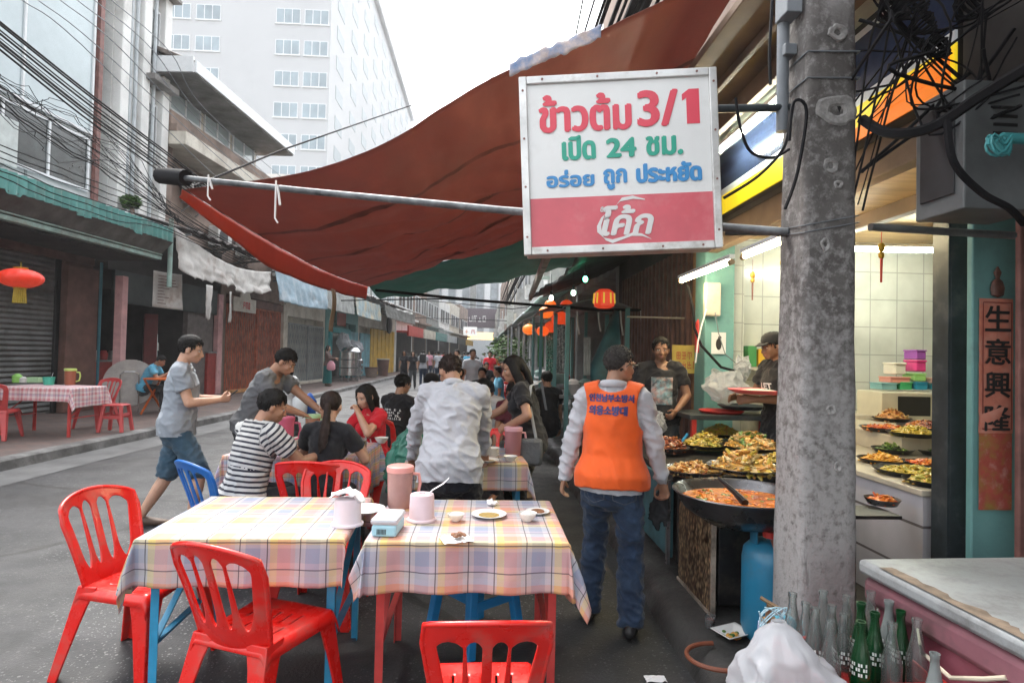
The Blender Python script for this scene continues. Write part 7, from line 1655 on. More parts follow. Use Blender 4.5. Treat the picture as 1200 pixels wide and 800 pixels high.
# ============================================================ foreground: cool box, crate of bottles, rubbish bag
t = thing('cool_box', 'big faded pink cool box with a worn white lid and a rope handle', 'cool box', (1.47, 2.24, .14), R_(3))
PKB = mat('faded_pink_plastic', (.26, .06, .085), .5, var=.3, scale=2.5, c2=(.32, .1, .13), thr=.58, dirt=(.13, .05, .06), dscale=2.2)
m = MB(); m.bx(.03, .98, -1.05, -.03, 0, .56); m.build('body', PKB, t, bevel=.03, smooth=True)
m = MB(); m.bx(.0, 1.0, -1.08, 0, .5, .6); m.build('rim', mat('pale_pink_rim', (.22, .09, .11), .5, var=.25, scale=3, dirt=(.1, .06, .06), dscale=4, dthr=.56), t, bevel=.025, smooth=True)
m = MB(); m.bx(-.012, 1.01, -1.09, .012, .603, .66); m.build('lid', mat('grimy_white_lid', (.34, .36, .37), .45, var=.25, scale=3, dirt=(.09, .085, .08), dscale=3, dthr=.54), t, bevel=.018, smooth=True)
m = MB(); m.grid(lambda u, v: (-.006 + .03 * fbm((v * 9, u, 3)) * u + .05 * u, -.1 - .75 * v, .663 - .001 * u), 4, 40); m.build('lid_crack', mat('brown_lid_stain', (.2, .15, .11), .8, var=.3, scale=20), t)
m = MB(); m.tube([(-.002, -.28, .53), (-.03, -.33, .47), (-.035, -.45, .45), (-.02, -.55, .5), (0, -.6, .53)], .007, 8); m.build('rope_handle', mat('cream_rope', (.6, .52, .4), .8), t, smooth=True)
def crate(label, p, rz, w=.42, d=.34, h=.285):
    t = thing('bottle_crate', label, 'crate', p, R_(rz)); m = MB()
    for z in ((.0, .12, .235) if h > .2 else (0, .05)):
        m.bx(-w / 2, w / 2, -d / 2, -d / 2 + .014, z, z + .05); m.bx(-w / 2, w / 2, d / 2 - .014, d / 2, z, z + .05); m.bx(-w / 2, -w / 2 + .014, -d / 2 + .014, d / 2 - .014, z, z + .05); m.bx(w / 2 - .014, w / 2, -d / 2 + .014, d / 2 - .014, z, z + .05)
    for x in (-w / 2 + .008, w / 2 - .008, 0):
        for y in (-d / 2 + .0065, d / 2 - .0065): m.bx(x - .0065, x + .0065, y - .0055, y + .0055, .0, h)
    m.bx(-w / 2 + .01, w / 2 - .01, -d / 2 + .01, d / 2 - .01, .001, .012)
    m.build('shell', RP, t, bevel=.003); return t
crate('lower red bottle crate between the rubbish bag and the cool box', (1.31, 2.03, .14), 2); crate('red bottle crate holding empty glass bottles beside the cool box', (1.31, 2.03, .43), 2, h=.1)
GLC = mat('clear_bottle_glass', (.86, .92, .9), .06, var=.03, trans=.93, spec=.7); GLG = mat('green_bottle_glass', (.01, .1, .03), .08, var=.05, trans=.55, spec=.7); GLD = mat('dusty_bottle_glass', (.5, .55, .54), .14, var=.1, trans=.6, spec=.7)
def bottle(label, p, mt, k=1.0, lab_=True, group='empty glass bottles in the red crate'):
    t = thing('glass_bottle', label, 'bottle', p, random.random() * 6, group)
    m = MB(); m.lathe([(.0, .004), (.026, 0), (.03, .006), (.03, .06), (.0285, .09), (.03, .115), (.027, .14), (.018, .18), (.0125, .215), (.0125, .235), (.0145, .238), (.0145, .25), (.0115, .25), (.0105, .236), (.0105, .215), (.016, .18), (.0245, .14), (.0275, .11), (.0275, .012), (0, .01)], 20)
    m.v = [(x * k, y * k, z * k) for x, y, z in m.v]; m.build('body', mt, t, smooth=True)
    if lab_:
        m = MB()
        for q in range(9):
            a = -1.2 + .22 * q + 3.6
            for z in (.092, .108, .122):
                if (q * 7 + int(z * 1000)) % 3: m.add([(.0307 * k * math.cos(a + b), .0307 * k * math.sin(a + b), (z + c) * k) for b, c in ((0, 0), (.16, 0), (.16, .01), (0, .01))], [(0, 1, 2, 3)])
        o = m.build('label_print', M['whitetext'], t); o.rotation_euler = (0, 0, .4 - t.rotation_euler.z)
    return t
gl = [(0, 0, GLC), (1, 0, GLG), (2, 0, GLC), (3, 0, GLC), (0, 1, GLC), (1, 1, GLC), (2, 1, GLG), (3, 1, GLG), (0, 2, GLC), (1, 2, GLC), (2, 2, GLG), (3, 2, GLD), (0, 3, GLC), (1, 3, GLC), (2, 3, GLC), (3, 3, GLC)]
rows_ = ('front', 'second', 'third', 'back'); cols_ = ('first', 'second', 'third', 'fourth')
for i, j, g in gl:
    lab = '%s glass bottle in the red crate, %s from the left in its %s row' % ({'clear_bottle_glass': 'clear', 'green_bottle_glass': 'green', 'dusty_bottle_glass': 'dusty'}[g.name], cols_[i], rows_[j])
    bottle(lab, (1.3 - .15 + i * .1 + random.uniform(-.012, .012), 1.91 + j * .075 + random.uniform(-.01, .01), .447), g, 1.05 if g is GLG else random.uniform(1.0, 1.1), g is not GLC or j == 1)
bottle('single clear bottle standing apart in front of the red crate at the bottom edge', (1.385, 1.76, .43), GLD, 1.0, False)
BAG = mat('white_plastic_film', (.62, .63, .66), .2, var=.06, scale=4, bump=.3, bscale=14)
n_, l_ = BAG.node_tree.nodes, BAG.node_tree.links
tr = n_.new('ShaderNodeBsdfTranslucent'); tr.inputs['Color'].default_value = (.8, .82, .85, 1); ms = n_.new('ShaderNodeMixShader'); ms.inputs[0].default_value = .4; out = [q for q in n_ if q.type == 'OUTPUT_MATERIAL'][0]
l_.new(n_['Principled BSDF'].outputs[0], ms.inputs[1]); l_.new(tr.outputs[0], ms.inputs[2]); tp_ = n_.new('ShaderNodeBsdfTransparent'); m2_ = n_.new('ShaderNodeMixShader'); m2_.inputs[0].default_value = .5; l_.new(ms.outputs[0], m2_.inputs[1]); l_.new(tp_.outputs[0], m2_.inputs[2]); l_.new(m2_.outputs[0], out.inputs['Surface'])
def film_bag(label, p, r, h, seed=0, open_=.8, sy=.8, lean=(0, 0), mt=BAG, tilt=0.0, ta=2.6):
    m = MB(); K, N = 70, 130
    def fn(u, v):
        a = 2 * PI * u; z = h * v
        prof = (.35 + 1.0 * math.sin(min(1, v * 1.7) * PI / 2)) * (1 - .5 * max(0, v - .55) / .45 * (1 - open_ * .8)) * .76 if open_ >= 0 else 1.05 * math.sin(PI * (.2 + .8 * v)) ** .55
        q = Vector((prof * math.cos(a), prof * math.sin(a), v * h / r * .8)); cr_ = sum(k_ * (max(0, 1 - 3 * abs(noise.noise(q * f_ + Vector((seed, k_ * 9, f_))))) - .35) for f_, k_ in ((1.2, .2), (2.4, .12), (5.5, .035)))
        top_ = .12 * h * (math.sin(a * 2 + seed) + .6 * math.sin(a * 3 + 1)) * max(0, v - .6)
        top_ += tilt * h * math.cos(a - ta) * v; rr = r * max(.01, prof + cr_ * (1 if v < .99 else 0))
        return (rr * math.cos(a) + lean[0] * v * v, rr * math.sin(a) * sy + lean[1] * v * v, z + top_)
    m.grid(fn, N, K); o = m.build('plastic_bag', mt, None, merge=.0008, smooth=True, ang=180, solid=.0015, loc=p); return tag(o, label, 'plastic bag')
m = MB(); pk = Vector((.9, 1.76, .775))
def bagf(u, v):
    a = 2 * PI * u; base = Vector((1.0 + .27 * math.cos(a), 1.73 + .2 * math.sin(a), .02)); f = max(.01, v) ** .6; p = pk.lerp(base, v); c = pk.lerp(Vector((1.0, 1.73, .02)), v); p = c + (base - Vector((1.0, 1.73, .02))) * f * (1.25 - .25 * v)
    q = p * 5; cr = .014 * math.sin(5 * a + 3 * fbm((math.cos(a), math.sin(a), v))) * (1 - v) * min(1, v * 5) + .034 * (max(0, 1 - 3 * abs(noise.noise(q))) - .3) + .02 * (max(0, 1 - 4 * abs(noise.noise(q * 2.7))) - .3)
    o = (p - c); o.z = .3 * o.length; return p + o.normalized() * cr * min(1, v * 6)
m.grid(bagf, 150, 80); tag(m.build('plastic_bag', BAG, None, merge=.0006, smooth=True, ang=180, solid=.0012), 'big crumpled white rubbish bag in the foreground beside the bottle crate', 'plastic bag')
film_bag('crumpled white plastic bag behind the bottles at the foot of the pole', (1.66, 2.3, .14), .1, .44, 7, .5)

# ============================================================ inside the cook shop
t = thing('tiled_counter', 'white tiled food counter inside the shop right of the pole', 'counter', (2.4, 3.15, .14))
m = MB(); m.bx(.02, 1.5, .02, 2.0, 0, .69); m.build('base', M['tile_front'], t)
m = MB(); m.bx(.0, 1.55, .0, 2.02, .69, .725); m.build('worktop', mat('cream_worktop', (.52, .47, .38), .35, var=.12, scale=3), t, bevel=.006)
m = MB(); m.bx(.75, 2.2, 1.2, 2.9, .725, .86); m.build('step', mat('cream_step', (.5, .45, .36), .4, var=.1), t, bevel=.006)
for (x, y, z, r, nm, lab, plab, cols, h, sy) in ((1066, 551, .89, .17, 'noodles', 'bright yellow noodles on the nearest oval pan of the tiled counter', 'nearest pan on the tiled counter', NOOD, .025, .8), (1034, 538, .89, .13, 'fried_fritters', 'golden fritters on the pan against the pole', 'pan of golden fritters against the pole', fcol((.7, .38, .04), (.6, .28, .03)), .03, .8),
        (1098, 527, .9, .17, 'green_vegetables', 'light green vegetables on the pan left of the steel post', 'pan of light green vegetables by the steel post', GRN, .03, .8), (1040, 512, .91, .2, 'sprouts', 'pale bean sprouts on the black pan behind the fritters', 'black pan of pale bean sprouts', fcol((.5, .5, .22), (.36, .4, .12)), .03, .8),
        (1090, 500, 1.03, .2, 'dried_fish', 'brown dried fish piled on the raised step', 'dark pan of brown dried fish', REDB + BRN[:1], .04, .8), (1094, 563, .89, .13, 'fried_rice', 'golden fried rice on the pan nearest the steel post', 'pan of golden fried rice nearest the steel post', NOOD + MIX[:1], .035, .8), (1088, 543, .89, .12, 'red_curry', 'red curry on the pan behind the noodles by the steel post', 'pan of red curry behind the noodles', ORG, .025, .8), (1046, 526, .9, .12, 'morning_glory', 'dark green leaves on the pan behind the fritters', 'pan of dark green leaves behind the fritters', GRN + DRK[:1], .03, .8), (1092, 512, .93, .13, 'omelette', 'yellow egg pieces on the pan below the raised step', 'pan of yellow egg pieces below the raised step', NOOD, .03, .8),
        (1064, 523, .9, .15, 'stir_fry', 'brown stir fry between the sprouts and the green vegetables', 'pan of brown stir fry between the sprouts and the greens', BRN, .03, .8), (1070, 507, 1.03, .15, 'fried_rice', 'yellow fried rice on the front of the raised step', 'pan of yellow fried rice on the raised step', NOOD, .04, .8), (1036, 501, 1.03, .15, 'curry', 'orange curry on the raised step against the pole', 'pan of orange curry on the raised step against the pole', ORG, .02, .8),
        (1045, 490, 1.03, .14, 'chopped_ginger', 'golden strips on the raised step near the pole', 'steel pan of golden strips', BRN, .06, .9), (1090, 487, 1.04, .13, 'dark_greens', 'dark green pile before the microwave oven', 'pan under the dark green pile', DRK, .09, .9)):
    r *= 1.2; h *= 1.7; p = on(x, y, z); pan(plab, (p.x, p.y, z - .025), r, .03, group='food pans on the tiled counter', mt=PANIN); heap(nm, lab, (p.x, p.y, z - .02), r * .85, h, cols, 170, .019, x, 1.6, sy, group='food on the tiled counter')
p = on(1034, 584, .8); pan('small steel dish of orange food sticking out right of the pole', (p.x, p.y, .77), .09, .03, group='food pans on the tiled counter'); heap('orange_food', 'orange red food in the small dish right of the pole', (p.x, p.y, .78), .07, .04, ORG, 50, .014, 77, group='food on the tiled counter')
t = thing('shelf_unit', 'cream shelf standing against the white tiled wall behind the food', 'shelf', (3.2, 5.95, .14)); m = MB(); m.bx(-.5, 1.3, -.25, .25, .86, .9); m.bx(-.5, 1.3, -.25, .25, 0, .85); m.build('board', M['cream'], t, bevel=.005)
t = thing('microwave_oven', 'white microwave oven with black door below stacked coloured boxes', 'microwave', at(1060, 488, 5.72)); t.location.z -= .02
m = MB(); m.bx(-.36, .36, -.18, .2, 0, .27); m.build('body', mat('cream_appliance', (.6, .57, .47), .4, var=.05), t, bevel=.012); m = MB(); m.bx(-.2, .12, -.19, -.178, .045, .23); m.build('door', M['black'], t, bevel=.004); m = MB(); m.lathe([(.028, 0), (.028, .02), (0, .02)], 16, M=Matrix.Translation((.2, -.18, .18)) @ Matrix.Rotation(PI / 2, 4, 'X')); m.build('knob', M['frame_white'], t); m = MB(); m.lathe([(.028, 0), (.028, .02), (0, .02)], 16, M=Matrix.Translation((.2, -.18, .09)) @ Matrix.Rotation(PI / 2, 4, 'X')); m.build('knob', M['frame_white'], t)
bz = [(1035, 456, .16, .07, (.2, .42, .46), 'dull teal'), (1055, 456, .12, .08, (.05, .4, .16), 'green'), (1073, 456, .12, .08, (.02, .25, .42), 'blue'), (1092, 456, .12, .06, (.03, .35, .5), 'sky blue'), (1048, 448, .2, .06, (.72, .3, .25), 'salmon'), (1071, 446, .12, .08, (.3, .62, .2), 'light green'), (1090, 448, .12, .05, (.7, .45, .4), 'pale pink'), (1072, 435, .1, .12, (.62, .05, .25), 'magenta'), (1048, 438, .11, .12, (.72, .7, .62), 'cream'), (1072, 421, .1, .1, (.3, .08, .4), 'purple')]
for x, y, w_, h_, c, nm in bz:
    t = thing('storage_box', nm + ' plastic box in the stack on the microwave oven', 'box', at(x, y, 5.75), 0, 'coloured boxes on the microwave'); m = MB(); m.bx(-w_ / 2, w_ / 2, -.09, .09, -.0, h_ * .78); m.build('body', mat('box_' + nm.replace(' ', '_'), c, .4, var=.06), t, bevel=.01); m = MB(); m.bx(-w_ / 2 - .005, w_ / 2 + .005, -.095, .095, h_ * .78, h_ * .95); m.build('lid', MATS['box_' + nm.replace(' ', '_')], t, bevel=.006)
# teal column furniture
p0 = at(1166, 475, 2.87)
t = thing('paper_scroll', 'long faded red paper scroll with four black characters pasted on the teal column', 'scroll', p0)
u0 = at(1166, 350, 2.87).z - p0.z; d0 = at(1166, 597, 2.87).z - p0.z; hw = .088
m = MB(); m.grid(lambda u, v: ((u - .5) * 2 * hw, -.004 - .006 * abs(fbm((u * 2, v * 6, 1))), u0 + (d0 + .38 - u0) * v), 6, 24); m.build('upper_sheet', mat('faded_pink_paper', (.62, .21, .14), .8, var=.12, scale=8, bump=.2, bscale=40, dirt=(.6, .32, .25), dscale=7), t, solid=.001)
m = MB(); m.grid(lambda u, v: ((u - .5) * 2 * hw * .97, -.003 - .004 * abs(fbm((u * 2, v * 4, 5))), d0 + .38 - .38 * v), 6, 16); m.build('lower_sheet', mat('red_flower_paper', (.42, .08, .055), .75, var=.15, scale=10, c2=(.3, .2, .04), thr=.57, dirt=(.55, .28, .24), dscale=14, dthr=.62), t, solid=.001)
m = MB()
for x in (-hw * .84, hw * .84): m.bx(x - .002, x + .002, -.013, -.0125, d0 + .4, u0 - .02)
for z in (u0 - .02, d0 + .4): m.bx(-hw * .84, hw * .84, -.013, -.0125, z - .002, z + .002)
m.build('border', mat('dark_red_border', (.22, .03, .025), .7), t)
for k, ch in enumerate('生意興隆'): write('character', ch, .13, .125, M['blacktext'], t, face((0, -.0135, u0 - .1 - k * .165), (1, 0, 0), (0, 0, 1)), bold=.003)
m = MB(); m.grid(lambda u, v: (-hw + .1 * u, -.014 - .03 * u * (1 - v), d0 + .52 - .07 * v - .05 * (1 - u)), 6, 6); m.build('torn_flap', MATS['faded_pink_paper'], t, solid=.001)
t = thing('ornament', 'small brown pineapple shaped ornament above the red scroll', 'ornament', at(1169, 338, 2.86)); m = MB(); m.lathe([(0, -.045), (.03, -.035), (.036, 0), (.026, .035), (.01, .05), (.02, .08), (.004, .11), (0, .11)], 14, sy=.5); m.build('body', mat('brown_ornament', (.12, .05, .035), .5, var=.4, scale=40), t, smooth=True)
# electrical cabinet above; an unseen dark awning added overhead to shade the right side
cloth_sheet('dark_awning', 'dark awning added out of view over the right pavement, shading the pole and cabinet', 'awning', [(4.2, -2.5, 3.5), (4.2, 2.15, 3.45), (1.0, 2.15, 3.12), (1.0, -2.5, 3.15)], MATS['black_tarpaulin'], sag=.06, seed=14, fold=.04)
t = thing('electric_cabinet', 'grey steel electric cabinet with a dark door hung high on the right wall', 'cabinet', (2.05, 2.42, 2.18))
m = MB(); m.bx(-.14, .2, -.13, .14, 0, .52); m.build('casing', mat('grey_cabinet_paint', (.14, .15, .155), .5, var=.2, scale=4), t, bevel=.006)
m = MB(); m.bx(-.148, -.141, -.085, .105, .07, .46); m.build('door', mat('dark_cabinet_door', (.035, .036, .04), .5, var=.2), t, bevel=.003)
m = MB()
for k in range(4): m.bx(-.02, .08, -.134, -.13, .3 + .035 * k, .312 + .035 * k)
m.build('louvre', M['black'], t)
t = thing('teal_bracket', 'teal pipe stub with tangled teal cord at the right edge', 'pipe', at(1180, 162, 2.1)); m = MB(); m.tube([(-.02, 0, 0), (.25, .0, .0)], .02, 10); m.build('pipe', mat('teal_pipe', (.06, .3, .32), .45), t, smooth=True); m = MB()
for k in range(6): m.tube([(-.06 + .04 * math.cos(a + k), -.02 - .005 * k, -.04 + .035 * math.sin(a * (1 + .1 * k))) for a in [2 * PI * q / 12 for q in range(12)]], .005, 5)
m.build('cord', MATS['teal_pipe'], t)
w = MB(); w.tube([at(1020, 266, 2.62), at(1100, 271, 2.66), at(1188, 276, 2.7)], .018, 10); tag(w.build('shop_rail', M['steel'], None, smooth=True), 'grey steel pipe running right from the pole across the shop opening', 'pipe')
w = MB(); w.tube([at(850, 272, 2.75), at(925, 272, 2.62)], .016, 8); tag(w.build('bracket_pipe', M['darkmetal'], None, smooth=True), 'dark pipe joining the bottom of the white and red sign to the pole', 'bracket')
for k, (x, y, Y, s, c1, lab) in enumerate(((1033, 290, 3.3, 1.0, (.75, .42, .03), 'gold and red tassel charm hanging right of the pole'), (918, 308, 3.9, 1.1, (.72, .5, .12), 'gold charm with double beads hanging left of the pole'), (882, 322, 4.6, 1.0, (.5, .3, .05), 'small brown and gold charm hanging before the white tiles'))):
    t = thing('hanging_charm', lab, 'ornament', at(x, y, Y), 0, 'charms hanging in the cook shop'); m = MB(); m.ell((0, 0, 0), (.022 * s, .012 * s, .028 * s), 12, 8); m.ell((0, 0, -.045 * s), (.018 * s, .012 * s, .02 * s), 12, 8); m.build('beads', mat('gold_bead_%d' % k, c1, .35, metal=.3, var=.3, scale=60), t, smooth=True)
    m = MB(); m.tube([(0, 0, -.06 * s), (0, 0, -.2 * s)], [.008 * s, .006 * s], 6); m.tube([(0, 0, .02), (0, 0, .12)], .002, 5); m.build('tassel', mat('red_tassel', (.6, .04, .02), .6) if k != 2 else M['rust_frame'], t)
# things hung on the teal column and behind the vendors
t = thing('junction_box', 'cream junction box high on the teal column under the tube lamp', 'box', at(834, 351, 5.96)); m = MB(); m.bx(-.08, .08, -.05, .03, -.17, .17); m.build('casing', M['cream'], t, bevel=.015)
t = thing('notice', 'small white notice with a dark figure on the teal column', 'notice', at(842, 402, 5.985)); m = MB(); m.bx(-.075, .075, -.004, 0, -.11, .11); m.build('paper', M['frame_white'], t); m = MB(); m.ell((0, -.006, -.01), (.03, .003, .06), 12, 8); m.ell((.01, -.006, .055), (.018, .003, .02), 10, 6); m.build('print', M['blacktext'], t)
t = thing('notice_board', 'yellow board with faint red lettering beside the teal column', 'sign', at(811, 421, 6.3)); m = MB(); m.bx(-.22, .22, -.012, .0, -.15, .15); m.build('board', mat('dull_yellow_board', (.42, .32, .07), .6, var=.15), t); illegible('lettering', .36, .2, mat('dull_red_lettering', (.35, .1, .04), .6), t, face((0, -.014, 0), (1, 0, 0), (0, 0, 1)), 6, 4, 2)
for k, (pts, c, r, lab) in enumerate((([(806, 335), (812, 360), (814, 385), (822, 405), (845, 430), (866, 436)], 'cable', .014, 'black cable drooping across the teal column'), ([(828, 362), (822, 382), (818, 400), (815, 425)], 'frame_white', .008, 'white wire hanging from the junction box'), ([(838, 366), (842, 390), (850, 415), (868, 430)], 'pipegrey', .005, 'thin grey wire on the teal column'))):
    w = MB(); w.tube([at(x, y, 5.9 - .02 * k) for x, y in pts], r, 6); tag(w.build('wire', M[c], None, smooth=True), lab, 'wire')
t = thing('fire_extinguisher', 'small red cylinder hanging on the jamb left of the teal column', 'extinguisher', at(820, 392, 6.2)); m = MB(); m.lathe([(.0, -.2), (.045, -.19), (.05, -.1), (.05, .12), (.02, .17), (.02, .22), (0, .22)], 14); m.build('body', M['red'], t, smooth=True)
film_bag('big green plastic bag standing by the table left of the man in the white shirt', (at(480, 540, 4.7).x, 4.7, .45), .17, .55, 5.5, -1, .8, (.05, 0), mat('green_plastic_film', (.05, .22, .16), .3, var=.2, alpha=.85))
film_bag('white plastic bags heaped on the small table behind the food trays', tuple(at(850, 474, 5.6)), .19, .32, 3, .4); film_bag('white plastic bag hanging from a hook on the tiled pilaster', tuple(at(870, 448, 5.85)), .075, .26, 9, .4); film_bag('clear bag of food in the hand of the vendor in black', tuple(at(765, 517, 5.5)), .11, .28, 5, .4)
t = thing('side_table', 'dark side table with red trays behind the food pans', 'table', (2.32, 5.45, .14), 0); m = MB(); m.bx(-.5, .45, -.3, .3, .88, .92); m.build('tabletop', M['darkmetal'], t, bevel=.005)
for sx in (-.45, .4):
    for sy in (-.25, .25): m = MB(); m.bx(sx - .02, sx + .02, sy - .02, sy + .02, 0, .88); m.build('leg', M['red'], t)
for k, (x, y, r, c, lab) in enumerate(((845, 485, .2, 'red', 'red round tray on the dark side table'), (870, 479, .22, 'darkmetal', 'dark tray stacked above the red one on the side table'))):
    t = thing('round_tray', lab, 'tray', at(x, y, 5.4)); m = MB(); m.lathe([(r * .8, 0), (r, .03), (r, .036), (r * .78, .008), (0, .008)], 28); m.build('dish', M[c], t, smooth=True)
t = thing('wall_shelf', 'small wall shelf with yellow and green folders behind the capped vendor', 'shelf', at(893, 430, 6.2)); m = MB(); m.bx(-.2, .3, -.12, .08, -.03, 0); m.build('board', M['cream'], t)
for k, (x, c) in enumerate(((-.15, (.06, .25, .08)), (-.04, (.7, .42, .03)), (.08, (.66, .4, .05)), (.17, (.3, .32, .32)))):
    m = MB(); m.bx(x - .045, x + .045, -.1, .06, .002, .22 - .03 * (k % 2)); tag(m.build('folder', mat('folder_%d' % k, c, .5, var=.1), None, bevel=.004, loc=at(893, 430, 6.2)), ['green', 'left yellow', 'right yellow', 'grey'][k] + ' folder standing on the small wall shelf', 'folder', 'folders on the wall shelf')

# ============================================================ lanterns and lantern stalls
def lantern(label, p, r, lit=True, group='red lanterns over the right pavement', sz=.82, tassel=True, c=(.6, .03, .015), e=.3):
    t = thing('paper_lantern', label, 'lantern', p, 0, group); m = MB(); n = 26; K = 12
    def fn(u, v):
        a = 2 * PI * u; b = -PI / 2 * .86 + PI * .86 * v; rib = 1 - .045 * abs(math.sin(a * 6)); return (r * rib * math.cos(b) * math.cos(a), r * rib * math.cos(b) * math.sin(a), r * sz * math.sin(b))
    m.grid(fn, 60, K); m.build('shade', mat('lantern_silk_%d_%d' % (int(c[0] * 100), int(c[1] * 100)), c, .5, var=.1, scale=6, emit=(1, .07 + .3 * c[1], .02), estr=e), t, smooth=True, merge=.0005)
    m = MB(); m.lathe([(r * .3, r * sz * .97), (r * .32, r * sz * 1.1), (r * .25, r * sz * 1.12), (0, r * sz * 1.12)], 16); m.lathe([(0, -r * sz * 1.1), (r * .3, -r * sz * 1.08), (r * .28, -r * sz * .95)], 16); m.tube([(0, 0, r * sz * 1.1), (0, 0, r * sz * 1.7)], .006, 5); m.build('cap', mat('gold_trim', (.55, .4, .06), .4, metal=.3, var=.2), t, smooth=True)
    if tassel:
        m = MB()
        for k in range(18): a = 2 * PI * k / 18; m.tube([(r * .22 * math.cos(a), r * .22 * math.sin(a), -r * sz * 1.05), (r * .27 * math.cos(a), r * .27 * math.sin(a), -r * sz * 1.05 - r * .75)], r * .035, 5)
        m.build('tassel', mat('yellow_fringe', (.5, .38, .05), .8, var=.2), t)
    return t
lantern('big red lantern with a yellow fringe hanging in front of the left shutter', atx(24, 326, -6.9), .29, sz=.5, group=None, c=(.62, .02, .012), e=.07)
for x, y, Y, r, lab, c in ((657, 374, 12, .19, 'biggest round red lantern of the right hand cluster', (.78, .06, .02)), (646, 383, 12.8, .15, 'second red lantern tucked behind the biggest one', (.75, .07, .02)), (636, 388, 12.3, .13, 'lowest orange red lantern of the cluster', (.8, .16, .02)), (640, 366, 13.5, .17, 'pale orange lantern above the lowest one', (.8, .3, .04)), (620, 386, 14.5, .16, 'leftmost orange lantern of the cluster', (.8, .3, .03)), (664, 358, 13, .15, 'highest red lantern under the dark awning', (.7, .06, .02)), (645, 357, 14, .14, 'orange lantern at the top left of the cluster', (.8, .25, .03))):
    lantern(lab, at(x, y, Y), r, c=c, e=.12 if c[1] < .1 else .2, tassel=False)
t = thing('box_lantern', 'red and yellow striped box lantern glowing under the dark awning', 'lantern', at(708, 352, 8.0), .3); t.scale = (.75, .75, .75); m = MB(); m.lathe([(.12, -.14), (.19, -.1), (.17, .15), (.1, .2), (0, .2)], 8); m.build('shade', mat('box_lantern_red', (.5, .04, .02), .5, emit=(1, .08, .03), estr=.12), t); m = MB()
for k in range(9): a = 2 * PI * k / 9; m.bar((.192 * math.cos(a), .192 * math.sin(a), -.06), (.18 * math.cos(a), .18 * math.sin(a), .13), .03, .01)
m.build('yellow_slats', mat('lantern_yellow', (.7, .55, .05), .5, emit=(1, .7, .1), estr=.1), t)
for k, (x, y, Y, c, lab) in enumerate(((686, 327, 8.5, (.1, 1, .5), 'small green bulb under the dark awning'), (672, 343, 9, (.5, 1, .7), 'pale green bulb left of the box lantern'), (646, 349, 10, (1, 1, .95), 'white bulb under the dark awning edge'))):
    t = thing('light_bulb', lab, 'bulb', at(x, y, Y), 0, 'bulbs under the dark awning'); m = MB(); m.ell((0, 0, 0), (.035, .035, .045), 12, 8); m.build('globe', mat('bulb_%d' % k, c, .4, var=0, emit=c, estr=5), t, smooth=True); m = MB(); m.tube([(0, 0, .04), (0, 0, .11)], .02, 8); m.tube([(0, 0, .1), (0, 0, .4)], .004, 5); m.build('socket', M['black'], t)
BEAD = mat('glittering_green_beads', (.16, .5, .36), .25, var=.6, scale=30, c2=(.65, .8, .7), thr=.6, soft=.03, spec=.8)
for k, (x0, x1, y0, y1, Y, c, lab) in enumerate(((640, 650, 390, 440, 12.5, BEAD, 'glittering green bead curtain hanging below the lanterns'), (652, 662, 380, 436, 11.5, mat('grey_sequin', (.35, .38, .36), .3, var=.5, scale=26, c2=(.7, .72, .7), thr=.58, soft=.04), 'silvery bead curtain right of the green one'), (630, 637, 392, 430, 14, mat('green_cloth_strip', (.08, .25, .1), .7, var=.3), 'dark green cloth strip left of the bead curtain'), (684, 692, 395, 440, 9.6, mat('pale_panel', (.5, .52, .5), .6, var=.3, scale=3), 'pale hanging panel behind the woman in black'))):
    cloth_sheet('bead_curtain' if k < 2 else 'hanging_cloth', lab, 'curtain', [at(x0, y0, Y), at(x1, y0, Y), at(x1, y1, Y), at(x0, y1, Y)], c, sag=0, seed=k, fold=.03, nu=12, nv=20)
def stand(label, p, w, d, h, goods, seed, post=M['tealwall']):
    rnd = random.Random(seed); t = thing('market_stall', label, 'stall', p)
    for sx in (-1, 1):
        for sy in (-1, 1): m = MB(); m.bx(sx * w / 2 - .03, sx * w / 2 + .03, sy * d / 2 - .03, sy * d / 2 + .03, 0, h); m.build('post', post, t)
    m = MB(); m.bx(-w / 2 - .1, w / 2 + .05, -d / 2, d / 2, .78, .83); m.bx(-w / 2, w / 2, -d / 2, d / 2, .3, .33); m.build('board', M['steel'], t, bevel=.005)
    for k in range(goods):
        m = MB(); s = rnd.uniform(.06, .14); x, y = rnd.uniform(-w / 2 + .1, w / 2 - .1), rnd.uniform(-d / 2 + .1, d / 2 - .1); z = .83 if k % 3 else .33
        if k % 2: m.lathe([(s * .8, 0), (s, s * 1.2), (s * .8, s * 1.5), (s * .3, s * 1.8), (0, s * 1.8)], 14, c=(x, y, z))
        else: m.bx(x - s, x + s, y - s * .8, y + s * .8, z, z + s * 1.6)
        m.build('pot' if k % 2 else 'tub', [M['chrome'], M['steel'], RP2, M['teal_pale'], M['whitecloth'], M['tealwall']][rnd.randrange(6)], t, smooth=bool(k % 2), bevel=0 if k % 2 else .01)
    m = MB(); m.grid(lambda u, v: ((u - .5) * w * 1.1, (v - .5) * d * 1.1, h + .12 * math.sin(PI * u) + .01 * fbm((u * 4, v * 4, seed))), 12, 6); m.build('cover', M['greycloth'], t, smooth=True, solid=.01)
stand('market stall with teal posts and steel pots under the lanterns', (1.7, 9.6, .14), .9, 1.5, 2.15, 9, 1); stand('second market stall with grey cover behind the green bead curtain', (1.6, 12.8, .14), .9, 1.8, 2.3, 8, 2); stand('third market stall far along the right pavement', (1.5, 16.5, .14), .9, 2.2, 2.3, 8, 3, M['greycloth']); stand('fourth market stall beyond the green bush', (1.4, 21.5, .14), .9, 2.6, 2.4, 8, 4, M['steel'])
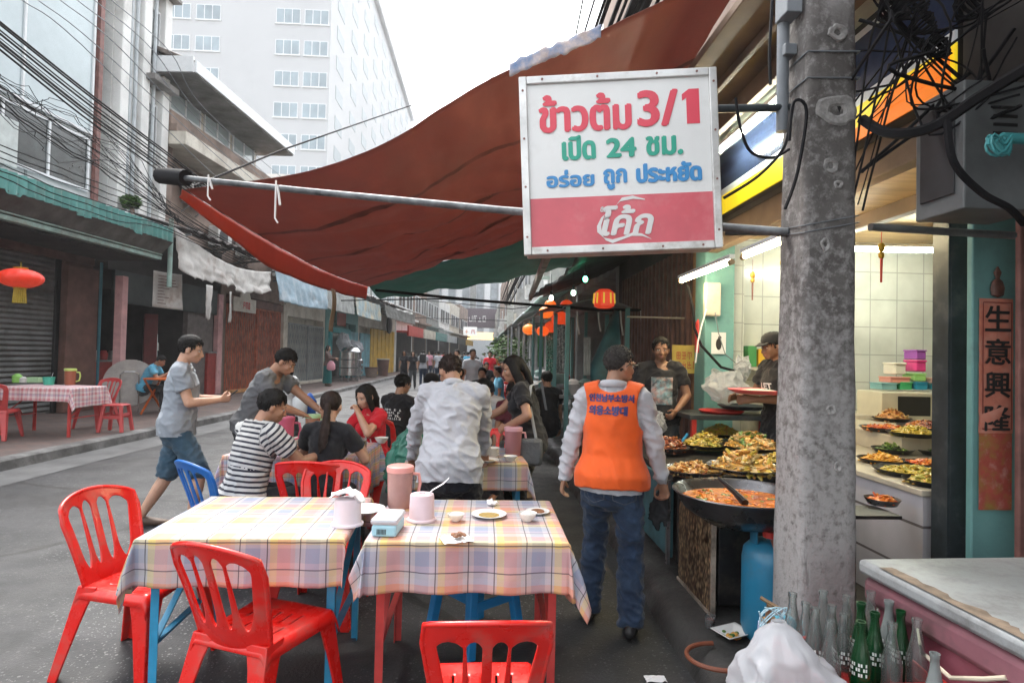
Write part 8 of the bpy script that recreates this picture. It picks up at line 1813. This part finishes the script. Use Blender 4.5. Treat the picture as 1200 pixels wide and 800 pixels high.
# bundle of furled dark green umbrellas/tarp beside the gate
m = MB(); m.tube([at(722, 365, 7.9), at(716, 400, 7.7), at(708, 430, 7.6), at(700, 470, 7.5)], [.03, .12, .17, .1], 14, ry=[.03, .08, .1, .07]); me = m.mesh('furled_canopy'); wrinkle(me, .02, 12, 4); o = bpy.data.objects.new('furled_canopy', me); COL.objects.link(o); me.materials.append(mat('dark_teal_canvas', (.015, .07, .08), .6, var=.3)); smooth_mesh(me, 180); tag(o, 'furled dark teal canopy leaning beside the brown slat gate', 'canopy')
# the small tree
def bush(label, p, r, h, seed):
    rnd = random.Random(seed); t = thing('street_tree', label, 'tree', p); m = MB(); m.tube([(0, 0, 0), (.05, 0, h * .4), (0, .05, h * .75)], [.06, .05, .02], 8)
    for k in range(6): a = k * 1.05; m.tube([(.03, 0, h * .45), (r * .5 * math.cos(a), r * .5 * math.sin(a), h * .8)], [.025, .01], 6)
    m.build('trunk', M['brownwall'], t, smooth=True); f = MB()
    for k in range(1500):
        a, b = rnd.random() * 2 * PI, math.acos(rnd.uniform(-1, 1)); q = r * rnd.uniform(.5, 1.05) * (1 + .3 * fbm((math.cos(a) * 2, math.sin(a) * 2, math.cos(b) * 2 + seed)))
        c = Vector((q * math.sin(b) * math.cos(a), q * math.sin(b) * math.sin(a), h * .8 + q * .8 * math.cos(b))); s = rnd.uniform(.05, .11)
        R3 = Matrix.Rotation(rnd.random() * 6.3, 3, 'Z') @ Matrix.Rotation(rnd.random() * 3, 3, 'X'); f.add([c + R3 @ Vector(v) for v in ((-s, 0, 0), (0, -s * .4, .01), (s, 0, 0), (0, s * .4, .01))], [(0, 1, 2, 3)], rnd.randrange(2))
    f.build('crown', [mat('leaf_green', (.05, .12, .025), .5, var=.3), mat('leaf_light', (.1, .2, .04), .5, var=.3)], t)
bush('small leafy street tree down the right side of the crowd', (at(596, 430, 26).x, 26, .0), .9, 2.0, 1)
# potted plant on the left wall
t = bush('sprig of green plant growing from the white wall above the teal awning', tuple(lp(14.25, .3, 4.5)), .17, .5, 4)

# ============================================================ left pavement things
t = thing('folding_table', 'orange folding table where the man in the blue shirt is eating', 'table', lp(13.2, 1.95, .15), LA); m = MB(); m.lathe([(0, .72), (.42, .72), (.42, .745), (0, .745)], 24, sx=1.0, sy=1.1); m.build('tabletop', CO, t, bevel=.004)
for s in (-1, 1):
    m = MB(); m.bar((s * .3, -.35, .0), (s * .3, .3, .72), .03); m.build('leg', CO, t); m = MB(); m.bar((s * .28, .35, 0), (s * .28, -.3, .72), .03); m.build('leg', CO, t)
t = thing('folding_table', 'grey round table folded up on its side beside the pink post', 'table', lp(13.3, 1.1, .15), LA + .5); m = MB(); m.lathe([(0, 0), (.5, 0), (.5, .03), (0, .03)], 30, M=Matrix.Translation((0, 0, .62)) @ Matrix.Rotation(R_(80), 4, 'X')); m.build('tabletop', mat('pale_grey_board', (.36, .33, .31), .6, var=.15), t, bevel=.006); m = MB()
for s in (-1, 1): m.tube([(s * .17, -.12, 0), (s * .17, -.16, .8), (s * .1, -.17, .86)], .014, 8)
m.tube([(-.1, -.17, .86), (.1, -.17, .86)], .014, 8); m.build('leg_frame', M['chrome'], t, smooth=True)
t = thing('drinks_fridge', 'lit drinks fridge with a dark red header inside the left shop', 'fridge', Vector((at(182, 420, 17.2).x, 17.2, .15)), LA + R_(35))
m = MB(); m.bx(-.3, .02, -.34, .34, 0, 2.3); m.build('cabinet', mat('dark_red_cabinet', (.2, .02, .022), .45, var=.15), t, bevel=.01); m = MB(); m.bx(.02, .03, -.28, .28, .3, 1.75); m.build('door', mat('lit_fridge_glass', (.4, .42, .42), .2, var=.3, scale=5, emit=(.8, .9, .9), estr=.12), t); m = MB(); m.bx(.031, .05, .2, .26, .35, 1.72); m.build('light_strip', mat('fridge_light', (1, 1, 1), .4, var=0, emit=(1, .98, .95), estr=2.5), t)
m = MB()
for k in range(3):
    for q in range(6): m.lathe([(.03, 0), (.03, .16), (.012, .22), (0, .22)], 8, c=(.036, -.22 + q * .075, .4 + k * .45))
m.build('bottles', M['whitecloth'], t, smooth=True); illegible('lettering', .4, .12, M['whitetext'], t, face((.022, 0, 2.05), (0, 1, 0), (0, 0, 1)), 5, 9)
for k, (y, c) in enumerate(((15.6, 'red'), (18.5, 'red'))):
    t = thing('low_cabinet', ['red low counter behind the man in the blue shirt', 'red and orange counter at the right side of the left shop'][k], 'counter', lp(y, -1.2 if k == 0 else -.2, .15), LA); m = MB(); m.bx(-.3, .3, -.8 if k == 0 else -.35, .8 if k == 0 else .3, 0, 1.0 if k == 0 else 1.25); m.build('body', mat('dull_red_counter', (.32, .035, .03), .5, var=.2), t, bevel=.01); m = MB(); m.bx(-.33, .33, -.83 if k == 0 else -.37, .83 if k == 0 else .32, 1.0 if k == 0 else 1.25, 1.04 if k == 0 else 1.29); m.build('worktop', M['steel'], t, bevel=.005)
    if k == 0:
        for q in range(5): m = MB(); m.lathe([(.09, 1.04), (.1, 1.2), (.06, 1.28), (0, 1.28)], 14, c=(0, -.6 + q * .3, 0)); m.build('pot', [M['steel'], M['whitecloth'], RP2][q % 3], t, smooth=True)
t = thing('hanging_banner', 'dirty white menu banner hanging beside the pink post', 'banner', lp(14.1, 1.0, 2.45), LA - .3)
o = cloth_sheet('cloth', '', '', [(0, 0, .85), (.02, .75, .85), (.04, .78, -.0), (0, .0, .02)], M['whitecloth'], parent=t, sag=.01, fold=.015, nu=16, nv=14); m = MB(); rnd = random.Random(4)
for q in range(10): m.bx(.05, .056, .08, .2 + rnd.random() * .45, .1 + q * .07, .12 + q * .07)
m.build('lettering', mat('grey_brown_lettering', (.22, .16, .15), .7), t)
t = thing('shop_sign', 'small white sign with red lettering on the red folding gate', 'sign', lp(20.0, .25, 3.0), LA); m = MB(); m.bx(-.02, .03, -.75, .75, -.25, .2); m.prism([(-.35, .2), (.35, .2), (.2, .5), (0, .6), (-.2, .5)], .04, 0, Matrix.Translation((0, 0, 0)) @ Matrix(((0, 0, 1, 0), (1, 0, 0, 0), (0, 1, 0, 0), (0, 0, 0, 1)))); m.build('board', M['cream'], t); illegible('lettering', 1.0, .28, M['redtext'], t, face((.035, 0, .0), (0, 1, 0), (0, 0, 1)), 6, 31)
for k, (Y, x, s, lab) in enumerate(((28.7, 1.15, 1.0, 'tall stack of steel steamers outside the teal door'), (30.1, 1.0, .7, 'shorter steel pot wrapped in plastic beside the steamers'))):
    t = thing('steel_pot', lab, 'steamer', lp(Y, x, .15), 0, 'steel cookware outside the teal door')
    for q in range(3): m = MB(); m.lathe([(.45 * s, .25 + q * .38 * s), (.5 * s, .27 + q * .38 * s), (.5 * s, .58 * s + .02 + q * .38 * s), (.47 * s, .62 * s + q * .38 * s), (.0, .62 * s + q * .38 * s)], 28); m.build('tier', M['chrome'], t, smooth=True)
    m = MB(); m.lathe([(.46 * s, 1.4 * s), (.36 * s, 1.55 * s), (.05, 1.66 * s), (0, 1.66 * s)], 24); m.tube([(-.1, 0, 1.62 * s), (0, 0, 1.74 * s), (.1, 0, 1.62 * s)], .015, 6); m.build('lid', M['chrome'], t, smooth=True); m = MB()
    for a in range(4): m.bar((.36 * s * math.cos(a * 1.57), .36 * s * math.sin(a * 1.57), 0), (.36 * s * math.cos(a * 1.57), .36 * s * math.sin(a * 1.57), .26), .04)
    m.build('leg_frame', M['steel'], t)
film_bag('white bundle of plastic hanging in the teal doorway', tuple(lp(29.3, .6, 1.5)), .3, .9, 4, .3); film_bag('white plastic sacks piled on the steel pot', tuple(lp(30.3, .9, 1.2)), .35, .9, 8, .3)
for k, (Y, x, h, c, lab) in enumerate(((33.0, 1.0, .5, 'brownwall', 'brown basket on the pavement before the blue panels'), (35.6, 1.0, .95, 'brownpier', 'brown bin standing left of the yellow door'))):
    t = thing('basket' if k == 0 else 'rubbish_bin', lab, 'basket' if k == 0 else 'bin', lp(Y, x, .15)); m = MB(); m.lathe([(.28, 0), (.36, h), (.33, h), (.25, .04), (0, .04)], 20); m.build('body', M[c], t, smooth=True); m = MB(); m.lathe([(.36, h), (.385, h + .01), (.385, h + .06), (.34, h + .06)], 20); m.build('rim', M['cream'] if k else M['brownpier'], t, smooth=True)
t = thing('motor_scooter', 'dark motor scooter parked beyond the yellow door', 'scooter', lp(44.5, 1.2, .15), LA + .2)
for y in (-.6, .6): m = MB(); m.lathe([(.16, -.05), (.26, -.05), (.29, 0), (.26, .05), (.16, .05)], 20, M=Matrix.Translation((0, y, .29)) @ Matrix.Rotation(PI / 2, 4, 'Y')); m.build('wheel', M['black'], t, smooth=True)
m = MB(); m.tube([(0, -.7, .75), (0, -.3, .8), (0, .1, .55), (0, .35, .5), (0, .5, .8), (0, .55, 1.0)], [.12, .16, .12, .1, .1, .06], 10); m.build('body', SOOT, t, smooth=True); m = MB(); m.tube([(-.3, .5, 1.05), (.3, .5, 1.05)], .02, 8); m.build('handlebar', M['steel'], t); m = MB(); m.tube([(0, -.65, .88), (0, -.1, .88)], .11, 10, ry=[.05, .05], round_=2); m.build('seat', M['black'], t, smooth=True)

# ============================================================ overhead cables
def cab(name, pts, r, label, group, mt='cable', wob=0.0, seed=0):
    P = [Vector(p) for p in pts]; out = []
    for i in range(len(P) - 1):
        a = P[max(0, i - 1)]; b = P[i]; c = P[i + 1]; d = P[min(len(P) - 1, i + 2)]
        for q in range(6):
            f = q / 6; out.append(.5 * ((2 * b) + (-a + c) * f + (2 * a - 5 * b + 4 * c - d) * f * f + (-a + 3 * b - 3 * c + d) * f ** 3))
    out.append(P[-1])
    if wob: out = [p + Vector((wob * fbm((i * .4, seed, 0)), wob * fbm((i * .4, seed, 5)), wob * fbm((i * .4, seed, 9)))) for i, p in enumerate(out)]
    w = MB(); w.tube(out, r, 5); return tag(w.build(name, M[mt], None, smooth=True), label, 'cable', group)
rnd = random.Random(12)
for k in range(13):      # thick black bundle
    dy = k * 2.6 + rnd.uniform(-2, 2); X = -6.2 - .03 * k
    cab('power_cable', [atx(-60, -22 + dy, X), atx(0, 26 + dy, X), atx(95, 102 + dy * 1.0, X), atx(160, 152 + dy * .9, X - .1), atx(230, 206 + dy * .8, X - .2), atx(330, 290 + dy * .4, X - .3)], rnd.choice((.007, .01, .015)), 'black cable in the thick sagging bundle across the left facades', 'cables in the thick left bundle')
for k in range(9):
    dy = k * 4.2 + rnd.uniform(-3, 3); X = -6.5 - .05 * k
    cab('power_cable', [atx(-40, 62 + dy, X), atx(0, 90 + dy, X), atx(70, 138 + dy, X), atx(130, 180 + dy * .8, X), atx(220, 252 + dy * .4, X - .2), atx(300, 300 + dy * .2, X - .4)], rnd.choice((.005, .008, .012)), 'black cable in the lower tangled bundle across the pale cladding', 'cables in the lower left bundle', wob=.05, seed=k)
for k, (x0, y2) in enumerate(((25, 175), (44, 150), (70, 140), (90, 128), (110, 120), (130, 108))):
    cab('power_cable', [atx(x0 - 40, -30, -6.0), atx(x0, 0, -6.0), atx(x0 + 70, 52 + 2 * k, -6.1), atx(240, y2 + 20, -6.3), atx(330, y2 + 100, -6.6)], .008, 'thin single cable crossing high above the thick left bundle', 'thin high cables on the left', mt='pipegrey')
for k in range(10):
    y = rnd.uniform(75, 130); X = -6.9 - .04 * k
    cab('power_cable', [atx(-20, y - 15, X), atx(30 + rnd.uniform(-9, 9), y + rnd.uniform(10, 40), X), atx(80 + rnd.uniform(-9, 9), y + rnd.uniform(30, 70), X), atx(150, 175 + rnd.uniform(0, 40), X), atx(210, 262, X)], .006, 'loose thin wire tangled under the left cable bundles', 'loose wires on the left', wob=.12, seed=k + 20)
for k in range(6):
    y0 = 168 + k * 7
    cab('power_cable', [atx(-20, y0 - 6, -6.6), atx(60, y0 + 25 + k, -6.6), atx(140, y0 + 56, -6.7), atx(200, y0 + 84 - k * 3, -6.8), atx(290, 300 + k * 3, -7)], .009, 'cable running just above the teal corrugated awning', 'cables along the teal awning', mt='cable', wob=.03, seed=k + 40)
for k in range(11):      # high bundle over the right hand eaves, seen above the tarpaulin
    x = 690 + k * 8.5 + rnd.uniform(-2, 2); X = 1.35 + .05 * k
    a = atx(x, 25, X); r = rnd.choice((.014, .02, .03, .045))
    cab('power_cable', [a + Vector((0, -3, 0)), a, a + Vector((.02, 7, -.12)), a + Vector((.05, 16, .1)), a + Vector((0, 40, 0))], r, 'black cable in the bundle high over the right eaves above the tarpaulin', 'cables high over the right eaves')
cab('power_cable', [at(687, -30, 7), at(683, 0, 8), at(673, 50, 9)], .012, 'single thin cable left of the high right bundle', None)
for k in range(18):      # the knot of wires between the pole and the shop sign
    p = [at(990 + rnd.uniform(0, 22), rnd.uniform(20, 250), 2.5)]
    cx, cy = rnd.choice(((1050, 30), (1100, 55), (1095, 10), (1070, 70), (1110, 130)))
    p.append(at(cx + rnd.gauss(0, 22), cy + rnd.gauss(0, 16), 2.4 + rnd.uniform(-.1, .1))); p.append(at(cx + rnd.gauss(10, 22), cy + rnd.gauss(5, 22), 2.35 + rnd.uniform(-.1, .1)))
    p.append(at(rnd.choice((1100, 1115, 1080, 1140)) + rnd.gauss(0, 10), rnd.uniform(90, 160), 2.35)); p.append(at(1150 + rnd.uniform(0, 60), rnd.uniform(-20, 140), 2.25))
    if k % 4 == 0: p = [at(1018, rnd.uniform(60, 150), 2.55), at(1070, rnd.uniform(40, 100), 2.45), at(1140, rnd.uniform(0, 40), 2.35), at(1210, rnd.uniform(-40, 20), 2.2)]
    cab('service_wire', p, rnd.choice((.003, .004, .005, .008)), 'black service wire in the knot right of the pole', 'service wires right of the pole', wob=.006, seed=k + 60)
for k, (x, y, r) in enumerate(((1048, 8, .06), (1100, 54, .045), (1082, 26, .05), (1066, -6, .07), (1135, 8, .06))):
    m = MB()
    for q in range(9): ph = rnd.random() * 6; m.tube([(r * math.cos(a + ph) * rnd.uniform(.8, 1.1), r * .5 * math.sin(a * 2 + ph) * .6, r * math.sin(a) * rnd.uniform(.8, 1.1)) for a in [2 * PI * i / 12 for i in range(13)]], .005, 5)
    o = m.build('wire_coil', M['cable'], None, smooth=True, loc=at(x, y, 2.36)); tag(o, ['coil of black wire nearest the pole, near the top edge', 'coil of black wire before the yellow band', 'coil of black wire in the middle of the knot', 'large coil of black wire cut by the top edge', 'coil of black wire right of the blue band'][k], 'wire coil', 'coils of wire right of the pole')
cab('thick_cable', [at(1010, 140, 2.5), at(1040, 156, 2.35), at(1090, 150, 2.25), at(1150, 112, 2.1), at(1220, 70, 1.9)], .022, 'thick black cable sagging from the pole to the upper right corner', None)
cab('thick_cable', [at(1110, 140, 2.2), at(1118, 190, 2.15), at(1150, 225, 2.15), at(1182, 243, 2.15), at(1200, 262, 2.2)], .014, 'black cable looping down over the electric cabinet', None)
for k, pts in enumerate(([(862, 115), (868, 150), (880, 178), (905, 185), (925, 175)], [(848, 232), (890, 205), (920, 170), (926, 130)], [(905, 0), (902, 60), (903, 100)], [(925, 165), (930, 120), (945, 130), (935, 200), (920, 245)])):
    cab('service_wire', [at(x, y, 2.52 - .02 * k) for x, y in pts], .007, ['black wire drooping from the sign bracket to the pole', 'black wire rising from the sign to the pole clamp', 'thin wire hanging beside the grey conduit', 'loop of black wire on the left face of the pole'][k], 'wires on the left of the pole')
# ============================================================ thin haze volume added to lift the far tones
hz = bpy.data.materials.new('haze_air'); hz.use_nodes = True; n_, l_ = hz.node_tree.nodes, hz.node_tree.links; n_.remove(n_['Principled BSDF'])
pv_ = n_.new('ShaderNodeVolumePrincipled'); pv_.inputs['Color'].default_value = (.96, .97, 1, 1); pv_.inputs['Density'].default_value = .0011; pv_.inputs['Anisotropy'].default_value = .25
l_.new(pv_.outputs[0], [q for q in n_ if q.type == 'OUTPUT_MATERIAL'][0].inputs['Volume'])
m = MB(); m.bx(-320, 320, -70, 660, -1, 75); tag(m.build('haze', hz), kind='stuff')
